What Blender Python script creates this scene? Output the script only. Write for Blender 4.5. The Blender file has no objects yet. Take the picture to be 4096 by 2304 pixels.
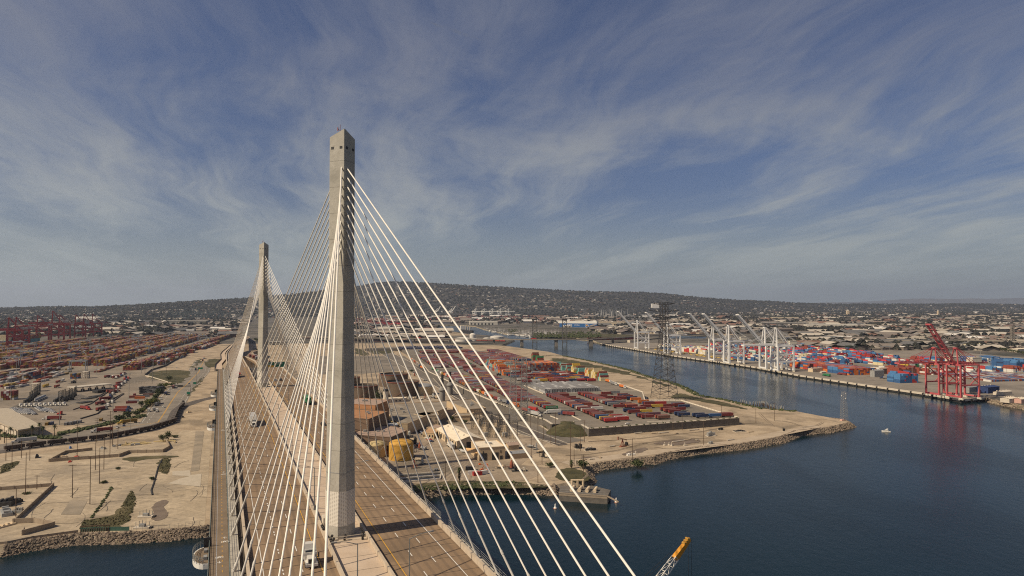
import bpy, math, random
import numpy as np
from mathutils import Vector
from mathutils.geometry import tessellate_polygon
random.seed(7)
R = math.radians
S = bpy.context.scene
COL = S.collection

# ------------------------------------------------------------------ camera
FPX, CX, CY, CAMZ, HOR = 2732.0, 2048.0, 1152.0, 117.0, 1220.0
TH = math.atan((HOR - CY) / FPX)
cd = bpy.data.cameras.new('camera')
cam = bpy.data.objects.new('camera', cd)
COL.objects.link(cam)
cam.location = (0, 0, CAMZ)
cam.rotation_euler = (R(90) + TH, 0, 0)
cd.sensor_width = 36
cd.lens = 36 * FPX / 4096
cd.clip_start = 1
cd.clip_end = 120000
S.camera = cam

# ------------------------------------------------------------------ sky, sun, exposure
SUN_EL = R(44)
SDIR = Vector((-0.9, -0.433, 0)).normalized()            # horizontal direction towards the sun
SUN_AZ = math.atan2(SDIR.x, SDIR.y)
wd = bpy.data.worlds.new('World')
S.world = wd
wd.use_nodes = True
wt = wd.node_tree
wt.nodes.clear()

class NT:
    """small helper to write node trees"""
    def __init__(s, t): s.t = t
    def n(s, typ, **kw):
        x = s.t.nodes.new(typ)
        for k, v in kw.items():
            if k.startswith('i_'):
                x.inputs[k[2:].replace('_', ' ')].default_value = v
            else:
                setattr(x, k, v)
        return x
    def l(s, a, b): s.t.links.new(a, b)
    def m(s, op, a, b=None, c=None, clamp=False):
        x = s.t.nodes.new('ShaderNodeMath'); x.operation = op; x.use_clamp = clamp
        for i, v in enumerate((a, b, c)):
            if v is None: continue
            if isinstance(v, (int, float)): x.inputs[i].default_value = v
            else: s.l(v, x.inputs[i])
        return x.outputs[0]
    def vm(s, op, a, b):
        x = s.t.nodes.new('ShaderNodeVectorMath'); x.operation = op
        for i, v in enumerate((a, b)):
            if isinstance(v, tuple): x.inputs[i].default_value = v
            else: s.l(v, x.inputs[i])
        return x.outputs[0]
    def mix(s, f, a, b, mode='MIX'):
        x = s.t.nodes.new('ShaderNodeMix'); x.data_type = 'RGBA'; x.blend_type = mode
        for i, v in ((0, f), (6, a), (7, b)):
            if isinstance(v, (int, float)): x.inputs[i].default_value = v
            elif isinstance(v, tuple): x.inputs[i].default_value = (*v[:3], 1)
            else: s.l(v, x.inputs[i])
        return x.outputs[2]
    def noise(s, vec, scale, detail=4, rough=.55, dist=0.0):
        x = s.n('ShaderNodeTexNoise'); s.l(vec, x.inputs['Vector'])
        x.inputs['Scale'].default_value = scale; x.inputs['Detail'].default_value = detail
        x.inputs['Roughness'].default_value = rough; x.inputs['Distortion'].default_value = dist
        return x.outputs['Fac']
    def ramp(s, f, stops):
        x = s.n('ShaderNodeValToRGB'); e = x.color_ramp.elements
        while len(e) < len(stops): e.new(.5)
        for i, (p, c) in enumerate(stops):
            e[i].position = p
            e[i].color = (c, c, c, 1) if isinstance(c, (int, float)) else (*c[:3], 1)
        s.l(f, x.inputs['Fac'])
        return x.outputs['Color']
    def sstep(s, f, a, b):
        x = s.n('ShaderNodeMapRange', interpolation_type='SMOOTHSTEP'); s.l(f, x.inputs['Value'])
        x.inputs['From Min'].default_value = a; x.inputs['From Max'].default_value = b
        return x.outputs['Result']

w = NT(wt)
sky = w.n('ShaderNodeTexSky', sky_type='NISHITA', sun_disc=False, sun_elevation=SUN_EL, sun_rotation=SUN_AZ,
          altitude=100, air_density=1.0, dust_density=1.6, ozone_density=1.4)
tc = w.n('ShaderNodeTexCoord')
sep = w.n('ShaderNodeSeparateXYZ'); w.l(tc.outputs['Generated'], sep.inputs[0])
zc = w.m('ADD', w.m('MAXIMUM', sep.outputs['Z'], 0.0), 0.13)
cmb = w.n('ShaderNodeCombineXYZ')
w.l(w.m('DIVIDE', sep.outputs['X'], zc), cmb.inputs['X']); w.l(w.m('DIVIDE', sep.outputs['Y'], zc), cmb.inputs['Y'])
mp = w.n('ShaderNodeMapping'); w.l(cmb.outputs[0], mp.inputs['Vector'])
mp.inputs['Rotation'].default_value = (0, 0, R(-14))
P0 = mp.outputs[0]
wob = w.n('ShaderNodeTexNoise', i_Scale=.55, i_Detail=3.0); w.l(P0, wob.inputs['Vector'])
P1 = w.vm('ADD', P0, w.vm('MULTIPLY', w.vm('SUBTRACT', wob.outputs['Color'], (.5, .5, .5)), (1.05, 1.05, 0)))
st1 = w.vm('MULTIPLY', P1, (1.0, 0.26, 1))
st2 = w.vm('MULTIPLY', P1, (3.4, 0.75, 1))
c1 = w.noise(st1, 1.15, 8, .58, .25)
c2 = w.noise(st2, 1.5, 9, .66, .35)
c3 = w.noise(w.vm('MULTIPLY', P1, (1.0, .55, 1)), .62, 6, .58, .5)
cl = w.m('ADD', w.m('MULTIPLY', c1, .46), w.m('ADD', w.m('MULTIPLY', c2, .18), w.m('MULTIPLY', c3, .50)))
clf = w.sstep(cl, .49, .655)
hz = w.sstep(sep.outputs['Z'], .36, .08)                     # thin veil towards the horizon
bw = w.n('ShaderNodeRGBToBW'); w.l(sky.outputs[0], bw.inputs[0])
tint = w.mix(1.0, sky.outputs[0], (.80, .85, 1.12), 'MULTIPLY')
cloudc = w.mix(hz, (4.0, 4.3, 5.4), (7.7, 8.1, 8.0))
skyc = w.mix(w.m('MULTIPLY', clf, .84), tint, cloudc)
hz2 = w.sstep(sep.outputs['Z'], .17, .0)
skyc = w.mix(w.m('MULTIPLY', hz2, .70), skyc, (6.6, 7.7, 7.8))
bg = w.n('ShaderNodeBackground', i_Strength=.0515); w.l(skyc, bg.inputs['Color'])
ow = w.n('ShaderNodeOutputWorld'); w.l(bg.outputs[0], ow.inputs['Surface'])

sl = bpy.data.lights.new('sun', 'SUN')
sl.energy = 5.0; sl.angle = R(.5); sl.color = (1.0, .86, .65)
so = bpy.data.objects.new('sun', sl); COL.objects.link(so)
sv = Vector((SDIR.x * math.cos(SUN_EL), SDIR.y * math.cos(SUN_EL), math.sin(SUN_EL)))
so.rotation_euler = sv.to_track_quat('Z', 'Y').to_euler()
S.view_settings.view_transform = 'Standard'
S.view_settings.look = 'None'
S.view_settings.exposure = 0.0
S.view_settings.gamma = 1
S.cycles.use_denoising = False
S.cycles.filter_width = 1.1
S.cycles.max_bounces = 6
S.cycles.diffuse_bounces = 2
S.cycles.glossy_bounces = 3
S.cycles.transparent_max_bounces = 8
S.cycles.volume_bounces = 0

# ------------------------------------------------------------------ helpers
ZW = {'A': (0, 1100, .41407), 'B': (0, 1600, .4858), 'C': (800, 1200, .41398), 'D': (800, 1700, .41684), 'E': (1400, 1100, .41408),
      'F': (1400, 1500, .41408), 'G': (2200, 1200, .41408), 'H': (3096, 1150, .41408), 'I': (2200, 1600, .50466), 'J': (1600, 1350, .24155),
      'K': (2100, 1400, .24155), 'L': (0, 1350, .20704), 'M': (400, 1350, .20704), 'N': (1400, 1550, .20704), 'O': (800, 1200, .20704),
      'P': (2900, 1300, .23292), 'Q': (3500, 1250, .27605), 'R': (3000, 1180, .42547), 'X': (0, 0, 1.5901), 'S': (0, 0, 1.0)}
def at(k, x, y, z=4.0):
    """ground point (height z) seen at a place of the photograph; used to survey the site"""
    a = ZW[k]; u = a[0] + x * a[2]; v = a[1] + y * a[2]
    dx = (u - CX) / FPX; dy = (CY - v) / FPX
    c, s = math.cos(TH), math.sin(TH)
    d = (dx, c - dy * s, s + dy * c)
    t = (z - CAMZ) / d[2]
    return Vector((d[0] * t, d[1] * t, z))
def ats(k, pts, z=4.0): return [at(k, x, y, z) for x, y in pts]
def skyz(v, depth): return CAMZ + (HOR - v) / FPX * depth

LABELS = {}
def tag(o, label=None, cat=None, group=None, kind=None):
    if label: o['label'] = label; LABELS.setdefault(label, []).append(o)
    if cat: o['category'] = cat
    if group: o['group'] = group
    if kind: o['kind'] = kind
    return o
def thing(name, label, cat, loc=(0, 0, 0), rz=0.0, group=None):
    o = bpy.data.objects.new(name, None); COL.objects.link(o)
    o.empty_display_size = .1
    o.location = loc; o.rotation_euler = (0, 0, rz)
    return tag(o, label, cat, group)
def dup(root, loc, rz=0.0, label=None, color=None, group=None, parts=True):
    r = root.copy(); COL.objects.link(r); r.location = loc; r.rotation_euler = (0, 0, rz)
    if 'label' in r:
        del r['label']
    tag(r, label, None, group)
    if color is not None: r.color = (*color, 1)
    if parts:
        for ch in KIDS.get(root.name, []):
            c = ch.copy(); COL.objects.link(c); c.parent = r
            if color is not None and ch.get('tint'): c.color = (*color, 1)
            for g in KIDS.get(ch.name, []):
                d = g.copy(); COL.objects.link(d); d.parent = c
    return r
KIDS = {}
def ordw(n):
    w_ = ['', 'first', 'second', 'third', 'fourth', 'fifth', 'sixth', 'seventh', 'eighth', 'ninth', 'tenth', 'eleventh', 'twelfth']
    if n < len(w_): return w_[n]
    return f"{n}{'th' if 10 <= n % 100 <= 20 else {1: 'st', 2: 'nd', 3: 'rd'}.get(n % 10, 'th')}"

class MB:
    def __init__(s): s.v = []; s.f = []; s.m = []; s.c = []; s.col = None; s.mi = 0
    def face(s, idx): s.f.append(idx); s.m.append(s.mi); s.c.append(s.col)
    def quad(s, a, b, c, d):
        i = len(s.v); s.v += [tuple(a), tuple(b), tuple(c), tuple(d)]; s.face((i, i + 1, i + 2, i + 3)); return s
    def box(s, x, y, z0, z1, sx, sy, rz=0.0, tx=1.0, ty=1.0):
        """box by centre, heights and sizes; tx, ty taper the top"""
        c, n = math.cos(rz), math.sin(rz); i = len(s.v)
        for z, kx, ky in ((z0, 1, 1), (z1, tx, ty)):
            for a, b in ((-.5, -.5), (.5, -.5), (.5, .5), (-.5, .5)):
                px, py = a * sx * kx, b * sy * ky
                s.v.append((x + px * c - py * n, y + px * n + py * c, z))
        for q in ((3, 2, 1, 0), (4, 5, 6, 7), (0, 1, 5, 4), (1, 2, 6, 5), (2, 3, 7, 6), (3, 0, 4, 7)):
            s.face(tuple(i + k for k in q))
        return s
    def bar(s, p, q, r, n=4, r2=None, cap=True):
        p = Vector(p); q = Vector(q); d = q - p
        if d.length < 1e-6: return s
        d.normalize()
        up = Vector((0, 0, 1)) if abs(d.z) < .95 else Vector((1, 0, 0))
        a = d.cross(up).normalized(); b = a.cross(d)
        r2 = r if r2 is None else r2; i = len(s.v); o = math.pi / 4 if n == 4 else 0
        for c0, rr in ((p, r), (q, r2)):
            for k in range(n):
                t = 2 * math.pi * k / n + o
                w_ = c0 + a * (math.cos(t) * rr) + b * (math.sin(t) * rr); s.v.append((w_.x, w_.y, w_.z))
        for k in range(n):
            j = (k + 1) % n; s.face((i + j, i + k, i + n + k, i + n + j))
        if cap:
            s.face(tuple(i + k for k in range(n))); s.face(tuple(i + n + k for k in reversed(range(n))))
        return s
    def path(s, pts, r, n=6):
        for a, b in zip(pts[:-1], pts[1:]): s.bar(a, b, r, n)
        return s
    def lathe(s, x, y, prof, n=20, cap=True):
        """profile of (radius, z) from bottom to top"""
        i = len(s.v)
        for r, z in prof:
            for k in range(n):
                t = 2 * math.pi * k / n; s.v.append((x + r * math.cos(t), y + r * math.sin(t), z))
        for j in range(len(prof) - 1):
            for k in range(n):
                k2 = (k + 1) % n; s.face((i + j * n + k, i + j * n + k2, i + (j + 1) * n + k2, i + (j + 1) * n + k))
        if cap:
            s.face(tuple(i + k for k in reversed(range(n)))); s.face(tuple(i + (len(prof) - 1) * n + k for k in range(n)))
        return s
    def prism(s, poly, z0, z1, bottom=True):
        poly = [(p[0], p[1]) for p in poly]
        ar = sum(a[0] * b[1] - b[0] * a[1] for a, b in zip(poly, poly[1:] + poly[:1]))
        if ar < 0: poly = poly[::-1]
        n = len(poly); i = len(s.v)
        s.v += [(x, y, z0) for x, y in poly] + [(x, y, z1) for x, y in poly]
        tri = tessellate_polygon([[Vector((x, y, 0)) for x, y in poly]])
        for t in tri:
            a, b, c = [poly[k] for k in t]
            if (b[0] - a[0]) * (c[1] - a[1]) - (b[1] - a[1]) * (c[0] - a[0]) < 0: t = t[::-1]
            s.face(tuple(i + n + k for k in t))
            if bottom: s.face(tuple(i + k for k in reversed(t)))
        for k in range(n):
            j = (k + 1) % n; s.face((i + k, i + j, i + n + j, i + n + k))
        return s
    def sheet(s, poly, z):
        poly = [(p[0], p[1]) for p in poly]
        i = len(s.v); s.v += [(x, y, z) for x, y in poly]
        for t in tessellate_polygon([[Vector((x, y, 0)) for x, y in poly]]):
            a, b, c = [poly[k] for k in t]
            if (b[0] - a[0]) * (c[1] - a[1]) - (b[1] - a[1]) * (c[0] - a[0]) < 0: t = t[::-1]
            s.face(tuple(i + k for k in t))
        return s
    def ribbon(s, pts, w_, z=None, off=0.0):
        """flat strip of width w_ along pts"""
        pts = [Vector(p) for p in pts]; L_ = []
        for k, p in enumerate(pts):
            d = (pts[min(k + 1, len(pts) - 1)] - pts[max(k - 1, 0)]); d.z = 0; d.normalize()
            nn = Vector((d.y, -d.x, 0)); zz = p.z if z is None else z
            a = p + nn * (off - w_ / 2); b = p + nn * (off + w_ / 2); L_.append(((a.x, a.y, zz), (b.x, b.y, zz)))
        for (a, b), (c, d) in zip(L_[:-1], L_[1:]): s.quad(a, b, d, c)
        return s
    def blob(s, x, y, z, rx, ry, rz_, jit=.25, rnd=random):
        i = len(s.v); p = (1 + 5 ** .5) / 2; k = 1 / math.sqrt(1 + p * p)
        for a, b, c in ((-1, p, 0), (1, p, 0), (-1, -p, 0), (1, -p, 0), (0, -1, p), (0, 1, p), (0, -1, -p), (0, 1, -p), (p, 0, -1), (p, 0, 1), (-p, 0, -1), (-p, 0, 1)):
            j = 1 + rnd.uniform(-jit, jit); s.v.append((x + a * k * rx * j, y + b * k * ry * j, z + c * k * rz_ * j))
        for t in ((0, 11, 5), (0, 5, 1), (0, 1, 7), (0, 7, 10), (0, 10, 11), (1, 5, 9), (5, 11, 4), (11, 10, 2), (10, 7, 6), (7, 1, 8),
                  (3, 9, 4), (3, 4, 2), (3, 2, 6), (3, 6, 8), (3, 8, 9), (4, 9, 5), (2, 4, 11), (6, 2, 10), (8, 6, 7), (9, 8, 1)):
            s.face(tuple(i + q for q in t))
        return s
    def leaf(s, x, y, z, r, rnd):
        """a small bent spray of leaves"""
        a, b = rnd.uniform(0, 6.283), rnd.uniform(-.9, .9); d = Vector((math.cos(a) * math.cos(b), math.sin(a) * math.cos(b), math.sin(b))) * r
        e = d.cross(Vector((rnd.uniform(-1, 1), rnd.uniform(-1, 1), rnd.uniform(-1, 1)))).normalized() * r * .8; p = Vector((x, y, z)); i = len(s.v)
        s.v += [tuple(p - d - e * .4), tuple(p + e), tuple(p + d + e * .3), tuple(p - e + d * .2)]; s.face((i, i + 1, i + 2)); s.face((i, i + 2, i + 3)); return s
    def mesh(s, name, mats, smooth=False):
        me = bpy.data.meshes.new(name)
        me.from_pydata(s.v, [], s.f); me.update()
        for m_ in (mats if isinstance(mats, (list, tuple)) else [mats]): me.materials.append(m_)
        me.polygons.foreach_set('material_index', s.m)
        if any(c is not None for c in s.c):
            at_ = me.color_attributes.new('col', 'FLOAT_COLOR', 'CORNER')
            lens = np.array([len(f) for f in s.f]); cc = np.array([(*(c or (.5, .5, .5)), 1) for c in s.c], dtype=np.float32)
            at_.data.foreach_set('color', np.repeat(cc, lens, axis=0).ravel())
        if smooth:
            me.polygons.foreach_set('use_smooth', [True] * len(s.f))
            try: me.set_sharp_from_angle(angle=R(35))
            except Exception: pass
        return me
    def build(s, name, mats, parent=None, smooth=False, label=None, cat=None, group=None, kind=None, loc=None, rz=0, tint=None, color=None):
        o = bpy.data.objects.new(name, s.mesh(name, mats, smooth)); COL.objects.link(o)
        if parent is not None:
            o.parent = parent; KIDS.setdefault(parent.name, []).append(o)
        if loc is not None: o.location = loc
        if rz: o.rotation_euler = (0, 0, rz)
        if tint: o['tint'] = 1
        if color is not None: o.color = (*color, 1)
        return tag(o, label, cat, group, kind)

# ------------------------------------------------------------------ materials
MATS = {}
def surf(name, c1, c2=None, scale=.2, rough=.85, metal=0.0, bump=0.0, bscale=None, c3=None, s3=.02, grain=.12, gscale=3.0, src=None, dust=0.0, spec=.3, stains=None):
    """procedural surface: two noise-mixed colours, a third in broad patches, fine grain, optional dust on upward faces"""
    m_ = bpy.data.materials.new(name); m_.use_nodes = True; MATS[name] = m_
    t = NT(m_.node_tree); t.t.nodes.clear()
    g = t.n('ShaderNodeNewGeometry'); pos = g.outputs['Position']
    if src == 'object': base = t.n('ShaderNodeObjectInfo').outputs['Color']
    elif src == 'attr': base = t.n('ShaderNodeAttribute', attribute_name='col').outputs['Color']
    else: base = None
    n1 = t.noise(pos, scale, 5, .6, .3)
    f1 = t.sstep(n1, .36, .64)
    if base is None:
        col = t.mix(f1, c1, c2 or c1)
    else:
        col = t.mix(t.m('MULTIPLY', f1, .35), base, t.mix(1.0, base, (.62, .60, .58), 'MULTIPLY'))
    if c3 is not None:
        col = t.mix(t.sstep(t.noise(pos, s3, 5, .6, .6), .50, .66), col, c3)
    if stains is not None:
        col = t.mix(t.m('MULTIPLY', t.sstep(t.noise(pos, stains[1], 6, .65, 1.2), .56, .72), stains[2]), col, stains[0])
    if grain:
        gr = t.noise(pos, gscale, 3, .7)
        col = t.mix(1.0, col, t.ramp(gr, [(.25, 1 - grain), (.75, 1 + grain)]), 'MULTIPLY')
    if dust:
        sp = t.n('ShaderNodeSeparateXYZ'); t.l(g.outputs['Normal'], sp.inputs[0])
        col = t.mix(t.m('MULTIPLY', t.sstep(sp.outputs['Z'], .5, .9), t.m('MULTIPLY_ADD', n1, .6, dust - .3)), col, (.36, .30, .26))
    b = t.n('ShaderNodeBsdfPrincipled'); t.l(col, b.inputs['Base Color'])
    b.inputs['Roughness'].default_value = rough; b.inputs['Metallic'].default_value = metal; b.inputs['Specular IOR Level'].default_value = spec
    if bump:
        bn = t.n('ShaderNodeBump'); bn.inputs['Strength'].default_value = bump; bn.inputs['Distance'].default_value = .3
        t.l(t.noise(pos, bscale or scale * 4, 6, .6), bn.inputs['Height']); t.l(bn.outputs[0], b.inputs['Normal'])
    o = t.n('ShaderNodeOutputMaterial'); t.l(b.outputs[0], o.inputs['Surface'])
    return m_
# ================================================================== SETTING
def vnoise(x, y, seed=0):
    """cheap smooth value noise for terrain"""
    def h(i, j):
        n = (i * 374761393 + j * 668265263 + seed * 974711) & 0xffffffff
        n = ((n ^ (n >> 13)) * 1274126177) & 0xffffffff
        return ((n ^ (n >> 16)) & 0xffff) / 65535.0
    i, j = math.floor(x), math.floor(y); a, b = x - i, y - j
    a = a * a * (3 - 2 * a); b = b * b * (3 - 2 * b)
    return (h(i, j) * (1 - a) + h(i + 1, j) * a) * (1 - b) + (h(i, j + 1) * (1 - a) + h(i + 1, j + 1) * a) * b
def fbm(x, y, o=4, seed=0):
    t, a = 0, .5
    for k in range(o): t += a * vnoise(x, y, seed + k); x *= 2.03; y *= 2.03; a *= .5
    return t

# water: dark sea, ruffled
def water_mat(name, deep, ripple=1.0):
    m_ = bpy.data.materials.new(name); m_.use_nodes = True; t = NT(m_.node_tree); t.t.nodes.clear()
    g = t.n('ShaderNodeNewGeometry'); pos = g.outputs['Position']
    b = t.n('ShaderNodeBsdfPrincipled')
    big = t.noise(t.vm('MULTIPLY', pos, (.010, .004, 1)), 1.0, 4, .6, .8)
    t.l(t.mix(t.sstep(big, .3, .7), deep, tuple(c * .72 for c in deep)), b.inputs['Base Color'])
    b.inputs['IOR'].default_value = 1.33
    t.l(t.m('MULTIPLY_ADD', t.sstep(big, .42, .6), .08, .14), b.inputs['Roughness'])
    wv = t.noise(t.vm('MULTIPLY', pos, (.9, .55, 1)), .8, 5, .62, .4)
    wv2 = t.noise(t.vm('MULTIPLY', pos, (.40, .26, 1)), .6, 3, .5, .2)
    h = t.m('ADD', t.m('MULTIPLY', wv, .22 * ripple), t.m('MULTIPLY', wv2, .30 * ripple))
    bn = t.n('ShaderNodeBump'); bn.inputs['Strength'].default_value = 1.0; bn.inputs['Distance'].default_value = .42; b.inputs['Specular IOR Level'].default_value = .40
    t.l(h, bn.inputs['Height']); t.l(bn.outputs[0], b.inputs['Normal'])
    o = t.n('ShaderNodeOutputMaterial'); t.l(b.outputs[0], o.inputs['Surface'])
    return m_
W1 = water_mat('harbour_water', (.004, .016, .022))
mb = MB(); mb.quad((-5000, -1500, 0), (5000, -1500, 0), (5000, 5200, 0), (-5000, 5200, 0)); mb.build('water', W1, kind='structure')

# ground sheet with its shoreline (waterline surveyed from the picture), sloped banks
shore = [(Vector((-3000, -500, 0)), 7), (Vector((-700, 165, 0)), 7)]
shore += [(p, 5.5) for p in ats('B', [(0, 1300), (240, 1250), (600, 1200), (1000, 1190), (1400, 1165), (1700, 1130)], 0)]
shore += [(p, 7) for p in ats('F', [(300, 1230), (660, 1195), (1000, 1160), (1600, 1152), (1990, 1168)], 0)]
shore += [(p, 6) for p in ats('I', [(90, 740), (330, 690), (375, 650), (352, 590), (420, 557), (640, 530), (850, 510), (950, 475), (1200, 430), (1560, 395), (1870, 340), (2000, 285), (2250, 260), (2435, 215), (2370, 186), (2250, 168)], 0)]
N_POINT = len(shore)
shore += [(p, 5) for p in ats('G', [(2400, 1106), (2060, 1077), (1760, 1002), (1690, 987), (1480, 950), (1365, 890), (1330, 868), (1200, 820), (1000, 770), (800, 700), (600, 650), (380, 600), (150, 557)], 0)]
shore += [(p, 5) for p in ats('E', [(2166 - 300, 800), (1560, 720), (1480, 692), (1600, 640), (1500, 610), (1210, 580), (940, 545), (860, 515), (850, 492), (1060, 490), (1200, 500), (1300, 535), (1500, 575), (1760, 590), (2000, 600), (2330, 640)], 0)]
N_QUAY = len(shore)
shore += [(p, 0) for p in ats('G', [(490, 432), (640, 460), (800, 485), (1200, 555), (1600, 610), (2000, 670), (2415, 750)], 0)]
shore += [(p, 0) for p in ats('H', [(900, 970), (1450, 1050), (1820, 1115), (2040, 1095)], 0)]
shore += [(p, 6) for p in ats('H', [(2075, 1115), (2240, 1150), (2415, 1185)], 0)]
shore += [(Vector((600, 600, 0)), 6), (Vector((760, 250, 0)), 6), (Vector((2000, -400, 0)), 6)]
pts = [p for p, d in shore]
inset = []
for k, (p, d) in enumerate(shore):
    a = pts[max(k - 1, 0)]; b = pts[min(k + 1, len(pts) - 1)]
    t = (b - a); t.z = 0; t.normalize(); nn = Vector((-t.y, t.x, 0))
    q = p + nn * d; q.z = 4.0; inset.append(q)
FARC = [(40000, -500), (40000, 46000), (-40000, 46000), (-40000, -500)]
M_far = surf('far_ground', (.075, .066, .054), (.15, .13, .105), .008, .95, c3=(.045, .047, .035), s3=.0035, grain=.5, gscale=.05)
M_bank = surf('bank_earth', (.20, .16, .11), (.30, .24, .17), .15, .95, c3=(.075, .082, .035), s3=.03, bump=.8, bscale=.6)
mb = MB(); mb.sheet([(p.x, p.y) for p in inset] + FARC, 4.0)
mb.mi = 1
for k in range(len(pts) - 1):
    a, b, c, d = pts[k], pts[k + 1], inset[k + 1], inset[k]
    mb.quad((a.x, a.y, -1), (b.x, b.y, -1), c, d)
mb.build('ground', [M_far, M_bank], kind='structure')

M_sand = surf('sand', (.31, .235, .155), (.42, .325, .22), .05, .95, c3=(.22, .17, .115), s3=.022, grain=.2, gscale=.5, bump=.3, bscale=.6, stains=((.14, .11, .08), .028, .7))
M_conc = surf('old_concrete', (.36, .285, .195), (.45, .36, .25), .045, .9, c3=(.285, .23, .165), s3=.02, grain=.22, gscale=.35, stains=((.17, .135, .095), .04, .75))
def joints(m_, size, col, w_=.16, rot=.32, amt=.6):
    t = NT(m_.node_tree); b = [x for x in t.t.nodes if x.type == 'BSDF_PRINCIPLED'][0]; src = b.inputs['Base Color'].links[0].from_socket
    g = t.n('ShaderNodeNewGeometry'); mp_ = t.n('ShaderNodeMapping'); mp_.inputs['Rotation'].default_value = (0, 0, rot); t.l(g.outputs['Position'], mp_.inputs['Vector'])
    bk = t.n('ShaderNodeTexBrick', offset=0.0); t.l(mp_.outputs[0], bk.inputs['Vector']); bk.inputs['Scale'].default_value = 1; bk.inputs['Brick Width'].default_value = size; bk.inputs['Row Height'].default_value = size * .8; bk.inputs['Mortar Size'].default_value = w_; bk.inputs['Mortar Smooth'].default_value = .3
    nz = t.noise(g.outputs['Position'], .06, 3, .6)
    bk.inputs['Color1'].default_value = (0, 0, 0, 1); bk.inputs['Color2'].default_value = (.22, .22, .22, 1); bk.inputs['Mortar'].default_value = (1, 1, 1, 1)
    t.l(t.mix(t.m('MULTIPLY', bk.outputs['Color'], t.m('MULTIPLY', t.sstep(nz, .3, .6), amt)), src, col), b.inputs['Base Color'])
joints(M_conc, 9.0, (.15, .12, .085))
M_port = surf('port_paving', (.20, .162, .12), (.275, .222, .165), .02, .9, c3=(.155, .13, .10), s3=.008, grain=.2, gscale=.3, stains=((.085, .072, .058), .03, .7))
M_asph = surf('asphalt', (.125, .108, .088), (.165, .14, .115), .05, .9, c3=(.20, .17, .135), s3=.012, grain=.14, gscale=.6, stains=((.075, .066, .058), .04, .4))
M_rail = surf('track_ballast', (.075, .064, .055), (.12, .10, .085), .3, .95, grain=.25, gscale=1.5)
M_grass = surf('dry_grass', (.045, .042, .018), (.078, .068, .03), .12, .95, c3=(.12, .098, .05), s3=.03, grain=.3, gscale=1.2, bump=.6, bscale=.8)
M_yard = surf('plant_yard', (.26, .20, .14), (.35, .275, .195), .04, .92, c3=(.18, .145, .105), s3=.02, grain=.2, gscale=.6, stains=((.11, .09, .07), .045, .7))
M_apron = surf('terminal_apron', (.175, .148, .115), (.23, .192, .15), .03, .9, c3=(.14, .12, .096), s3=.012, grain=.16, gscale=.5, stains=((.075, .066, .056), .05, .6))
M_quay = surf('quay_paving', (.20, .17, .135), (.26, .22, .175), .02, .9, c3=(.165, .14, .115), s3=.01, grain=.12, gscale=.4)
M_pave = surf('light_paving', (.42, .36, .275), (.47, .40, .31), .2, .9, grain=.08)
M_wall = surf('tan_wall', (.27, .21, .15), (.33, .26, .185), .2, .9, grain=.12, gscale=2)
M_cwall = surf('block_wall', (.115, .10, .085), (.15, .13, .108), .25, .92, grain=.18, gscale=1.2)
M_kerb = surf('pale_concrete', (.50, .43, .33), (.58, .50, .40), .3, .85, grain=.10)
M_puddle = surf('wet_mud', (.15, .11, .075), (.20, .15, .105), .1, .5, grain=.1)
M_white = surf('white_paint', (.74, .70, .63), (.66, .62, .55), .4, .5, grain=.06)
M_yellow = surf('yellow_line', (.62, .33, .035), None, .4, .6, grain=.1)
M_dark = surf('dark_steel', (.030, .028, .027), (.05, .046, .042), .6, .6, grain=.2)
M_grey = surf('galvanised_steel', (.30, .29, .27), (.38, .37, .34), .5, .5, metal=.3, grain=.1)
M_wood = surf('creosoted_timber', (.085, .055, .035), (.13, .085, .055), 1.0, .9, grain=.2)
M_rock = surf('riprap_rock', (.165, .125, .092), (.26, .20, .145), .5, .9, c3=(.10, .08, .06), s3=.2, grain=.2)
M_green = surf('foliage', (.035, .047, .016), (.06, .072, .026), .5, .9, c3=(.085, .085, .035), s3=.25, grain=.3, gscale=2)
M_bark = surf('bark', (.10, .075, .05), (.14, .105, .07), 1., .95)

# near land: pale dredged sand out to the point
near = [(p.x, p.y) for p in inset[1:N_POINT + 13]] + [(90, 1650), (-20, 1900), (-320, 2020), (-700, 2000), (-1600, 1900), (-1900, 600), (-1500, 100)]
MB().sheet(near, 4.03).build('sand_flats', M_sand, kind='structure')
def ragged(poly, seed=0):
    """rounded, uneven outline for growth and puddles"""
    q = [Vector((p[0], p[1], 0)) for p in poly]
    for _ in range(3):
        o = []
        for a, b in zip(q, q[1:] + q[:1]): o += [a.lerp(b, .25), a.lerp(b, .75)]
        q = o
    L_ = sum((b - a).length for a, b in zip(q, q[1:] + q[:1])) / len(q)
    return [(p.x + (fbm(p.x / 3, p.y / 3, 3, 7) - .45) * L_ * 2.2, p.y + (fbm(p.x / 3 + 50, p.y / 3, 3, 8) - .45) * L_ * 2.2) for p in q]
def zone(name, poly, m_, z=4.07, kind='structure'):
    return MB().sheet([(p[0], p[1]) for p in (ragged(poly) if m_ is M_grass else poly)], z).build(name, m_, kind=kind)
zone('concrete_lot', [(-620, 205)] + [(p.x - .4, p.y + 1.5) for p in inset[2:8]] + ats('B', [(1745, 250), (1500, 250), (1400, 330), (900, 385), (480, 430), (0, 480)]) + [(-620, 480)], M_conc)
zone('port_yard', ats('A', [(0, 1449), (-700, 1449)]) + [(-1500, 1500), (-1600, 2050), (-1000, 2600)] + ats('A', [(1900, 535), (2290, 560), (2100, 620), (1650, 860), (1400, 985), (1620, 1045), (1500, 1200), (1150, 1400), (1000, 1449)]), M_port)
zone('plant_yard', ats('F', [(-700, 700), (-700, 300), (0, 60), (300, 100), (720, 20), (960, 210), (1340, 340), (1560, 480), (2080, 665), (1900, 660), (1650, 870), (1990, 900), (1700, 1020), (560, 1045), (-300, 1100)]), M_yard)
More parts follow.
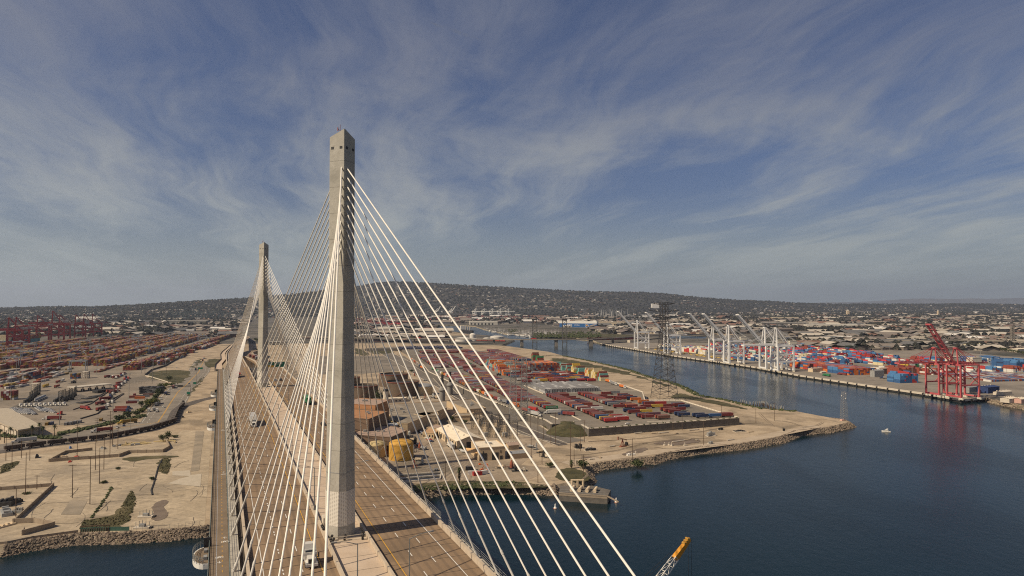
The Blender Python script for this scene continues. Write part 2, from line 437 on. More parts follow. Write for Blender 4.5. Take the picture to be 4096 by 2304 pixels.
zone('quay_apron', [(p.x + 2, p.y) for p in pts[N_QUAY:N_QUAY + 11]] + [(900, 850), (1150, 1200), (1000, 2000), (300, 2060)], M_quay)
zone('power_yard', ats('E', [(-300, 960), (-300, 780), (520, 780), (700, 910), (40, 960)]), M_apron, 4.09)

joints(M_port, 22.0, (.12, .10, .08), .3, .27, .5); joints(M_apron, 14.0, (.10, .085, .07), .18, -.24, .5)
# the raised trailer terminal behind its block wall
YZ = 10.5
YO = at('K', 1055, 1310, YZ); YA = R(14.0)
E1 = Vector((math.cos(YA), math.sin(YA), 0)); E2 = Vector((-E1.y, E1.x, 0))
def Y(x, y, z=0.0): return Vector((YO.x, YO.y, YZ + z)) + E1 * x + E2 * y
edgeR = ats('G', [(1830, 1140), (1400, 1010), (1275, 972)], YZ) + ats('K', [(2000, 836), (1960, 700), (1440, 518), (820, 230)], YZ)
edgeL = ats('J', [(0, 180), (300, 350), (470, 570), (920, 790), (1230, 935), (1600, 1090), (2000, 1230)], YZ) + ats('K', [(0, 1060), (330, 1160), (440, 1232), (640, 1215), (930, 1240), (1055, 1310)], YZ)
back = [Y(160, 720), Y(120, 960), Y(60, 1180), Y(-40, 1230), Y(-150, 1160)]
yp = edgeR + back + edgeL
yo = MB(); yo.prism([(p.x, p.y) for p in yp], 3.9, YZ, bottom=False)
for i in range(len(yo.f)):
    zs = [yo.v[k][2] for k in yo.f[i]]
    if min(zs) < YZ - 1: yo.m[i] = 1
yo.build('terminal_platform', [M_apron, M_cwall], kind='structure')

# roads and tracks
bl = ats('M', [(1250, 1449), (1345, 1290), (1500, 1060), (1680, 900), (1910, 665), (1935, 585), (2010, 450)])
b0 = bl[0] + (bl[0] - bl[1]) * 2.2
lead = [at('B', 0, 395), at('B', 480, 325), at('B', 900, 243), at('B', 1230, 110)]
road_pts = [at('B', -500, 440)] + lead[:3] + [at('M', 1120, 1640), bl[0]] + bl[1:]
MB().ribbon(road_pts, 34, 4.10).build('boulevard', surf('boulevard_asphalt', (.175, .15, .12), (.23, .195, .155), .05, .9, c3=(.27, .225, .17), s3=.01, grain=.12, stains=((.10, .088, .074), .03, .5)), kind='structure')
tr = [at('B', -400, 475), at('B', 0, 430), at('B', 430, 372), at('B', 900, 318), at('B', 1250, 248), at('B', 1420, 190)] + ats('M', [(1500, 1420), (1600, 1330), (1900, 1225), (2230, 1150)]) + [Vector((-320, 905, 4))]
MB().ribbon(tr, 13, 4.14).build('rail_track', M_rail, kind='structure')
mb = MB(); mb.ribbon(road_pts[3:], .35, 4.13, .3); mb.ribbon(road_pts[3:], .35, 4.13, -.3); mb.build('median_line', M_yellow, kind='structure')
mb = MB()
for o_ in (-9.5, 9.5):
    for a, b in zip(road_pts[3:-1], road_pts[4:]):
        d = b - a; n_ = int(d.length / 14); nn = Vector((d.y, -d.x, 0)).normalized() * o_
        for k in range(n_): mb.ribbon([a.lerp(b, k / n_) + nn, a.lerp(b, (k + .4) / n_) + nn], .3, 4.13)
    mb.ribbon([p for p in road_pts[3:]], .3, 4.13, o_ * 1.6)
mb.build('lane_dash', M_white, kind='structure')
tr2 = ats('J', [(300, 480), (600, 660), (900, 960), (1180, 1150), (1650, 1400)]) + ats('F', [(1560, 480), (2060, 680)])
MB().ribbon(tr2, 9, 4.13).build('siding_track', M_rail, kind='structure')
tr3 = ats('J', [(-250, 250), (180, 480), (440, 640), (900, 880), (1400, 1130), (1900, 1330)]) + ats('F', [(1780, 560), (2160, 650)])
MB().ribbon(tr3, 26, 4.12).build('terminal_road', M_asph, kind='structure')
mb = MB(); mb.ribbon(tr3, 1.1, 4.35, 14.5); mb.ribbon(tr3, 1.1, 4.35, -14.5); mb.ribbon(tr2, .8, 4.3, -6.5); mb.ribbon(tr2, .8, 4.3, 6.5); mb.build('road_kerb', M_kerb, kind='structure')
shr = ats('I', [(120, 505), (400, 465), (700, 430), (1000, 392), (1500, 330), (1800, 270), (2130, 205), (2165, 170), (2050, 140), (1780, 108), (1670, 108), (1780, 165), (1700, 185)])
MB().ribbon(shr[:7], 13, 4.11).build('shore_road', surf('gravel_road', (.37, .29, .205), (.43, .345, .25), .1, .95, grain=.1), kind='structure')

# grass, puddles, slabs on the left lot
for nm, k, pg in (('grass', 'B', [(1080, 740), (1100, 760), (1125, 840), (1060, 1000), (1000, 1045), (880, 1070), (640, 1080), (680, 985), (955, 960)]),
                  ('grass', 'B', [(1320, 475), (1410, 480), (1405, 560), (1375, 620), (1290, 585)]),
                  ('grass', 'M', [(880, 750), (1020, 640), (1820, 620), (1640, 830), (1560, 900), (1310, 870)]),
                  ('grass', 'M', [(1990, 600), (2060, 450), (2200, 400), (2370, 440), (2280, 565)]), ('grass', 'M', [(1740, 590), (1940, 400), (1985, 410), (1870, 585)]),
                  ('grass', 'M', [(1800, 1010), (1950, 790), (2030, 760), (1930, 880), (1830, 1030), (1700, 1170)]),
                  ('grass', 'I', [(30, 590), (120, 530), (280, 560), (330, 630), (300, 650), (60, 640)]),
                  ('grass', 'F', [(560, 1080), (700, 1045), (1200, 1015), (1880, 1050), (1900, 1090), (1400, 1100), (900, 1080), (600, 1110)]),
                  ('grass', 'B', [(0, 530), (190, 495), (140, 540), (0, 630)]), ('grass', 'B', [(990, 470), (1460, 455), (1470, 475), (1200, 490), (1060, 515)]),
                  ('grass', 'E', [(40, 700), (130, 720), (200, 790), (40, 760)]), ('grass', 'E', [(180, 720), (380, 705), (440, 760), (200, 770)]),
                  ('grass', 'O', [(940, 1020), (1010, 930), (1120, 940), (1060, 1090), (960, 1060)]),
                  ('grass', 'G', [(1130, 950), (1250, 890), (1400, 940), (1680, 985), (1750, 1010), (1990, 1075), (1600, 1010), (1300, 950)]),
                  ('grass', 'G', [(0, 560), (150, 566), (380, 610), (600, 660), (800, 712), (1000, 782), (1180, 830), (1130, 838), (880, 752), (560, 690), (230, 622), (0, 592)])):
    zone(nm, ats(k, pg), M_grass, 4.17, 'stuff')
mb = MB()
for pg in ([(1330, 820), (1400, 830), (1370, 860), (1345, 885), (1400, 945), (1345, 990), (1270, 1000), (1240, 965), (1260, 925), (1245, 875)],): mb.sheet(ragged(ats('B', pg)), 4.2)
for pg in ([(780, 345), (900, 330), (1080, 305), (1210, 320), (1150, 345), (950, 365)], [(560, 430), (650, 400), (760, 375), (790, 390), (700, 425), (600, 445)], [(230, 460), (320, 448), (340, 458), (250, 468)]): mb.sheet(ragged(ats('I', pg)), 4.2)
mb.build('mud_puddle', M_puddle, kind='structure')
zone('concrete_slab', ats('B', [(1420, 590), (1565, 580), (1570, 620), (1660, 608), (1650, 715), (1545, 705), (1380, 690), (1480, 650), (1560, 630), (1418, 622)]), M_pave, 4.19)
mb = MB(); mb.sheet(ats('B', [(1610, 260), (1680, 260), (1640, 580), (1570, 590)]), 4.17); mb.sheet(ats('B', [(580, 830), (720, 830), (660, 945), (500, 945)]), 4.17)
mb.build('worn_asphalt', surf('worn_asphalt', (.23, .19, .14), (.30, .245, .18), .08, .92, c3=(.36, .29, .205), s3=.04, grain=.2), kind='structure')
zone('machine_pad', ats('L', [(150, 1380), (700, 1130), (1560, 1090), (1640, 1130), (1500, 1250), (900, 1449), (250, 1449)]), M_asph, 4.12)
MB().sheet(ats('A', [(800, 533), (1010, 540), (1010, 562), (800, 575)], 4.1), 4.1).build('lagoon', W1, kind='structure')
MB().sheet(ats('G', [(1140, 345), (1300, 350), (1520, 352), (1500, 372), (1150, 372)], 4.1), 4.1).build('lagoon', W1, kind='structure')
MB().sheet(ats('H', [(250, 466), (480, 466), (620, 475), (460, 482), (260, 482)], 4.1), 4.1).build('lagoon', W1, kind='structure')
zone('far_sand', ats('A', [(900, 492), (1600, 488), (1650, 500), (1000, 512)]), M_sand, 4.1)
zone('far_sand', ats('G', [(600, 312), (1000, 312), (1030, 330), (780, 328)]), M_sand, 4.1)
zone('far_sand', ats('G', [(1330, 310), (1800, 318), (1780, 338), (1380, 340)]), M_sand, 4.1)
zone('far_meadow', ats('G', [(0, 325), (250, 320), (800, 332), (820, 372), (0, 368)]), M_grass, 4.09)
zone('far_meadow', ats('E', [(2030, 250 + 90), (2415, 320), (2700, 318), (2700, 326), (2300, 345)]), surf('spring_grass', (.07, .10, .03), (.10, .125, .045), .01, .95), 4.09)
zone('far_wharf', ats('E', [(40, 560), (200, 600), (900, 590), (1180, 580), (880, 530), (400, 520)]), M_sand, 4.1)

rc = random.Random(41); mb = MB()
for k in range(46):
    p = at('B', rc.uniform(-60, 1650), rc.uniform(480, 1090)); a_ = rc.choice((.35, 1.9, .1)) + rc.uniform(-.25, .25); q = []
    for s_ in range(rc.randint(4, 9)): q.append((p.x, p.y, 4.16)); p = p + Vector((math.cos(a_), math.sin(a_), 0)) * rc.uniform(3, 7); a_ += rc.uniform(-.3, .3)
    mb.ribbon(q, rc.uniform(.12, .4))
mb.build('pavement_crack', M_rail, kind='structure')
mb = MB()
for k, q in (('I', [(835, 372), (900, 383), (1000, 384), (1100, 378), (1200, 362)]), ('I', [(1780, 166), (1850, 168), (1930, 182), (1970, 200), (2050, 214)]), ('I', [(1670, 110), (1710, 150), (1780, 210)]), ('I', [(2170, 180), (2120, 205), (2000, 222)]), ('I', [(300, 330), (500, 318), (700, 306), (900, 282), (1200, 250), (1500, 190), (1640, 182)]), ('I', [(500, 360), (700, 345), (1000, 310), (1300, 300)]), ('F', [(640, 850), (900, 800), (1150, 760), (1300, 860)]), ('F', [(700, 700), (820, 620), (900, 560)]), ('I', [(120, 440), (300, 430), (520, 400), (760, 340)])):
    q = ats(k, q); mb.ribbon(q, .9, 4.16); mb.ribbon(q, .5, 4.16, 2.0)
mb.build('wheel_tracks', surf('track_dirt', (.17, .13, .09), (.24, .185, .13), .2, .95, grain=.2), kind='structure')
# riprap along the near shores: loose rock, nobody could count it
rr = random.Random(3); mb = MB()
def rocks(seg, n, smin, smax):
    ln = [(pts[seg[q + 1]] - pts[seg[q]]).length for q in range(len(seg) - 1)]
    for _ in range(n):
        i = rr.choices(range(len(ln)), ln)[0]; f = rr.random()
        a = pts[seg[i]].lerp(pts[seg[i + 1]], f); b = inset[seg[i]].lerp(inset[seg[i + 1]], f)
        t = rr.uniform(-.1, 1.12); p = a.lerp(b, t); z = -.6 + 4.7 * max(0, min(t, 1)); s_ = rr.uniform(smin, smax)
        mb.blob(p.x, p.y, z, s_, s_ * rr.uniform(.7, 1.2), s_ * rr.uniform(.5, .9), .35, rr)
rocks(list(range(2, 9)), 3800, .3, .95)
rocks(list(range(8, 14)), 1300, .35, 1.1)
rocks(list(range(14, N_POINT)), 5200, .3, .9)
rocks(list(range(N_QUAY + 10, N_QUAY + 15)), 500, .6, 1.6)
mb.build('riprap', M_rock, kind='stuff')
mb = MB()
for k in range(N_POINT, N_POINT + 13):
    L_ = (pts[k + 1] - pts[k]).length
    for _ in range(int(L_ * 1.6)): f = rr.random(); p = inset[k].lerp(inset[k + 1], f) + (inset[k] - pts[k]).normalized() * rr.uniform(-4, 9); s_ = rr.uniform(.5, 1.7); mb.blob(p.x, p.y, 4.1, s_, s_, s_ * .7, .5, rr)
for _ in range(520): f = rr.random(); p = inset[8].lerp(inset[11], f) + Vector((rr.uniform(-6, 6), rr.uniform(-2, 9), 0)); s_ = rr.uniform(.35, 1.0); mb.blob(p.x, p.y, 4.2, s_, s_, s_ * .7, .5, rr)
mb.build('bank_scrub', M_green, kind='stuff')

# hills and far mountains
PROF = [(-400, 776), (0, 776), (110, 772), (230, 772), (330, 768), (450, 760), (540, 755), (620, 750), (700, 743), (760, 738), (830, 727), (900, 719), (950, 712), (1000, 709), (1060, 711), (1120, 714), (1200, 719), (1300, 724), (1400, 730),
        (1500, 734), (1600, 735), (1650, 737), (1700, 742), (1760, 748), (1850, 755), (1950, 758), (2000, 762), (2100, 765), (2300, 765), (2400, 764), (2576, 766), (3000, 768)]
def interp(x, tab):
    for (a, b), (c, d) in zip(tab[:-1], tab[1:]):
        if x <= c: return b + (d - b) * max(0, (x - a)) / (c - a)
    return tab[-1][1]
def hill_D(u): return interp(u, [(-400, 7800), (450, 7800), (900, 10200), (1500, 10800), (2000, 11500), (3000, 12500)])
def hill_F(u): return interp(u, [(-400, 5000), (450, 5200), (900, 6600), (1500, 7000), (2000, 9500), (3000, 11000)])
def hill_h(x, d):
    u = (x / d * FPX + CX) / 1.5901; D_ = hill_D(u); F_ = hill_F(u)
    hr = CAMZ + (768 - interp(u, PROF)) * 1.5901 / FPX * D_ - 14
    hr = max(hr, 20)
    t = (d - F_) / (D_ - F_)
    if t <= 0: return 0
    tt = min(t, 1.0); s_ = tt * tt * (3 - 2 * tt); s_ = .35 * tt + .65 * s_
    n = fbm(x / 900, d / 900, 4, 5) - .48
    h = hr * s_ + hr * .30 * n * math.sin(math.pi * min(tt, 1)) * 1.3
    if t > 1: h -= (t - 1) * hr * .8
    if tt > .9: h += (fbm(x / 130, 3.1, 3, 9) - .45) * 9
    return h
M_hill = surf('hillside', (.040, .038, .034), (.062, .056, .048), .005, .95, c3=(.034, .036, .030), s3=.002, grain=.5, gscale=.025, stains=((.15, .13, .11), .013, .45))
mb = MB(); NU, ND = 300, 44
for j in range(ND + 1):
    for i in range(NU + 1):
        u = -250 + (2950) * i / NU; F_ = hill_F(u); D_ = hill_D(u)
        d = F_ + (D_ * 1.15 - F_) * j / ND; x = (u * 1.5901 - CX) / FPX * d
        mb.v.append((x, d, 3.0 + hill_h(x, d)))
for j in range(ND):
    for i in range(NU):
        a = j * (NU + 1) + i; mb.face((a, a + 1, a + NU + 2, a + NU + 1))
mb.build('hills', M_hill, smooth=True, kind='structure')
M_mtn = surf('mountain', (.09, .085, .08), (.13, .12, .11), .0005, .95, grain=0)
mb = MB(); n_ = 120
for i in range(n_ + 1):
    u = 1750 + 1250 * i / n_; x = (u * 1.5901 - CX) / FPX * 38000
    hh = 60 + interp(u, [(1750, 0), (1950, 120), (2150, 250), (2300, 380), (2420, 430), (2576, 480), (3000, 520)]) * (.75 + .5 * fbm(u / 70, 1.7, 4, 2))
    mb.v += [(x, 37000, 2), (x, 38000, hh), (x, 39500, 2)]
for i in range(n_):
    for j in range(2): a = i * 3 + j; mb.face((a, a + 3, a + 4, a + 1))
mb.build('mountains', M_mtn, smooth=True, kind='structure')

# the air: an even haze round the whole scene
hz_m = bpy.data.materials.new('haze_air'); hz_m.use_nodes = True; t = NT(hz_m.node_tree); t.t.nodes.clear()
pv = t.n('ShaderNodeVolumePrincipled'); pv.inputs['Color'].default_value = (.72, .82, 1.0, 1); pv.inputs['Density'].default_value = 3.0e-5; pv.inputs['Anisotropy'].default_value = .25
o_ = t.n('ShaderNodeOutputMaterial'); t.l(pv.outputs[0], o_.inputs['Volume'])
mb = MB(); mb.box(0, 22500, -2.0, 1150, 81000, 47200); hz_o = mb.build('haze', hz_m, kind='stuff')

# a short aircraft trail high above the haze
def cloud_mat():
    m_ = bpy.data.materials.new('ice_trail'); m_.use_nodes = True; t = NT(m_.node_tree); t.t.nodes.clear()
    g = t.n('ShaderNodeNewGeometry')
    d = t.n('ShaderNodeBsdfDiffuse'); d.inputs['Color'].default_value = (.9, .9, .9, 1)
    tr_ = t.n('ShaderNodeBsdfTransparent'); mx = t.n('ShaderNodeMixShader')
    f = t.sstep(t.noise(g.outputs['Position'], .004, 4, .6), .35, .75)
    lw = t.n('ShaderNodeLayerWeight'); lw.inputs['Blend'].default_value = .5
    t.l(t.m('MULTIPLY', t.m('MULTIPLY', f, .20), t.m('SUBTRACT', 1.0, lw.outputs['Facing'])), mx.inputs['Fac']); t.l(tr_.outputs[0], mx.inputs[1]); t.l(d.outputs[0], mx.inputs[2])
    o_ = t.n('ShaderNodeOutputMaterial'); t.l(mx.outputs[0], o_.inputs['Surface'])
    return m_
def skyp(u, v, alt):
    a = at('S', u, v, alt); return a
ca = skyp(1705, 85, 7000); cb = skyp(1940, 165, 7000)
mb = MB(); NSEG = 24
for i in range(NSEG):
    p0 = ca.lerp(cb, i / NSEG); p1 = ca.lerp(cb, (i + 1) / NSEG)
    r0 = 14 + 34 * math.sin(math.pi * min(i / NSEG, .9)); r1 = 14 + 34 * math.sin(math.pi * min((i + 1) / NSEG, .9)); mb.bar(p0, p1, r0, 10, r1, cap=False)
mb.build('cloud_trail', cloud_mat(), smooth=True, kind='stuff')
# ================================================================== CABLE-STAYED BRIDGE
TX, TY = -38.95, 158.06
AX = Vector((-.39222, .91987, 0)); NX = Vector((.91987, .39222, 0))
def deck_z(s): return 64.75 - 1.5e-5 * (s - 152) ** 2
def Bp(s, n, dz=0.0): return Vector((TX, TY, 0)) + AX * s + NX * n + Vector((0, 0, deck_z(s) + dz))
M_deckL = surf('deck_concrete', (.225, .150, .090), (.26, .178, .110), .12, .85, c3=(.19, .130, .080), s3=.05, grain=.08, gscale=2.5, stains=((.13, .095, .07), .10, .45))
def wheel_tracks(m_):
    t = NT(m_.node_tree); b = [x for x in t.t.nodes if x.type == 'BSDF_PRINCIPLED'][0]; src = b.inputs['Base Color'].links[0].from_socket
    g = t.n('ShaderNodeNewGeometry'); sp = t.n('ShaderNodeSeparateXYZ'); t.l(g.outputs['Position'], sp.inputs[0])
    n_ = t.m('ADD', t.m('MULTIPLY', t.m('SUBTRACT', sp.outputs['X'], TX), NX.x), t.m('MULTIPLY', t.m('SUBTRACT', sp.outputs['Y'], TY), NX.y))
    sn = t.m('SINE', t.m('MULTIPLY_ADD', n_, 2 * math.pi / 1.82, .9)); st = t.noise(t.vm('MULTIPLY', g.outputs['Position'], (.25, .25, .25)), .35, 4, .6)
    t.l(t.mix(t.m('MULTIPLY', t.sstep(sn, -.2, .9), t.m('MULTIPLY_ADD', st, .7, .02)), src, (.115, .083, .058)), b.inputs['Base Color'])
wheel_tracks(M_deckL)
M_med = surf('median_concrete', (.47, .36, .26), (.52, .405, .30), .15, .85, grain=.06, gscale=2, stains=((.34, .26, .19), .15, .5))
M_barr = surf('barrier_concrete', (.44, .355, .26), (.50, .41, .31), .4, .85, grain=.08, stains=((.30, .24, .18), .3, .5))
M_steel = surf('girder_paint', (.34, .31, .26), (.42, .385, .325), .4, .6, grain=.08, stains=((.36, .31, .25), .4, .5))
M_path = surf('path_coating', (.17, .125, .082), (.20, .148, .10), .2, .85, grain=.08, gscale=3)
M_tower = surf('tower_concrete', (.385, .355, .295), (.445, .41, .345), .18, .85, c3=(.315, .29, .24), s3=.07, grain=.09, gscale=1.3, bump=.15, bscale=2, stains=((.29, .25, .20), .35, .55))
M_cable = surf('cable_sheath', (.76, .70, .60), (.82, .76, .66), .5, .4, grain=.03)
M_sleeve = surf('cable_sleeve', (.52, .48, .42), (.60, .56, .49), .5, .5, grain=.06)
M_teal = surf('teal_rail', (.22, .27, .25), (.28, .32, .30), .8, .6)
M_joint = surf('joint_rubber', (.045, .036, .03), None, .8, .9)
M_pole = surf('lamp_post_paint', (.16, .165, .155), (.20, .20, .19), .8, .5)
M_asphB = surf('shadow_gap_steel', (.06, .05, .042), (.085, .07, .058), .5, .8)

br = thing('cable_stayed_bridge', 'white cable stayed road bridge with two tall concrete towers', 'bridge', (TX, TY, 0), 0)
BO = Vector((TX, TY, 0))
S0, S1 = -190, 470
def strip(mb, n0, n1, z0, z1, s0=S0, s1=S1, step=15.0):
    """long bar of the deck section, following the crest"""
    k = max(1, int((s1 - s0) / step)); ring = []
    for i in range(k + 1):
        s_ = s0 + (s1 - s0) * i / k
        ring.append([Bp(s_, a, b) - BO for a, b in ((n0, z0), (n1, z0), (n1, z1), (n0, z1))])
    for a, b in zip(ring[:-1], ring[1:]):
        for e in range(4):
            f = (e + 1) % 4; mb.quad(a[e], a[f], b[f], b[e])
    mb.quad(*ring[0]); mb.quad(*ring[-1][::-1])
    return mb
def bpart(name, mb, m_, smooth=False): return mb.build(name, m_, br, smooth)
mb = MB(); strip(mb, -20.4, -4.3, -.45, 0); bpart('road_deck', mb, M_deckL)
mb = MB(); strip(mb, 5.2, 22.2, -.45, 0); bpart('road_deck', mb, M_deckL)
mb = MB(); strip(mb, -3.7, 4.6, -.45, .10, -190, -5.2); strip(mb, -3.7, 4.6, -.45, .10, 5.2, 300); bpart('median_deck', mb, M_med)
for a_, b_ in ((-5.15, 5.15), (300, 316)): mb = MB(); strip(mb, -3.7, 4.6, -.45, .06, a_, b_); bpart('tower_platform', mb, M_barr)
for n0, n1, h in ((-20.95, -20.42, 1.05), (-4.28, -3.72, 1.0), (4.62, 5.18, 1.0), (22.22, 22.85, 1.15)):
    mb = MB(); strip(mb, n0, n1, -.45, h)
    if n0 > 20:
        for k in range(int((S1 - S0) / 7.62)):
            s_ = S0 + k * 7.62; strip(mb, 22.85, 23.05, .2, 1.2, s_, s_ + .7, 1)
    bpart('barrier', mb, M_barr)
mb = MB(); strip(mb, -24.0, -22.0, -2.2, -.75); bpart('edge_girder', mb, M_steel)
mb = MB(); strip(mb, 22.9, 25.0, -2.2, -.55); bpart('edge_girder', mb, M_steel)
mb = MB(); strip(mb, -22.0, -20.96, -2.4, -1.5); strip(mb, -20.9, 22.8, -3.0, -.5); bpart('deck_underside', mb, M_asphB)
rest_ = MB()
for k in range(-2, 90):
    s_ = k * 5.08; mb = MB() if k < 50 else rest_; w2 = .25 if k % 3 == 0 else .14
    strip(mb, -26.5, -24.0, -1.9, -1.0, s_ - w2, s_ + w2, 1)
    if k < 50: bpart('floor_beam', mb, M_steel)
tag(bpart('floor_beam', rest_, M_steel), kind='stuff')
mb = MB(); strip(mb, -27.9, -24.1, -.9, -.45); bpart('bike_path', mb, M_path)
mb = MB(); strip(mb, -26.55, -26.42, -.45, -.44); bpart('path_edge_line', mb, M_white)
mb = MB()
for k in range(-60, 155):
    s_ = k * 3.0; strip(mb, -25.42, -25.30, -.45, -.438, s_, s_ + 1.1, 2)
bpart('path_centre_line', mb, M_yellow)
def railing(name, n_, z0, h, m_, step=2.54, s0=S0, s1=S1):
    mb = MB(); s_ = s0
    while s_ < s1:
        a = Bp(s_, n_, z0) - BO; b = Bp(min(s_ + step, s1), n_, z0) - BO
        mb.bar(a, a + Vector((0, 0, h)), .05, 4)
        for f in (.33, .66, 1.0): mb.bar(a + Vector((0, 0, h * f)), b + Vector((0, 0, h * f)), .035, 4)
        s_ += step
    return bpart(name, mb, m_)
railing('railing', -27.95, -.5, 1.45, M_teal); railing('railing', -24.0, -.5, 1.35, M_teal)
railing('safety_fence', 24.9, -.6, 1.4, M_grey, 5.08, -60, 20)
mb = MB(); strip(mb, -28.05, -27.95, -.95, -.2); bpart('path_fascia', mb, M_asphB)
# path markings: bicycle symbols and arrows
def mk(pl):
    for (s0, n0), (s1, n1) in pl:
        a = Bp(s0, n0, -.44) - BO; b = Bp(s1, n1, -.44) - BO; d = (b - a).normalized() * .06; q = Vector((d.y, -d.x, 0)); mb.quad(a + q, b + q, b - q, a - q)
for sc, nc, dr in ((6.6, -24.8, 1), (-3.2, -25.9, -1), (72, -24.8, 1), (152, -24.8, 1)):
    mb = MB()
    for o in (-.45, .45):
        ring = [(sc + .5 * math.cos(t * .7854), nc + o + .3 * math.sin(t * .7854)) for t in range(9)]; mk(list(zip(ring[:-1], ring[1:])))
    mk([((sc, nc - .45), (sc + .6, nc - .1)), ((sc + .6, nc - .1), (sc + .2, nc + .45)), ((sc + .6, nc - .1), (sc, nc + .1)), ((sc, nc - .45), (sc, nc + .1))])
    bpart('path_symbol', mb, M_white); mb = MB()
    t_ = sc + 3.4 * dr; mk([((t_ - 1.2 * dr, nc), (t_, nc)), ((t_, nc), (t_ - .6 * dr, nc - .4)), ((t_, nc), (t_ - .6 * dr, nc + .4))])
    bpart('path_arrow', mb, M_white)

# carriageway markings
mb = MB(); strip(mb, -18.0, -17.85, 0, .012); bpart('edge_line', mb, M_white)
mb = MB(); strip(mb, 18.5, 18.66, 0, .012); bpart('edge_line', mb, M_white)
mb = MB(); strip(mb, -7.08, -6.92, 0, .012); bpart('median_line', mb, M_yellow)
mb = MB(); strip(mb, 7.55, 7.72, 0, .012); bpart('median_line', mb, M_yellow)
mb = MB()
for n_ in (-10.7, 11.35, 14.95):
    s_ = S0 + (7 if n_ > 12 else 0)
    while s_ < S1: strip(mb, n_ - .09, n_ + .09, 0, .012, s_, s_ + 3.3, 4); s_ += 12.2
s_ = S0
while s_ < S1: strip(mb, -14.45, -14.2, 0, .012, s_, s_ + .95, 2); strip(mb, -14.45, -14.2, 0, .012, s_ + 1.9, s_ + 2.85, 2); s_ += 6.1
bpart('lane_dash', mb, M_white)
mb = MB()
for k in range(-25, 62):
    s_ = k * 7.62
    if k % 2 == 0: strip(mb, -20.4, -4.3, 0, .008, s_ - .10, s_ + .10, 1)
    strip(mb, 5.2, 22.2, 0, .008, s_ - .07, s_ + .07, 1)
    if abs(s_) > 6 and s_ < 300: strip(mb, -3.7, 4.6, .10, .108, s_ - .06, s_ + .06, 1)
bpart('deck_joint', mb, M_joint)

# towers
def tower_sec(z):
    t = max(0, min(1, (z - 66) / 46)); 
    L_ = lambda a, b: a + (b - a) * t
    R0, R1 = L_(3.25, 2.85), L_(.8, .10); F0, F1 = L_(3.15, 2.85), L_(1.0, .10)
    return [(R0, -R1), (R0, R1), (F1, F0), (-F1, F0), (-R0, R1), (-R0, -R1), (-F1, -F0), (F1, -F0)]
M_panel = None
def panel_mat():
    m_ = bpy.data.materials.new('perforated_panel'); m_.use_nodes = True; t = NT(m_.node_tree); t.t.nodes.clear()
    tcx = t.n('ShaderNodeTexCoord'); uv = tcx.outputs['UV']
    bk = t.n('ShaderNodeTexBrick', offset=0.0); t.l(uv, bk.inputs['Vector'])
    bk.inputs['Color1'].default_value = (.27, .235, .19, 1); bk.inputs['Color2'].default_value = (.33, .285, .23, 1); bk.inputs['Mortar'].default_value = (.70, .64, .54, 1)
    bk.inputs['Scale'].default_value = 1.0; bk.inputs['Brick Width'].default_value = .50; bk.inputs['Row Height'].default_value = .30; bk.inputs['Mortar Size'].default_value = .10; bk.inputs['Mortar Smooth'].default_value = .05
    b = t.n('ShaderNodeBsdfPrincipled'); b.inputs['Roughness'].default_value = .8; t.l(bk.outputs['Color'], b.inputs['Base Color'])
    o_ = t.n('ShaderNodeOutputMaterial'); t.l(b.outputs[0], o_.inputs['Surface']); return m_
M_panel = panel_mat()
def loft(mb, secs, cap=True):
    """secs: list of (z, [(n,a)...]) in bridge axes relative to the tower"""
    i0 = len(mb.v); k = len(secs[0][1])
    for z, pl in secs:
        for n_, a_ in pl:
            p = NX * n_ + AX * a_; mb.v.append((p.x, p.y, z))
    for j in range(len(secs) - 1):
        for e in range(k):
            f = (e + 1) % k; mb.face((i0 + j * k + e, i0 + j * k + f, i0 + (j + 1) * k + f, i0 + (j + 1) * k + e))
    if cap: mb.face(tuple(i0 + (len(secs) - 1) * k + e for e in range(k)))
    return mb
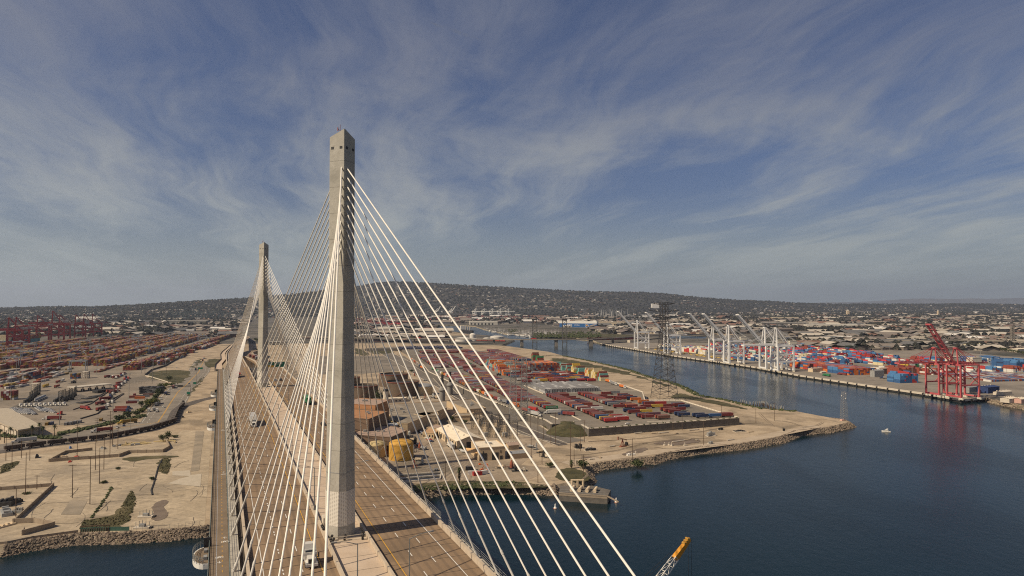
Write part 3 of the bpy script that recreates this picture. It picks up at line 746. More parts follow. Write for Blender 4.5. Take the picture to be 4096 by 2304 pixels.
def make_tower():
    mb = MB(); zs = [-1, 40, 66] + [72 + 6 * i for i in range(14)] + [155.7]
    loft(mb, [(z, tower_sec(z)) for z in zs], cap=False)
    # gable: two ridge ends on the bridge axis, low sides
    top = tower_sec(155); i = len(mb.v)
    pts_ = [(NX * n_ + AX * a_) for n_, a_ in top]
    zz = [155.7, 155.7, 157.3, 157.3, 155.7, 155.7, 157.3, 157.3]
    for p, z in zip(pts_, zz): mb.v.append((p.x, p.y, z))
    j = len(mb.v)
    for p in pts_: mb.v.append((p.x, p.y, 155.7))
    for e in range(8):
        f = (e + 1) % 8; mb.face((j + e, j + f, i + f, i + e))
    shaft = mb.build('tower', M_tower, br, loc=NX * -.5)
    mb = MB()                                                   # recessed dark roof slopes between the parapets
    c = [NX * n_ * .93 + AX * a_ * .9 for n_, a_ in top]
    a0, a1 = AX * 2.5, AX * -2.5; r0, r1 = NX * 2.6, NX * -2.6
    for r_ in (r0, r1): 
        q = [(a0.x, a0.y, 157.05), (a1.x, a1.y, 157.05), (r_.x, r_.y, 155.7)]; k = len(mb.v); mb.v += q; mb.face((k, k + 1, k + 2))
    mb.build('roof', M_dark, shaft)
    mb = MB(); mb.bar((-.6, .2, 156.3), (-.6, .2, 159.0), .06, 6); mb.bar((-.6, .2, 157.6), (-1.1, .1, 157.9), .07); mb.bar((-1.1, .1, 157.5), (-1.1, .1, 158.3), .12, 6)
    mb.bar((-.3, .4, 156.3), (-.3, .4, 157.5), .05)
    mb.build('antenna', surf('red_aerial', (.35, .08, .06)) if 'red_aerial' not in MATS else MATS['red_aerial'], shaft)
    for sg in (1, -1):
        for f in (.2, .78):
            for e0, e1 in ((NX * 2.85 * sg, AX * -2.85), (NX * 2.85 * sg, AX * 2.85)):
                p = e0.lerp(e1, f); d = (e1 - e0).normalized(); o = Vector((d.y, -d.x, 0)); o = o if o.dot(p) > 0 else -o
                ang = math.atan2(d.y, d.x); q = p + o * .02; mb = MB(); mb.box(q.x, q.y, 152.8, 153.4, .75, .16, ang); mb.build('vent_opening', M_dark, shaft)
    # pale perforated panel band round the foot
    mb = MB(); sec0 = [(n_ * 1.006 + (.02 if n_ > 0 else -.02), a_ * 1.006 + (.02 if a_ > 0 else -.02)) for n_, a_ in tower_sec(67.2)]
    sec1 = [(n_ * 1.006 + (.02 if n_ > 0 else -.02), a_ * 1.006 + (.02 if a_ > 0 else -.02)) for n_, a_ in tower_sec(74.9)]
    loft(mb, [(67.2, sec0), (74.9, sec1)]); me_o = mb.build('panel_band', M_panel, shaft)
    uvl = me_o.data.uv_layers.new(name='UVMap')
    for pl in me_o.data.polygons:
        if len(pl.vertices) != 4: continue
        vs = [Vector(me_o.data.vertices[k].co) for k in pl.vertices]; base = vs[0]; ax_ = (vs[1] - vs[0]); ax_.z = 0; ax_.normalize()
        for li, vv in zip(pl.loop_indices, vs): uvl.data[li].uv = ((vv - base).dot(ax_), vv.z - 67.2)
    mb = MB(); sec = [(n_ * 1.004 + (.015 if n_ > 0 else -.015), a_ * 1.004 + (.015 if a_ > 0 else -.015)) for n_, a_ in tower_sec(79)]
    loft(mb, [(79.0, sec), (79.18, sec)]); mb.build('ring_cable', M_grey, shaft)
    # formwork lift joints of the shaft
    for z in range(84, 154, 6):
        mb = MB()
        sec = [(n_ * 1.001 + (.004 if n_ > 0 else -.004), a_ * 1.001 + (.004 if a_ > 0 else -.004)) for n_, a_ in tower_sec(z)]
        loft(mb, [(z, sec), (z + .10, sec)], cap=False)
        mb.build('lift_joint', surf('lift_joint', (.27, .245, .20)) if 'lift_joint' not in MATS else MATS['lift_joint'], shaft)
    return shaft
shaft = make_tower()
T2 = shaft.copy(); COL.objects.link(T2); T2.location = AX * 306.5 + NX * -.9; KIDS[br.name].append(T2)
for ch in list(KIDS[shaft.name]):
    c = ch.copy(); COL.objects.link(c); c.parent = T2
# cables: ten in each quarter, each with its steel sleeve and socket
def make_cable(ts, s_deck, side, k):
    sgn = 1 if s_deck > ts else -1
    zt = 148.5 - 2.06 * (9 - k)
    rr0 = 2.85; nn_ = (.70 if side > 0 else -.55); aa = sgn * (rr0 - abs(nn_)) 
    ptop = AX * (ts + aa) + NX * (nn_ - (.5 if ts == 0 else .9)) + Vector((0, 0, zt))
    nb = 24.0 if side > 0 else -23.1
    pbot = Bp(s_deck, nb, -.4) - BO
    d = (pbot - ptop); L_ = d.length; u = d / L_
    # slight sag
    pts_ = []
    for i in range(13):
        f = i / 12; p = ptop + d * f; p = p + Vector((0, 0, -4 * f * (1 - f) * L_ * .0035)); pts_.append(p)
    mb = MB()
    for a, b in zip(pts_[:-1], pts_[1:]): mb.bar(a, b, .148, 8, cap=False)
    c = mb.build('stay_cable', M_cable, br, smooth=True)
    f = 8.6 / abs(ptop.z - pbot.z); p1 = pbot - u * (L_ * f) + Vector((0, 0, -4 * f * (1 - f) * L_ * .0035))
    mb = MB(); mb.bar(pbot, p1, .205, 10); mb.bar(p1 - u * .1, p1 + u * .5, .25, 10); mb.bar(p1 + u * -.6, p1 - u * .1, .15, 10, .25)
    mb.bar(pbot - u * 1.5, pbot - u * .7, .24, 10, .40); mb.bar(pbot - u * .7, pbot + u * .6, .40, 10, .36)
    mb.build('cable_sleeve', M_sleeve, c, smooth=True)
for ts in (0, 306.5):
    for side in (1, -1):
        for sg in (-1, 1):
            for k in range(10):
                make_cable(ts, ts + sg * (11.6 + (15.24 if (sg > 0) == (ts == 0) else 13.0) * k), side, k)
# lookouts bulging from the path
for sc in (-.6, 165, 225, 284):
    mb = MB(); poly = []
    for i in range(15):
        t = math.pi * i / 14; p = Bp(sc + 5.6 * math.cos(t), -27.9 - 3.2 * math.sin(t) ** .7, 0) - BO; poly.append((p.x, p.y))
    zb = deck_z(sc); mb.prism(poly, zb - 1.5, zb - .48); lk = mb.build('lookout', M_white, br)
    mb = MB(); poly2 = [(Vector((x, y)) * .5 + Vector((Bp(sc, -28.2).x - TX, Bp(sc, -28.2).y - TY)) * .5) for x, y in poly]
    c0 = Bp(sc, -28.0) - BO; poly2 = [(c0.x + (x - c0.x) * .93, c0.y + (y - c0.y) * .93) for x, y in poly]; mb.sheet(poly2, zb - .46); mb.build('floor', M_path, lk)
    mb = MB()
    for (x0, y0), (x1, y1) in zip(poly[:-1], poly[1:]):
        mb.bar((x0, y0, zb - .5), (x0, y0, zb + .95), .06)
        for f in (.35, .7, .95): mb.bar((x0, y0, zb + f), (x1, y1, zb + f), .045)
    mb.build('railing', M_pole, lk)
    mb = MB()
    for o in (-2.2, 2.2):
        p = Bp(sc + o, -28.6) - BO; mb.box(p.x, p.y, zb - .46, zb + .1, .7, 1.6, math.atan2(AX.y, AX.x) + 1.57)
    mb.build('bench', M_grey, lk)
    mb = MB(); p = Bp(sc + 5.2, -28.3) - BO; mb.box(p.x, p.y, zb - .46, zb + 1.6, .25, 1.5, math.atan2(NX.y, NX.x) + 1.57); mb.build('info_board', M_dark, lk)
# kit on the tower platform
mb = MB()
for s_, n_ in ((-3.6, -3.0), (-3.6, 3.8), (-5.6, 3.6), (-4.4, -.2), (-5.6, -2.9)):
    p = Bp(s_, n_, .1) - BO; mb.box(p.x, p.y, p.z, p.z + .8, .5, .5, .4, .7, .7); mb.bar((p.x, p.y, p.z + .7), (p.x + .3, p.y - .2, p.z + 1.25), .28, 8)
for k in range(3):
    p = Bp(1.5 + k * 1.2, -3.55, .6) - BO; mb.bar(p, p + Vector((-.5, -.3, .9)), .3, 8)
bpart('floodlight', mb, M_dark)
mb = MB(); p = Bp(-4.9, -3.6, .1) - BO; q = Bp(-4.9, 4.5, .1) - BO
for h in (.5, 1.0): mb.bar(p + Vector((0, 0, h)), q + Vector((0, 0, h)), .09)
bpart('platform_rail', mb, M_kerb)
for s_, ln in ((7.5, 3.0),):
    mb = MB(); p = Bp(s_, -2.6, .1) - BO; mb.box(p.x, p.y, p.z, p.z + 2.2, 1.6, ln, math.atan2(AX.y, AX.x) - 1.57); bpart('control_cabinet', mb, M_kerb)
# approach viaducts beyond the far tower, on piers down to the land
apL = [(470, -12.4), (610, -12.2), (800, -10), (1000, -4), (1200, 3), (1349, 7), (1540, 15), (1800, 32), (2100, 51), (2300, 50)]
apR = [(470, 13.7), (560, 13.7), (700, 13), (866, 10.5), (1000, 13), (1150, 20), (1300, 34), (1450, 55)]
def apzl(s): return deck_z(470) - (s - 470) * .018 if s <= 560 else max(8.0, deck_z(470) - 1.6 - (s - 560) * .029)
def apzr(s): return deck_z(470) - (s - 470) * .022 if s <= 560 else max(8.0, deck_z(470) - 2.0 - (s - 560) * .049)
for lst, wd_, apz in ((apL, 16.4, apzl), (apR, 17.0, apzr)):
    P_ = [Vector((AX * s_ + NX * n_)) + Vector((0, 0, apz(s_))) for s_, n_ in lst]
    mb = MB(); mb.ribbon(P_, wd_); nf = len(mb.f)
    mb.ribbon([p - Vector((0, 0, 2.2)) for p in P_], wd_)
    for sg in (-1, 1):
        a_ = [];
        for k, p in enumerate(P_):
            d = P_[min(k + 1, len(P_) - 1)] - P_[max(k - 1, 0)]; d.z = 0; d.normalize(); nn_ = Vector((d.y, -d.x, 0)); a_.append(p + nn_ * sg * wd_ / 2)
        for p, q in zip(a_[:-1], a_[1:]): mb.quad(p - Vector((0, 0, 2.2)), q - Vector((0, 0, 2.2)), q, p)
    bpart('approach_viaduct', mb, M_deckL)
    for sg in (-1, 1):
        mb = MB(); a_ = []
        for k, p in enumerate(P_):
            d = P_[min(k + 1, len(P_) - 1)] - P_[max(k - 1, 0)]; d.z = 0; d.normalize(); nn_ = Vector((d.y, -d.x, 0)); a_.append(p + nn_ * sg * (wd_ / 2 - .2) + Vector((0, 0, .5)))
        for p, q in zip(a_[:-1], a_[1:]): mb.bar(p, q, .55, 4)
        bpart('barrier', mb, M_barr)
    mb = MB(); mb.ribbon([p + Vector((0, 0, .02)) for p in P_], .2, off=-wd_ / 2 + 2.2); mb.ribbon([p + Vector((0, 0, .02)) for p in P_], .2, off=wd_ / 2 - 2.2); bpart('edge_line', mb, M_white)
    for k, p in enumerate(P_[:-1]):
        for f in (0, .5):
            q = p.lerp(P_[k + 1], f)
            if q.z > 12: mb = MB(); mb.box(q.x, q.y, 4, q.z - 2.2, 4.5, 3, .3); bpart('approach_pier', mb, M_barr)
# the bike path leaves the deck and snakes down towards the land
PP_ = [Bp(468, -26, -.45) - BO] + [Vector((p.x, p.y, p.z)) - BO for p in (at('O', 352, 1335, 61), at('O', 362, 1250, 58), at('O', 455, 1150, 53), at('O', 437, 1050, 46), at('O', 470, 1000, 40), at('O', 560, 920, 31), at('O', 620, 868, 24))]
mb = MB(); mb.ribbon(PP_, 6.0); mb.ribbon([p - Vector((0, 0, 1.4)) for p in PP_], 6.0); bpart('path_ramp', mb, M_med)
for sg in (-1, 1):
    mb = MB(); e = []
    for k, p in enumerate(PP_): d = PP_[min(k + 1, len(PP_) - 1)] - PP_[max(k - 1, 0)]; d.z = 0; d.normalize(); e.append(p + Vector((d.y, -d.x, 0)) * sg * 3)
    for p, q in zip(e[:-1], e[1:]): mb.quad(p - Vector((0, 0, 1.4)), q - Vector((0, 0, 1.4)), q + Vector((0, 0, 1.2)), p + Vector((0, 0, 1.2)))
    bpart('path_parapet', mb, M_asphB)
# ================================================================== KINDS OF THINGS (one of each, copied later)
M_tint = surf('container_paint', None, None, .35, .65, src='object', grain=.10, gscale=.9, dust=.22, stains=((.16, .10, .07), .5, .25))
M_attr = surf('stacked_paint', None, None, .25, .7, src='attr', grain=.12, gscale=.6, dust=.16)
M_body = surf('vehicle_paint', None, None, .4, .35, src='object', grain=.03, spec=.5)
M_plain = surf('wall_paint', None, None, .2, .85, src='object', grain=.10, gscale=.6)
M_cityattr = surf('town_walls', None, None, .05, .9, src='attr', grain=.10, gscale=.05)
M_glass = surf('dark_glass', (.02, .025, .03), None, .4, .12, spec=.6, grain=0)
M_tyre = surf('tyre_rubber', (.022, .021, .020), None, .5, .9)
M_lens = surf('headlamp_lens', (.7, .7, .68), None, .5, .2, grain=0)
M_cream = surf('machinery_cream', (.60, .54, .42), (.66, .60, .48), .4, .6)
CC = {'maroon': (.20, .036, .032), 'rust red': (.27, .066, .042), 'brown': (.19, .085, .058), 'navy': (.028, .045, .105), 'blue': (.04, .105, .235), 'orange': (.62, .17, .035), 'red': (.42, .04, .035),
      'grey': (.23, .225, .22), 'pale grey': (.44, .43, .41), 'white': (.66, .62, .55), 'green': (.03, .20, .075), 'teal': (.17, .40, .34), 'yellow': (.56, .37, .06), 'cream': (.66, .55, .33),
      'purple': (.15, .062, .08), 'sky blue': (.075, .20, .38), 'scarlet': (.60, .05, .065), 'ochre': (.255, .155, .032), 'black': (.02, .02, .022), 'silver': (.42, .42, .42)}
def pick(rnd, tab):
    t = rnd.uniform(0, sum(w for _, w in tab)); 
    for c, w in tab:
        t -= w
        if t <= 0: return c
    return tab[-1][0]
PROTO = []
def proto(o):
    """the first of a kind: moved to its place by the first copy"""
    return o
FIRST = {}
def place(key, loc, rz, label, color=None, group=None):
    """puts the original the first time, copies after that"""
    o = FIRST[key]
    if not o.get('used'):
        o['used'] = 1; o.location = loc; o.rotation_euler = (0, 0, rz)
        if color is not None:
            o.color = (*color, 1)
            for ch in KIDS.get(o.name, []):
                if ch.get('tint'): ch.color = (*color, 1)
        if group: o['group'] = group
        return tag(o, label, None, group)
    r = dup(o, loc, rz, label, color, group)
    return r

# ---- shipping container (12.2 m), corner posts and rails proud of the corrugated panels
def container_mesh(L_=12.19, W_=2.44, H_=2.6, z=0):
    mb = MB(); mb.box(0, 0, z + .08, z + H_ - .06, L_ - .12, W_ - .12)
    for sx in (-1, 1):
        for sy in (-1, 1):
            mb.box(sx * (L_ / 2 - .09), sy * (W_ / 2 - .09), z, z + H_, .18, .18)
    for sy in (-1, 1):
        for zz in (z + .02, z + H_ - .14): mb.box(0, sy * (W_ / 2 - .06), zz, zz + .13, L_ - .36, .12)
    for sx in (-1, 1):
        for zz in (z + .02, z + H_ - .14): mb.box(sx * (L_ / 2 - .06), 0, zz, zz + .13, .12, W_ - .36)
    for y in (-.8, -.35, .35, .8): mb.bar((L_ / 2 - .03, y, z + .2), (L_ / 2 - .03, y, z + H_ - .2), .035)
    return mb
FIRST['container'] = container_mesh().build('shipping_container', M_tint, cat='container')
t_ = thing('container_trailer', None, 'trailer')
container_mesh(z=1.3).build('container', M_tint, t_, tint=1)
mb = MB()
for sy in (-.5, .5): mb.box(0, sy, 1.0, 1.28, 12.0, .16)
for x in (-5.4, -2.5, 0, 2.5, 5.4): mb.box(x, 0, 1.02, 1.2, .14, 2.3)
for sy in (-.7, .7): mb.box(3.6, sy, .05, 1.0, .18, .18)
mb.build('chassis', M_dark, t_)
mb = MB()
for x in (-4.9, -3.6):
    for sy in (-1, 1): mb.bar((x, sy * 1.2, .52), (x, sy * .62, .52), .52, 10)
mb.build('wheels', M_tyre, t_)
FIRST['trailer'] = t_

# ---- lorries; forward is +x
def make_truck(key, name, label_cat, load):
    t = thing(name, None, label_cat)
    mb = MB(); mb.box(6.6, 0, .95, 2.0, 2.3, 1.7, 0, .92, .86); mb.box(6.2, 0, .7, 1.15, 3.0, 2.3)       # bonnet
    mb.box(4.2, 0, .9, 2.5, 2.7, 2.44); mb.box(4.0, 0, 2.5, 3.0, 2.3, 2.4, 0, .86, .95); mb.box(3.75, 0, 3.0, 3.95, 2.2, 2.36, 0, .72, .96)
    mb.box(7.75, 0, .45, .95, .35, 2.35)
    mb.build('cab', M_body, t, tint=1)
    mb = MB(); mb.quad((5.565, -1.05, 1.95), (5.565, 1.05, 1.95), (5.17, .98, 2.86), (5.17, -.98, 2.86))
    for sy in (-1, 1): mb.box(4.75, sy * 1.215, 1.8, 2.5, 1.0, .04)
    mb.build('windscreen', M_glass, t)
    mb = MB(); mb.box(7.74, 0, 1.05, 1.85, .06, 1.25); mb.build('grille', M_dark, t)
    for sy in (-1, 1):
        mb = MB(); mb.box(7.72, sy * .92, 1.05, 1.3, .1, .35); mb.build('headlight', M_lens, t)
        mb = MB(); mb.bar((5.6, sy * 1.2, 2.0), (5.75, sy * 1.5, 2.0), .04); mb.box(5.75, sy * 1.55, 1.6, 2.4, .12, .26); mb.build('mirror', M_dark, t)
    mb = MB(); mb.box(3.0, 0, .75, 1.0, 9.5, .9)
    mb.build('frame', M_dark, t)
    for x, ws in ((6.6, 1), (2.6, 1), (1.3, 1), (-7.3, 1), (-8.6, 1)):
        if load is None and x < 0: continue
        mb = MB()
        for sy in (-1, 1): mb.bar((x, sy * 1.22, .52), (x, sy * .66, .52), .52, 12)
        mb.build('wheel', M_tyre, t)
    if load == 'van':
        mb = MB(); mb.box(-3.2, 0, 1.15, 4.1, 13.0, 2.55); mb.box(-3.2, 0, 1.0, 1.15, 12.9, 2.4); mb.build('trailer', M_tint, t, color=CC['pale grey'])
        mb = MB(); mb.box(-9.68, 0, 1.3, 3.95, .05, 2.3); mb.build('trailer_door', M_grey, t)
    elif load == 'box':
        c = container_mesh(z=1.3); c.v = [(x - 3.2, y, z) for x, y, z in c.v]; c.build('container', M_tint, t, tint=None)
        mb = MB(); mb.box(-3.2, 0, 1.0, 1.28, 12.2, 1.1); mb.build('chassis', M_dark, t)
    FIRST[key] = t; return t
make_truck('truck_van', 'articulated_truck', 'truck', 'van')
make_truck('truck_box', 'container_truck', 'truck', 'box')
make_truck('tractor', 'tractor_unit', 'truck', None)
def truck(key, loc, rz, label, cab='white', load=None, group=None):
    o = place(key, loc, rz, label, CC[cab], group)
    if load:
        for ch in o.children:
            if ch.name.split('.')[0] in ('container', 'trailer'): ch.color = (*CC[load], 1)
    return o

# ---- cars; forward is +x
def car_mb(kind):
    mb = MB(); L_ = 4.6
    prof = {'car': [(-2.3, .35), (-2.3, .85), (-1.7, .98), (-1.2, 1.42), (.3, 1.45), (1.0, .98), (2.15, .82), (2.3, .55), (2.3, .35)],
            'pickup': [(-2.8, .5), (-2.8, 1.15), (-.8, 1.15), (-.7, 1.85), (.6, 1.88), (1.2, 1.2), (2.6, 1.08), (2.7, .5)]}[kind]
    i = len(mb.v); n_ = len(prof)
    for sy in (-1, 1):
        for x, z in prof: mb.v.append((x, sy * (.88 if z < 1.2 else .68), z))
    for k in range(n_):
        j = (k + 1) % n_; mb.face((i + k, i + n_ + k, i + n_ + j, i + j))
    mb.face(tuple(i + k for k in range(n_))); mb.face(tuple(i + n_ + k for k in reversed(range(n_))))
    return mb
for kind in ('car', 'pickup'):
    t = thing('pickup_truck' if kind == 'pickup' else 'car', None, 'pickup' if kind == 'pickup' else 'car')
    car_mb(kind).build('body', M_body, t, tint=1)
    mb = MB()
    if kind == 'car':
        for sy in (-1, 1): mb.quad((-1.3, sy * .80, 1.0), (.75, sy * .80, 1.02), (.2, sy * .70, 1.38), (-1.05, sy * .70, 1.38))
        mb.quad((1.02, -.7, 1.0), (1.02, .7, 1.0), (.36, .6, 1.43), (.36, -.6, 1.43)); mb.quad((-1.72, -.7, 1.0), (-1.72, .7, 1.0), (-1.24, .6, 1.41), (-1.24, -.6, 1.41))
    else:
        for sy in (-1, 1): mb.quad((-.6, sy * .83, 1.25), (1.0, sy * .83, 1.27), (.5, sy * .71, 1.78), (-.55, sy * .71, 1.78))
        mb.quad((1.22, -.72, 1.25), (1.22, .72, 1.25), (.68, .6, 1.84), (.68, -.6, 1.84))
    mb.build('windows', M_glass, t)
    for x in (-1.4, 1.45):
        mb = MB()
        for sy in (-1, 1): mb.bar((x, sy * .92, .34), (x, sy * .66, .34), .34, 10)
        mb.build('wheel', M_tyre, t)
    FIRST[kind] = t

# ---- lamp posts and poles
def lamp(key, name, h, arm, double=False, mat=None):
    t = thing(name, None, 'lamp post'); mb = MB(); mb.bar((0, 0, 0), (0, 0, h), .14, 8, .08); mb.bar((0, 0, 0), (0, 0, .5), .22, 8); mb.build('pole', mat or M_pole, t)
    for sg in ((1, -1) if double else (1,)):
        mb = MB(); mb.bar((0, 0, h - .1), (sg * arm * .55, 0, h + .55), .07, 6); mb.bar((sg * arm * .55, 0, h + .55), (sg * arm, 0, h + .75), .055, 6); a = mb.build('arm', mat or M_pole, t)
        mb = MB(); mb.box(sg * (arm + .35), 0, h + .66, h + .84, .9, .34); mb.build('lamp_head', M_grey, a)
    FIRST[key] = t
lamp('bridge_lamp', 'street_lamp', 10.6, 3.6)
lamp('road_lamp', 'street_lamp', 9.5, 2.6, False, M_grey)
t = thing('flood_mast', None, 'light mast'); mb = MB(); mb.bar((0, 0, 0), (0, 0, 30), .38, 8, .17); mb.build('pole', M_grey, t)
mb = MB(); mb.lathe(0, 0, [(1.5, 29.6), (1.5, 30.0)], 10)
for k in range(6): mb.box(1.7 * math.cos(k * 1.047), 1.7 * math.sin(k * 1.047), 29.2, 29.9, .6, .5, k * 1.047)
mb.build('lamp_ring', M_pole, t); FIRST['mast'] = t
def pole(key, name, h, arms):
    t = thing(name, None, 'utility pole'); mb = MB(); mb.bar((0, 0, 0), (0, 0, h), .24, 8, .15); mb.build('pole', M_wood, t)
    for z, l in arms:
        mb = MB(); mb.box(0, .15, h - z - .1, h - z + .1, l, .16)
        for x in (-.45, -.25, .25, .45): mb.bar((x * l, .15, h - z + .1), (x * l, .15, h - z + .35), .05)
        mb.build('crossarm', M_wood, t)
    FIRST[key] = t
pole('pole_bare', 'timber_pole', 24.0, [])
pole('pole_arm', 'utility_pole', 24.0, [(.6, 3.2), (2.2, 3.2)])
pole('pole_top', 'utility_pole', 19.0, [(.5, 4.2)])
pole('pole_tall', 'utility_pole', 32.0, [(.7, 4.0), (3.2, 4.6), (5.8, 4.0)])

# ---- lattice work
def lattice(mb, base, top, w0, w1, n, r, diag=True, prof=None):
    """four-legged lattice between two centres; prof gives width by fraction"""
    base = Vector(base); top = Vector(top); ring = []
    d = (top - base); ax = d.normalized(); up = Vector((0, 0, 1)) if abs(ax.z) < .9 else Vector((0, 1, 0))
    a = ax.cross(up).normalized(); b = ax.cross(a)
    for i in range(n + 1):
        f = i / n; w_ = prof(f) if prof else w0 + (w1 - w0) * f
        c = base + d * f; ring.append([c + a * sx * w_ / 2 + b * sy * w_ / 2 for sx, sy in ((-1, -1), (1, -1), (1, 1), (-1, 1))])
    for i in range(n):
        for k in range(4):
            j = (k + 1) % 4; mb.bar(ring[i][k], ring[i + 1][k], r, 4, cap=False)
            mb.bar(ring[i + 1][k], ring[i + 1][j], r * .7, 4, cap=False)
            if diag:
                mb.bar(ring[i][k], ring[i + 1][j], r * .6, 4, cap=False)
                if diag == 2: mb.bar(ring[i][j], ring[i + 1][k], r * .6, 4, cap=False)
    return mb

# ---- ship-to-shore crane. local: water side towards -x, quay along y, waterside rail at x=0
def sts(key, name, pm, up, boom_len=64, rise=47, H_=44, apex=74, gauge=30, house=M_cream, th=1.5):
    t = thing(name, None, 'crane'); by = 9.5
    mb = MB()
    for y in (-by, by):
        for x in (0, gauge): mb.box(x, y, .8, 2.2, 1.6, 5.0); mb.box(x, y, .0, .8, 1.2, 6.4)
    mb.build('bogies', house, t)
    for x in (0, gauge):
        for y in (-by, by):
            mb = MB(); mb.box(x, y, 2.2, H_, 1.75 * th, 1.6 * th, 0, .9, .9); mb.build('leg', pm, t)
    mb = MB()
    for x in (0, gauge): mb.box(x, 0, 2.4, 4.6 if x == 0 else 4.0, 1.3, 2 * by - 1.5); mb.box(x, 0, H_ - 2.0, H_, 1.4, 2 * by + 1.6)
    for y in (-by, by):
        mb.bar((0, y, 17), (gauge, y, 17), 1.0 * th); mb.bar((0, y, H_ - 1), (gauge, y, H_ - 1), 1.0 * th)
        mb.bar((gauge * .5, y, 17), (gauge, y, H_ - 14), .5 * th); mb.bar((0, y, H_ - 3), (gauge, y, 19), .6 * th)
        mb.bar((0, y, H_ * .66), (gauge, y, H_ * .66), .7 * th)
    mb.build('portal_bracing', pm, t)
    mb = MB()
    for y in (-by * .55, by * .55): mb.bar((1, y, H_), (3, y * .35, apex), .9 * th, 4, .6 * th); mb.bar((gauge * .85, y, H_), (4, y * .35, apex - 1), .45 * th)
    mb.box(3, 0, apex - 1.2, apex + .6, 2.4, 5.0)
    mb.build('apex_frame', pm, t)
    mb = MB()
    for y in (-3.0, 3.0): mb.box(gauge * .5 + 8, y, H_ - .2, H_ + 1.7, gauge + 26, 1.1)
    for x in range(-2, int(gauge) + 22, 6): mb.box(x, 0, H_ + .2, H_ + .8, .6, 6)
    mb.build('girder', pm, t)
    mb = MB(); mb.box(gauge + 4, 0, H_ + 1.7, H_ + 7.2, 14, 8.5); mb.box(gauge + 4, 0, H_ + 7.2, H_ + 7.6, 14.4, 9); mb.build('machinery_house', house, t)
    mb = MB(); mb.box(12, 0, H_ - 4.5, H_ - 1.2, 3.0, 2.8); mb.build('operator_cab', M_glass, t)
    h0 = Vector((-2, 0, H_ + .8)); a_ = R(rise) if up else 0; dv = Vector((-math.cos(a_), 0, math.sin(a_))); tip = h0 + dv * boom_len; mb = MB()
    nv = Vector((-math.sin(a_), 0, -math.cos(a_)))
    for y in (-3.0, 3.0):
        mb.bar(h0 + Vector((0, y, 0)), tip + Vector((0, y, 0)), .95 * th); 
        q = -nv * 2.6
        mb.bar(h0 + Vector((0, y, 0)) + q, tip + Vector((0, y * .9, 0)) + q * .6, .3 * th)
        for k in range(10):
            f0, f1 = k / 10, (k + .5) / 10; mb.bar(h0 + dv * boom_len * f0 + Vector((0, y, 0)), h0 + dv * boom_len * f1 + Vector((0, y, 0)) + q, .22)
    for k in range(0, 9): p = h0 + dv * boom_len * k / 8; mb.bar(p + Vector((0, -3, 0)), p + Vector((0, 3, 0)), .42 * th)
    mb.bar(tip + Vector((0, -3.6, 0)), tip + Vector((0, 3.6, 0)), 1.3)
    mb.build('boom', pm, t)
    mb = MB(); ap = Vector((3, 0, apex))
    for y in (-2.2, 2.2):
        if not up:
            for f in (.45, .92): mb.bar(ap + Vector((0, y, 0)), h0 + dv * boom_len * f + Vector((0, y, 1)), .22)
        else: mb.bar(ap + Vector((0, y, 0)), h0 + dv * boom_len * .35 + Vector((0, y, 1)), .2)
        mb.bar(ap + Vector((0, y, 0)), (gauge + 20, y, H_ + 1.7), .3); mb.bar(ap + Vector((0, y, 0)), (gauge, y * 2, H_ + 1.5), .3)
    mb.build('stay_bar', pm, t)
    FIRST[key] = t
M_stsw = surf('crane_white', (.72, .69, .64), (.80, .77, .72), .1, .55, grain=.04)
M_stsr = surf('crane_red', (.30, .035, .035), (.38, .055, .05), .1, .55, grain=.06)
M_stsr2 = surf('faded_crane_red', (.42, .075, .08), (.52, .125, .125), .08, .6, grain=.06)
M_stsg = surf('crane_greygreen', (.10, .14, .125), (.15, .19, .17), .1, .6)
sts('sts_up', 'container_crane', M_stsw, True, 70, 47, 44, 74, 30, M_cream, 1.8)
sts('sts_down', 'container_crane', M_stsw, False, 58, 0, 44, 74, 30, M_cream, 1.8)
sts('red_up', 'container_crane', M_stsr2, True, 58, 54, 42, 61, 27, M_cream, 1.1)
sts('red_down', 'container_crane', M_stsr2, False, 50, 0, 41, 60, 27, M_cream, 1.1)
sts('far_red', 'container_crane', M_stsr, False, 55, 0, 48, 82, 32, M_grey, 2.6)
sts('far_green', 'container_crane', M_stsg, True, 52, 62, 42, 66, 28, M_kerb, 2.2)
# ---- rubber-tyred gantry: spans x, rolls along y
def rtg(key, pm, span=24, H_=19, D_=9):
    t = thing('yard_gantry_crane', None, 'gantry crane')
    for x in (-span / 2, span / 2):
        for y in (-D_ / 2, D_ / 2):
            mb = MB(); mb.box(x, y, 1.2, H_ - 1.2, .95, .95); mb.build('leg', pm, t)
        mb = MB(); mb.box(x, 0, .9, 1.9, 1.1, D_ + 3)
        for y in (-D_ / 2 - .6, D_ / 2 + .6): mb.bar((x - .5, y, .75), (x + .5, y, .75), .75, 10)
        mb.build('wheel_sill', M_dark, t)
    mb = MB()
    for y in (-D_ / 2, D_ / 2): mb.box(0, y, H_ - 1.4, H_ + .3, span + 2.2, 1.1)
    for x in (-span / 2, span / 2): mb.box(x, 0, H_ - 1.3, H_, .9, D_ - 1)
    mb.build('top_girder', pm, t)
    mb = MB(); mb.box(span * .2, 0, H_ + .3, H_ + 2.4, 4.5, D_ * .8); mb.box(span * .2, -D_ * .3, H_ - 4, H_ - 1.6, 2.2, 2.2); mb.build('trolley', M_grey, t)
    FIRST[key] = t
M_rtg = surf('gantry_grey', (.27, .29, .30), (.34, .36, .37), .2, .6)
M_rtgg = surf('gantry_green', (.03, .055, .03), (.05, .08, .045), .2, .6)
rtg('rtg', M_rtg); rtg('rtg_green', M_rtgg, 24, 20, 10)
rtg('rtg_red', M_stsr, 26, 20, 9)

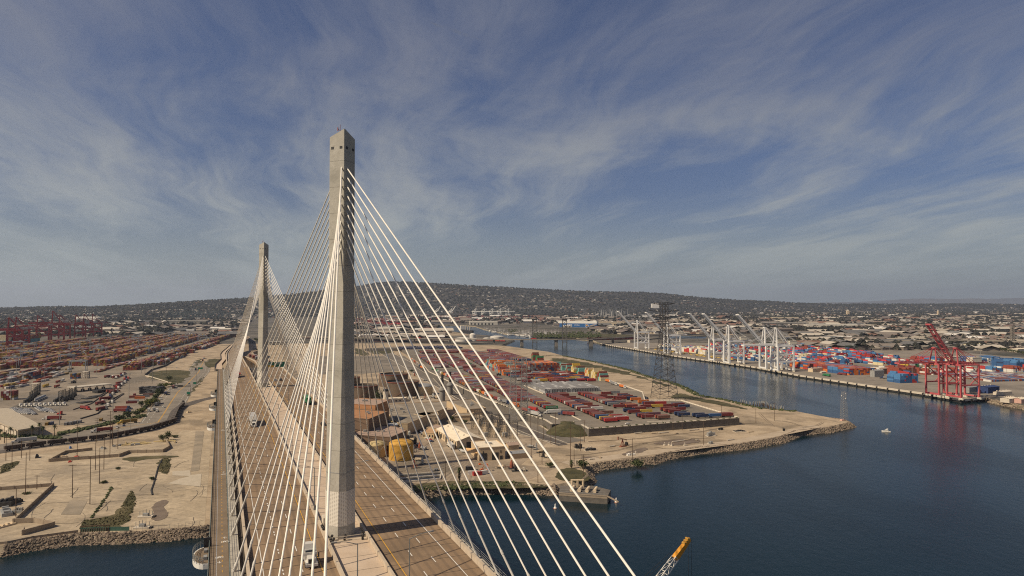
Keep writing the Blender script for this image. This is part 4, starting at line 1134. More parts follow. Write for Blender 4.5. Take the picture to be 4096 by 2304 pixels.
# ---- tall container handler (black mast)
t = thing('container_handler', None, 'forklift'); mb = MB(); mb.box(0, 0, 1.0, 2.6, 6.0, 3.2); mb.box(-2.2, 0, 2.6, 3.2, 1.8, 3.0); mb.build('body', M_dark, t)
mb = MB()
for y in (-.9, .9): mb.box(3.4, y, .5, 12.0, .5, .45)
for z in (2, 6, 9, 11.7): mb.box(3.4, 0, z, z + .4, .4, 1.7)
mb.build('mast', M_dark, t); mb = MB(); mb.box(.3, 0, 2.6, 4.3, 1.7, 1.7); mb.build('cab', M_glass, t)
mb = MB()
for x in (-2.2, 2.3):
    for y in (-1.5, 1.5): mb.bar((x, y - .4, .85), (x, y + .4, .85), .85, 10)
mb.build('wheels', M_tyre, t); FIRST['handler'] = t

# ---- storage tanks
def tank(label, x, y, r, h, pm, roof=None, dome=1.5, rim=None, ladder=True, name='storage_tank', open_=False, floor=None, z=4.0, cat='tank'):
    t = thing(name, label, cat, (x, y, z)); mb = MB()
    if open_:
        mb.lathe(0, 0, [(r, 0), (r, h), (r - .35, h), (r - .35, h - 2.2)], 48, cap=False); mb.build('shell', pm, t, smooth=True)
        mb = MB(); mb.lathe(0, 0, [(r - .4, h - 2.4), (r - .4, h - 2.2)], 48); mb.build('floating_roof', floor or M_dark, t)
    else:
        mb.lathe(0, 0, [(r, 0), (r, h)], 48, cap=False); mb.build('shell', pm, t, smooth=True)
        mb = MB(); mb.lathe(0, 0, [(r + .08, h - .1), (r + .08, h)] + [(max(.05, r * math.cos(k * .157)), h + dome * math.sin(k * .157)) for k in range(1, 11)], 48); mb.build('roof', roof or pm, t, smooth=True)
    mb = MB(); mb.lathe(0, 0, [(r + .05, h - .9), (r + .5, h - .7), (r + .5, h + .05), (r + .05, h + .1)], 48, cap=False)
    if rim: mb.build('rim', rim, t)
    if ladder:
        mb = MB(); n_ = 24
        for k in range(n_):
            a0 = -1.9 + 1.3 * k / n_; a1 = -1.9 + 1.3 * (k + 1) / n_
            mb.bar(((r + .5) * math.cos(a0), (r + .5) * math.sin(a0), h * k / n_), ((r + .5) * math.cos(a1), (r + .5) * math.sin(a1), h * (k + 1) / n_), .14)
        mb.build('stair', rim or M_grey, t)
    return t

# ---- buildings
def colmat(name, c, **k): return MATS[name] if name in MATS else surf(name, c, tuple(x * 1.12 for x in c), .25, .88, grain=.09, gscale=1.5, stains=(tuple(x * .6 for x in c), .12, .35), **k)
def windows(mb, p, q, z0, z1, n, wfrac=.5, off=.03):
    """n openings in a wall between p and q"""
    p = Vector((*p[:2], 0)); q = Vector((*q[:2], 0)); d = (q - p); L_ = d.length; d.normalize(); o = Vector((d.y, -d.x, 0)) * off
    for k in range(n):
        c = p + d * (L_ * (k + .5) / n) + o; w_ = L_ / n * wfrac; mb.box(c.x, c.y, z0, z1, w_, .12, math.atan2(d.y, d.x))
def block(name, label, cat, poly, h, wall, roof, z=4.0, parapet=.5, win=None, doors=None, extras=0, group=None):
    poly = [Vector((p[0], p[1], 0)) for p in poly]
    ar = sum(a.x * b.y - b.x * a.y for a, b in zip(poly, poly[1:] + poly[:1]))
    if ar < 0: poly = poly[::-1]
    c = sum(poly, Vector()) / len(poly); t = thing(name, label, cat, (c.x, c.y, z), 0, group); lp = [(p.x - c.x, p.y - c.y) for p in poly]
    MB().prism(lp, 0, h).build('wall', wall, t)
    mb = MB(); mb.sheet([(x * .985, y * .985) for x, y in lp], h + .05); rf = mb.build('roof', roof, t)
    if parapet:
        mb = MB()
        for a, b in zip(lp, lp[1:] + lp[:1]): mb.bar((a[0], a[1], h + parapet / 2), (b[0], b[1], h + parapet / 2), parapet * .6)
        mb.build('parapet', wall, t)
    if win:
        mb = MB()
        for e, z0, z1, n_, wf in win: windows(mb, lp[e], lp[(e + 1) % len(lp)], z0, z1, n_, wf)
        mb.build('windows', M_glass, t)
    if doors:
        for e, f, w_, hh in doors:
            a = Vector((*lp[e], 0)); b = Vector((*lp[(e + 1) % len(lp)], 0)); d = (b - a).normalized(); p = a.lerp(b, f) + Vector((d.y, -d.x, 0)) * .04
            mb = MB(); mb.box(p.x, p.y, 0.02, hh, w_, .14, math.atan2(d.y, d.x)); mb.build('door', M_dark, t)
    rnd = random.Random(len(label) * 7 + int(c.x))
    for k in range(extras):
        a, b = lp[0], lp[2]; f, g_ = rnd.uniform(.2, .8), rnd.uniform(.2, .8)
        mb = MB(); mb.box(a[0] + (b[0] - a[0]) * f, a[1] + (b[1] - a[1]) * g_, h + .05, h + rnd.uniform(1, 2), rnd.uniform(1.5, 3), rnd.uniform(1.5, 3), .3); mb.build('roof_vent', M_grey, rf)
    return t
def gable(name, label, cat, cx, cy, L_, W_, rz, eave, ridge, wall, roof, z=4.0, win=0, doors=(), group=None):
    """gabled shed, ridge along local x"""
    t = thing(name, label, cat, (cx, cy, z), rz, group); a, b = L_ / 2, W_ / 2; mb = MB(); mb.prism([(-a, -b), (a, -b), (a, b), (-a, b)], 0, eave)
    for x in (-a, a):
        i = len(mb.v); mb.v += [(x, -b, eave), (x, b, eave), (x, 0, ridge)]; mb.face((i, i + 1, i + 2))
    mb.build('wall', wall, t)
    mb = MB(); o = .5
    for sg in (-1, 1):
        mb.quad((-a - o, sg * (b + o), eave + .02), (a + o, sg * (b + o), eave + .02), (a + o, 0, ridge + .18), (-a - o, 0, ridge + .18)); mb.quad((-a - o, sg * (b + o), eave - .2), (a + o, sg * (b + o), eave - .2), (a + o, sg * (b + o), eave + .02), (-a - o, sg * (b + o), eave + .02))
    rf = mb.build('roof', roof, t)
    mb = MB()
    for k in range(4): mb.box(-a + L_ * (k + .5) / 4, .25 * b, ridge - .25 * (ridge - eave) + .1, ridge - .25 * (ridge - eave) + .9, 1.1, 1.1)
    mb.build('roof_vent', M_kerb, rf)
    if win:
        mb = MB(); windows(mb, (-a, -b), (a, -b), 1.5, eave - 1.2, win, .3); windows(mb, (a, b), (-a, b), 1.5, eave - 1.2, win, .3); mb.build('windows', M_glass, t)
    for x, w_, hh, sd in doors:
        mb = MB(); mb.box(x if abs(sd) < 2 else sd / abs(sd) * (a + .05), (sd * (b + .04)) if abs(sd) < 2 else x, .02, hh, w_ if abs(sd) < 2 else .12, .12 if abs(sd) < 2 else w_); mb.build('door', M_dark, t)
    return t

# ---- trees
def tree(name, label, cat, x, y, h, r, z=4.0, seed=0, trunk=.35, dense=1.0, group=None, leaf=None):
    rnd = random.Random(seed * 13 + int(x * 3 + y)); t = thing(name, label, cat, (x, y, z), 0, group); mb = MB()
    th = h * trunk; mb.bar((0, 0, -.2), (r * .05, 0, th), max(.14, r * .10), 7, r * .06)
    for k in range(4):
        a = k * 1.57 + rnd.random(); mb.bar((r * .05, 0, th * .8), (r * .55 * math.cos(a), r * .55 * math.sin(a), h * .7), r * .05, 5, .04)
    mb.build('trunk', M_bark, t)
    mb = MB(); n_ = int(520 * dense)
    lumps = [(rnd.uniform(-.5, .5) * r, rnd.uniform(-.5, .5) * r, h * rnd.uniform(.45, .85)) for _ in range(6)] + [(0, 0, h * .65)]
    for k in range(n_):
        lx, ly, lz = rnd.choice(lumps); u, v, w_ = rnd.gauss(0, .27), rnd.gauss(0, .27), rnd.gauss(0, .22); mb.leaf(lx + u * r, ly + v * r, max(h * trunk * .7, min(h, lz + w_ * h * .55)), max(.3, r * rnd.uniform(.07, .15)), rnd)
    mb.build('crown', leaf or M_green, t); return t
def palm(label, x, y, h, z=4.0, seed=0, skirt=False, group=None):
    rnd = random.Random(seed); t = thing('palm_tree', label, 'palm tree', (x, y, z), 0, group); mb = MB(); mb.bar((0, 0, -.2), (.1, .05, h * .5), .32, 8, .26); mb.bar((.1, .05, h * .5), (.05, .1, h), .26, 8, .22); mb.build('trunk', M_bark, t)
    mb = MB()
    for k in range(34):
        a = k * 2.4 + rnd.uniform(-.2, .2); el = rnd.uniform(-.9, 1.25); l = rnd.uniform(2.0, 3.0) * (1.0 if not skirt else .8); p = Vector((.05, .1, h)); prev = p; wd_ = .42
        for s_ in range(1, 5):
            f = s_ / 4; q = p + Vector((math.cos(a) * l * f, math.sin(a) * l * f, l * (math.sin(el) * f - .75 * f * f))); sd = Vector((-math.sin(a), math.cos(a), 0)) * wd_ * (1.1 - f * .8)
            mb.quad(prev - sd, prev + sd, q + sd * .7, q - sd * .7); prev = q
    mb.build('crown', M_green, t)
    if skirt:
        mb = MB()
        for k in range(40):
            a = rnd.uniform(0, 6.28); z_ = rnd.uniform(h * .25, h * .98); mb.blob(.55 * math.cos(a), .55 * math.sin(a), z_, .35, .35, .8, .4, rnd)
        mb.build('dead_frond_skirt', colmat('dead_fronds', (.085, .065, .04)), t)
    return t
def scrub(name, label, pts_, h, seed=0, n_=60, mat=None, kind=None, cat='bush', z=4.0):
    """low bush made of leaf clumps spread over an outline of points"""
    rnd = random.Random(seed); mb = MB(); c = sum(pts_, Vector()) / len(pts_)
    for k in range(n_):
        a, b = rnd.choice(pts_), rnd.choice(pts_); p = a.lerp(b, rnd.random()) - c; s_ = h * rnd.uniform(.2, .5); mb.blob(p.x, p.y, s_ * .6 + rnd.uniform(0, h * .6), s_, s_, s_ * .75, .45, rnd)
    return mb.build(name, mat or M_green, None, label=label, cat=None if kind else cat, kind=kind, loc=(c.x, c.y, z))
# ================================================================== ON THE BRIDGE
AXA = math.atan2(AX.y, AX.x)
TOWARD, AWAY = AXA + math.pi, AXA
def onb(s, n): return Bp(s, n, .015)
truck('tractor', onb(-10.6, -8.9), TOWARD, 'white truck cab nearest on the bridge, left of the big tower foot', 'white')
truck('truck_van', onb(159.5, -12.6), TOWARD, 'white truck with long grey trailer on the left carriageway mid span', 'white', 'pale grey')
truck('truck_box', onb(219, 16.6), AWAY, 'green container truck climbing the right carriageway', 'green', 'green')
truck('truck_box', onb(384, -14.4), TOWARD, 'red container truck just beyond the far tower, left carriageway', 'red', 'maroon')
place('car', onb(146, 15.3), AWAY, 'black car on the right carriageway behind the near tower', CC['black'])
place('car', onb(314.5, 9.3), AWAY, 'white car on the right carriageway beside the far tower', CC['white'])
place('car', onb(344, 12.9), AWAY, 'dark car in the outer lane just past the far tower', (.05, .05, .055))
place('car', onb(342, 9.2), AWAY, 'silver car beside a dark car past the far tower', CC['silver'])
place('car', onb(405, -12.5), TOWARD, 'red car following the red container truck on the bridge', CC['red'])
def lerp_tab(s, tab): return interp(s, tab)
for i, s_ in enumerate((505, 528, 552, 577, 603, 630, 660, 690, 725, 760)):
    n_ = lerp_tab(s_, apR); p = Vector((TX, TY, 0)) + AX * s_ + NX * (n_ + (-3.5 if i % 2 else .6)) + Vector((0, 0, apzr(s_) + .02))
    truck('truck_box', p, AWAY, f'{("maroon", "rust red", "grey")[i % 3]} container truck, {ordw(i + 1)} from the far tower in the queue down the right approach', ('white', 'navy', 'red')[i % 3], ('maroon', 'rust red', 'grey')[i % 3], 'trucks queueing on the approach')
for i, s_ in enumerate((1000, 1018, 1040, 1060, 1085, 1110, 1135)):
    n_ = lerp_tab(s_, apL); p = Vector((TX, TY, 0)) + AX * s_ + NX * (n_ + (3 if i % 2 else -2)) + Vector((0, 0, apzl(s_) + .02))
    place('car', p, TOWARD, f'small {"white" if i % 2 else "dark"} car, {ordw(i + 1)} in line on the far curve of the left approach', CC['white'] if i % 2 else CC['navy'], 'cars on the far approach')
for k in range(-1, 8):
    s_ = 18 + 58.7 * k; wh = ('nearest the camera', 'beside the near tower', 'one span past the near tower', 'second past the near tower', 'at mid span', 'just before the far tower', 'beside the far tower', 'first past the far tower', 'last before the approach bend')[k + 1]
    place('bridge_lamp', Bp(s_, -4.0, 1.0), math.atan2(-NX.y, -NX.x), f'grey lamp post reaching over the left carriageway, {wh}', None, 'lamp posts along the bridge median')
    place('bridge_lamp', Bp(s_ - 1, 4.9, 1.0), math.atan2(NX.y, NX.x), f'grey lamp post reaching over the right carriageway, {wh}', None, 'lamp posts along the bridge median')
t = thing('overhead_sign', 'green overhead road sign across the right carriageway past the far tower', 'road sign', Bp(402, 14), math.atan2(NX.y, NX.x))
mb = MB(); mb.bar((8.6, 0, 0), (8.6, 0, 8.4), .3, 8, .22); mb.bar((8.6, 0, 6.4), (-7, 0, 6.4), .2, 6); mb.bar((8.6, 0, 8.0), (-7, 0, 8.0), .2, 6); mb.build('sign_post', M_pole, t)
M_sgreen = surf('sign_green', (.012, .13, .075), None, .5, .5, grain=.02)
for x, w_ in ((-4.2, 5.4), (2.6, 7.4)):
    mb = MB(); mb.box(x, -.35, 4.8, 8.9, w_, .12); pn = mb.build('sign_panel', M_sgreen, t); mb = MB()
    for z in (8.1, 7.1): mb.box(x - .3, -.42, z, z + .35, w_ * .62, .03)
    mb.build('lettering', M_white, pn)
    if x < 0: mb = MB(); mb.box(x + .3, -.42, 5.0, 6.3, w_ * .8, .03); mb.build('exit_panel', M_yellow, pn)

# ================================================================== THE RAISED TRAILER TERMINAL
ry = random.Random(11)
TRCOL = [('maroon', 34), ('rust red', 18), ('brown', 10), ('purple', 11), ('navy', 11), ('blue', 3), ('grey', 7), ('white', 3), ('green', 3), ('yellow', 2), ('red', 5), ('orange', 2), ('pale grey', 2)]
trailers = []   # (x, y, colour, lot, row)
def lot(name, cols, y0, y1, step, fill, tab=TRCOL, shift=lambda y: 0):
    for ci, xc in enumerate(cols):
        y = y0; run = ry.random() < fill; r_ = 0
        while y < y1:
            r_ += 1
            if ry.random() < .12: run = ry.random() < (fill[ci] if isinstance(fill, tuple) else fill)
            f_ = fill[ci] if isinstance(fill, tuple) else fill
            if (f_ > .9 and ry.random() < .97) or (f_ <= .9 and ry.random() < f_): trailers.append((xc + shift(y) + ry.uniform(-.4, .4), y + ry.uniform(-.25, .25), pick(ry, tab), name, ci, r_))
            y += step
def lotf(name, cols, y0, y1, step, fills, tab=TRCOL, shift=lambda y: 0):
    for ci, (xc, f_) in enumerate(zip(cols, fills)):
        y = y0; r_ = 0
        while y < y1:
            r_ += 1
            if ry.random() < f_: trailers.append((xc + shift(y) + ry.uniform(-.4, .4), y + ry.uniform(-.2, .2), pick(ry, tab), name, ci, r_))
            y += step
# front lots, nearest the wall
trailers.append((31.2, 27, 'red', 'front lot', 0, 1)); trailers.append((31.4, 30.6, 'purple', 'front lot', 0, 2)); trailers.append((31.2, 34, 'maroon', 'front lot', 0, 3)); trailers.append((31, 38, 'yellow', 'front lot', 0, 4)); trailers.append((44.5, 31.5, 'red', 'front lot', 1, 1)); trailers.append((44.5, 36, 'white', 'front lot', 1, 2)); trailers.append((44.3, 40, 'maroon', 'front lot', 1, 3)); trailers.append((31, 48, 'blue', 'front lot', 0, 6)); trailers.append((44.3, 46, 'red', 'front lot', 1, 5))
lotf('front lot', [31.2], 55, 212, 3.75, [.97]); lotf('front lot', [44.4], 58, 212, 3.75, [.42])
lotf('second lot', [72], 30, 120, 3.75, [.36], [('maroon', 3), ('red', 3), ('navy', 3), ('white', 1), ('grey', 1)]); lotf('second lot', [72], 120, 216, 3.75, [.92]); lotf('second lot', [85], 30, 216, 3.75, [.30])
lotf('third lot', [98, 111], 40, 212, 3.75, [.16, .34], [('maroon', 5), ('red', 2), ('navy', 5), ('yellow', 1), ('orange', 1), ('grey', 1), ('rust red', 2)])
lotf('far front lot', [124, 137, 150], 28, 118, 3.75, [.24, .2, .1], [('maroon', 4), ('red', 2), ('navy', 4), ('yellow', .6), ('blue', 1.4)])
trailers.append((12.4 - 10.5, 112, 'green', 'left lot', 0, 0)); lotf('left lot', [.8], 117, 236, 3.75, [.96])
lotf('long lot', [-7.5, 5.5], 242, 548, 3.75, [.98, .98])
lotf('wall lot', [-43, -30], 270, 490, 3.75, [.9, .96], None or TRCOL, lambda y: -(y - 300) * .03)
lotf('wall lot', [-17, -4], 176, 266, 3.75, [.9, .8])
trailers_far = len(trailers)
lotf('far', [-15, -2, 11], 578, 872, 3.75, [.97, .97, .6]); lotf('far', [-48, -35], 600, 870, 3.75, [.97, .9])
lotf('far', [36, 49, 62], 615, 925, 3.75, [.95, .97, .7], None or TRCOL, lambda y: (y - 615) * .04); lotf('far', [82, 95, 108], 700, 920, 3.75, [.97, .97, .8]); lotf('far', [127, 140], 700, 1000, 3.75, [.9, .9])
lotf('far', [-30 + 13 * i for i in range(9)], 945, 1012, 3.75, [.8] * 9)
MID = [('red', 4), ('maroon', 6), ('rust red', 4), ('navy', 3), ('blue', 4), ('white', 3), ('green', 1), ('orange', 2), ('yellow', 1), ('grey', 1)]
lotf('far', [40 + 13.2 * i for i in range(8)], 345, 444, 6.5, [.62] * 8, MID)
lotf('far', [84 + 13.2 * i for i in range(4)], 444, 462, 4.2, [.7] * 4, MID)
cmr = Vector((0, 0, CAMZ))
trailers.sort(key=lambda q: (Y(q[0], q[1]) - cmr).length if q[3] != 'far' else 1e6)
LOTN = {'front lot': ('left row of the front lot', 'right row of the front lot'), 'second lot': ('left row of the second lot', 'right row of the second lot'), 'third lot': ('left row of the third lot', 'right row of the third lot'),
        'far front lot': ('left row by the front right corner', 'middle row by the front right corner', 'right row by the front right corner'), 'left lot': ('single row behind the white truck',), 'long lot': ('left row of the long lot', 'right row of the long lot'),
        'wall lot': ('outer row along the terminal wall', 'inner row along the terminal wall')}
cnt = {}; keep = trailers[:298]; rest = trailers[298:]
for q in keep: cnt.setdefault((q[3], q[4]), []).append(q)
EVG = []
for (ln, ci), lst in cnt.items():
    lst.sort(key=lambda q: q[1])
    for k, q in enumerate(lst):
        o = place('trailer', Y(q[0], q[1]), YA + ry.uniform(-.012, .012), f'{q[2]} container trailer, {ordw(k + 1)} from the front, {LOTN[ln][ci]}', CC[q[2]], 'container trailers parked on the raised terminal')
        o.scale.x = 1.0
        if q[2] == 'green' and len(EVG) < 3 and ln in ('left lot', 'front lot'): EVG.append(o)
def text_mesh(txt, size, extrude=.01):
    cu = bpy.data.curves.new('lettering', 'FONT'); cu.body = txt; cu.size = size; cu.extrude = extrude; cu.align_x = 'CENTER'; cu.align_y = 'CENTER'
    o = bpy.data.objects.new('lettering', cu); COL.objects.link(o); bpy.context.view_layer.update()
    me = bpy.data.meshes.new_from_object(o.evaluated_get(bpy.context.evaluated_depsgraph_get())); bpy.data.objects.remove(o); return me
ev = text_mesh('EVERGREEN', 1.75); ev.materials.clear(); ev.materials.append(M_white)
for o in EVG:
    l_ = bpy.data.objects.new('lettering', ev); COL.objects.link(l_); l_.parent = o; l_.location = (0, -1.235, 2.6); l_.rotation_euler = (R(90), 0, 0); l_.scale = (1.05, 1, 1)

class Stuff:
    """many like boxes in one mesh"""
    def __init__(s): s.mb = MB()
    def add(s, x, y, z0, z1, lx, ly, rz, col): s.mb.col = col; s.mb.box(x, y, z0, z1, lx, ly, rz)
tst = Stuff()
for q in rest:
    p = Y(q[0], q[1]); tst.add(p.x, p.y, p.z + 1.25, p.z + 3.9, 12.2, 2.44, YA, CC[q[2]]); tst.add(p.x, p.y, p.z + .1, p.z + 1.2, 11.5, 1.7, YA, CC['black'])
for k in range(60):
    for r_ in range(7):
        if ry.random() < .9:
            p = Y(-72 + k * 2.6, 1098 + r_ * 13 + k * .2); tst.add(p.x, p.y, p.z + .4, p.z + ry.choice((1.4, 2.4, 3.0)), 2.3, 12.0, YA, ry.choice(((.02, .03, .085), (.03, .04, .10), (.025, .03, .06), (.05, .05, .06))))
tst.mb.build('far_trailer_rows', M_attr, kind='stuff')

# stacked boxes: the fronts one by one, what stands behind them as one mass
stacks = []   # dict(x,y,z,rz,col,block,i,j,l)
SO = Stuff()
def put_container(q, label):
    o = FIRST['container']
    if not o.get('used'):
        o['used'] = 1; o.location = q[0]; o.rotation_euler = (0, 0, q[1]); o.color = (*CC[q[2]], 1); o['group'] = 'stacked shipping containers'; return tag(o, label)
    return dup(o, q[0], q[1], label, CC[q[2]], 'stacked shipping containers', parts=False)
def stack_block(pos, ni, nj, heights, cols, single, name, rz, pi=2.6, pj=12.9, base=0.0, sub='stack'):
    """pos(i, j) -> ground point; i across (2.6 m), j along; single(i, j, l, h) marks the ones built one by one"""
    for i in range(ni):
        for j in range(nj):
            h = heights(i, j)
            for l in range(h):
                c = cols(i, j, l); p = pos(i, j); p = Vector((p.x, p.y, p.z + base + l * 2.62))
                if single(i, j, l, h):
                    put_container((p, rz, c), f'{c} container, {ordw(l + 1)} level, {name(i, j)}')
                else: SO.add(p.x, p.y, p.z, p.z + 2.6, 12.19, 2.44, rz, CC[c])
ORG = [('orange', 10), ('rust red', 7), ('teal', 5), ('blue', 3), ('grey', 3), ('maroon', 3), ('pale grey', 2)]
hh = {(i, j): max(1, min(6, int(ry.gauss(4.6, .8)))) for i in range(40) for j in range(40)}
rs = random.Random(5)
# orange block: long axis of the boxes along the rows' x; ni counts along y
def obh(i, j): return max(2, min(6, [3, 4, 5, 5, 6, 5, 5, 6, 6, 5][(i // 5 + j) % 10] + rs.choice((-1, 0, 0)) - (1 if j == 0 and i % 7 < 2 else 0)))
OBC = {}
def obcol(i, j, l):
    k = (i // 5, j, l // 2)
    if k not in OBC: OBC[k] = pick(rs, ORG)
    return OBC[k] if rs.random() < .65 else pick(rs, ORG)
stack_block(lambda i, j: Y(38 + j * 12.6, 452 + i * 2.75), 54, 3, obh, obcol, lambda i, j, l, h: j == 0 and i < 14, lambda i, j: f'{ordw(i + 1)} stack from the near corner of the orange block', YA)
DK = [('rust red', 5), ('maroon', 4), ('brown', 4), ('grey', 4), ('navy', 2), ('purple', 2), ('orange', 1)]
stack_block(lambda i, j: Y(79 + i * 2.62, 476 + j * 12.6), 18, 4, lambda i, j: 6, lambda i, j, l: ('orange' if l == 5 and rs.random() < .6 else pick(rs, DK)), lambda i, j, l, h: j == 0 and (l == 5 or i % 5 == 0), lambda i, j: f'{ordw(i + 1)} stack along the tall dark block', YA + math.pi / 2)
RB = [(346, ['cream', 'teal', 'maroon', 'rust red', 'maroon'], 4), (366, ['cream', 'cream', 'yellow'], 5), (392, ['cream', 'yellow', 'cream', 'orange'], 5), (430, ['rust red', 'teal', 'green', 'brown'], 5), (452, ['yellow', 'cream'], 5), (478, ['rust red', 'brown', 'teal'], 4), (506, ['teal', 'grey', 'rust red'], 4), (540, ['rust red', 'brown', 'teal'], 4), (600, ['orange', 'rust red'], 3), (640, ['green', 'rust red', 'green'], 5), (668, ['rust red', 'brown', 'green'], 6)]
RN = ['maroon and teal group nearest the inlet', 'first cream group by the channel', 'second cream group by the channel', 'mixed group past the cream ones', 'yellow group by the channel', 'brown group past the yellow one', 'grey group past the brown one', 'teal topped group by the channel', 'orange group by the far bank', 'green group by the far bank', 'brown group by the far bank']
for bi, (y0, cols_, mh) in enumerate(RB):
    x0 = 152 if y0 < 420 else 150 - (y0 - 420) * .02
    stack_block(lambda i, j, x0=x0, y0=y0: Y(x0 + j * 12.6, y0 + i * 2.7), 5 if y0 not in (366, 392) else 7, 1 if y0 > 400 else 1, lambda i, j, mh=mh: max(1, min(mh + 1, mh - (i in (0,)) - (rs.random() < .4) + (i == 2))), lambda i, j, l, cols_=cols_: cols_[(l // 2 + i // 2) % len(cols_)] if rs.random() < .8 else rs.choice(cols_),
                lambda i, j, l, h, b=bi: b < 3 and (i < 2 or l == h - 1), lambda i, j, b=bi: f'{ordw(i + 1)} stack of the {RN[b]}', YA)
# grey block, two high, near row and left end one by one
stack_block(lambda i, j: Y(33 + i * 3.25, 242 + j * 12.9), 22, 6, lambda i, j: 2 if not (j == 5 and i % 3 == 0) else 1, lambda i, j, l: 'grey' if rs.random() < .8 else 'pale grey', lambda i, j, l, h: j == 0, lambda i, j: f'{ordw(i + 1)} from the left along the front of the grey block', YA + math.pi / 2, base=.1)

# white trucks and queue along the terminal wall
QC = ['white', 'orange', 'white', 'navy', 'orange', 'red', 'white', 'yellow']
qn = [(-77, 768), (-77.5, 720), (-78, 676), (-78, 632), (-77, 596), (-62, 560), (-61, 525), (-60, 490), (-58, 462), (-56, 436), (-54, 405), (-53, 375), (-52, 345), (-50, 318), (-49, 290), (-47, 262), (-45, 238), (-43, 214), (-40, 190), (-36, 165), (-31, 142)]
for i, (x, y) in enumerate(qn):
    d = Vector((qn[min(i + 1, len(qn) - 1)][0] - qn[max(i - 1, 0)][0], qn[min(i + 1, len(qn) - 1)][1] - qn[max(i - 1, 0)][1], 0)); a = math.atan2(d.y, d.x) + YA
    c = QC[i % 8]; lc = ('orange', 'grey', 'green', 'red', 'orange', 'white', 'maroon', 'green')[(i * 3) % 8]
    truck('truck_box', Y(x + 3, y), a, f'truck with {lc} container and {c} cab, {ordw(len(qn) - i)} along the terminal wall from the near gate', c, lc, 'trucks queueing along the terminal wall')
truck('truck_van', Y(-6, 88), YA + math.pi, 'white truck with white trailer standing side on inside the near gate', 'white', 'white')
truck('truck_box', Y(4, 74), YA + 2.4, 'maroon container truck at the end of the concrete barrier by the gate', 'navy', 'maroon')
truck('truck_van', Y(-24, 80), YA - 1.15, 'white truck with silver trailer nearest the terminal wall corner', 'white', 'pale grey')
truck('truck_box', Y(-27, 104), YA - 1.2, 'rust red container truck with white cab behind the silver trailer', 'white', 'rust red')
truck('truck_box', Y(-18, 108), YA - 1.2, 'red container truck parked beside a rust red one near the gate', 'red', 'red')
for i, (x, y, lc) in enumerate(((169, 255, 'orange'), (171, 289, 'grey'), (175, 318, 'orange'), (178, 342, 'maroon'), (181, 372, 'orange'), (183, 402, 'maroon'))):
    pp = Y(x - 24 + (i > 2) * 2, y + 8); truck('truck_box', pp, YA - 1.5, f'{lc} container truck, {ordw(i + 1)} in the line by the inlet side kerb', 'white', lc, 'trucks beside the inlet')
place('car', Y(42, 14), YA + .2, 'white car alone inside the front wall of the terminal', CC['white'])
truck('truck_van', Y(-2, 660), YA + 1.3, 'white truck in the empty aisle between the far trailer rows', 'white', 'white')
place('handler', Y(24, 452), YA, 'green black handler standing below the orange container block')

# rows of pale barrier blocks and the planters on the wall
mb = MB()
def kerb_line(a, b, w_=.7, h=.9, gap=.0):
    a = Vector(a); b = Vector(b); n_ = max(1, int((b - a).length / 6))
    for k in range(n_):
        p = a.lerp(b, k / n_); q = a.lerp(b, (k + .94) / n_); c = (p + q) / 2; d = q - p; mb.box(c.x, c.y, c.z, c.z + h, d.length, w_, math.atan2(d.y, d.x), 1, .5)
kerb_line(Y(9, 85), Y(8, 40)); kerb_line(Y(8, 40), Y(-1, 38)); kerb_line(Y(29, 233), Y(28, 318), 1.2, 1.0); kerb_line(Y(30, 230), Y(150, 232)); kerb_line(Y(64, 20), Y(86, 18)); kerb_line(Y(100, 16), Y(120, 14))
for a, b in zip(edgeR[:-1], edgeR[1:]): kerb_line(a + Vector((-.9, 0, 0)), b + Vector((-.9, 0, 0)), 1.4, 1.1)
kerb_line(Y(-12, 72), Y(-10, 53))
for a, b in zip(edgeL[1:-6], edgeL[2:-5]): kerb_line(a + Vector((1, 0, 0)), b + Vector((1, 0, 0)), 1.2, 1.0)
mb.build('barrier_block', M_kerb, label='rows of pale concrete barrier blocks edging the raised terminal', cat='barrier')
mb = MB(); lw = edgeL[-1]; rw = edgeR[0]
for a, b in ((lw, rw), (edgeL[-2], edgeL[-1]), (edgeL[-6], edgeL[-5]), (edgeL[-5], edgeL[-4]), (edgeL[-7], edgeL[-6])):
    d = (b - a); ang = math.atan2(d.y, d.x); c = (a + b) / 2; nrm = Vector((-d.y, d.x, 0)).normalized()
    mb.box(c.x + nrm.x * .6, c.y + nrm.y * .6, YZ - .02, YZ + .55, d.length, 1.9, ang)
cp = mb.build('wall_coping', M_kerb, label='pale coping along the top of the terminal block wall', cat='wall')
mb = MB(); rb_ = random.Random(8)
for a, b in ((lw, rw), (edgeL[-7], edgeL[-6]), (edgeL[-6], edgeL[-5]), (edgeL[-8], edgeL[-7])):
    n_ = int((b - a).length / 7)
    for k in range(n_):
        p = a.lerp(b, (k + .5) / n_)
        for _ in range(5): mb.blob(p.x + rb_.uniform(-1.2, 1.2), p.y + rb_.uniform(-.6, .9), YZ + .7, .5, .5, .45, .5, rb_)
mb.build('planter_shrubs', M_green, kind='stuff')
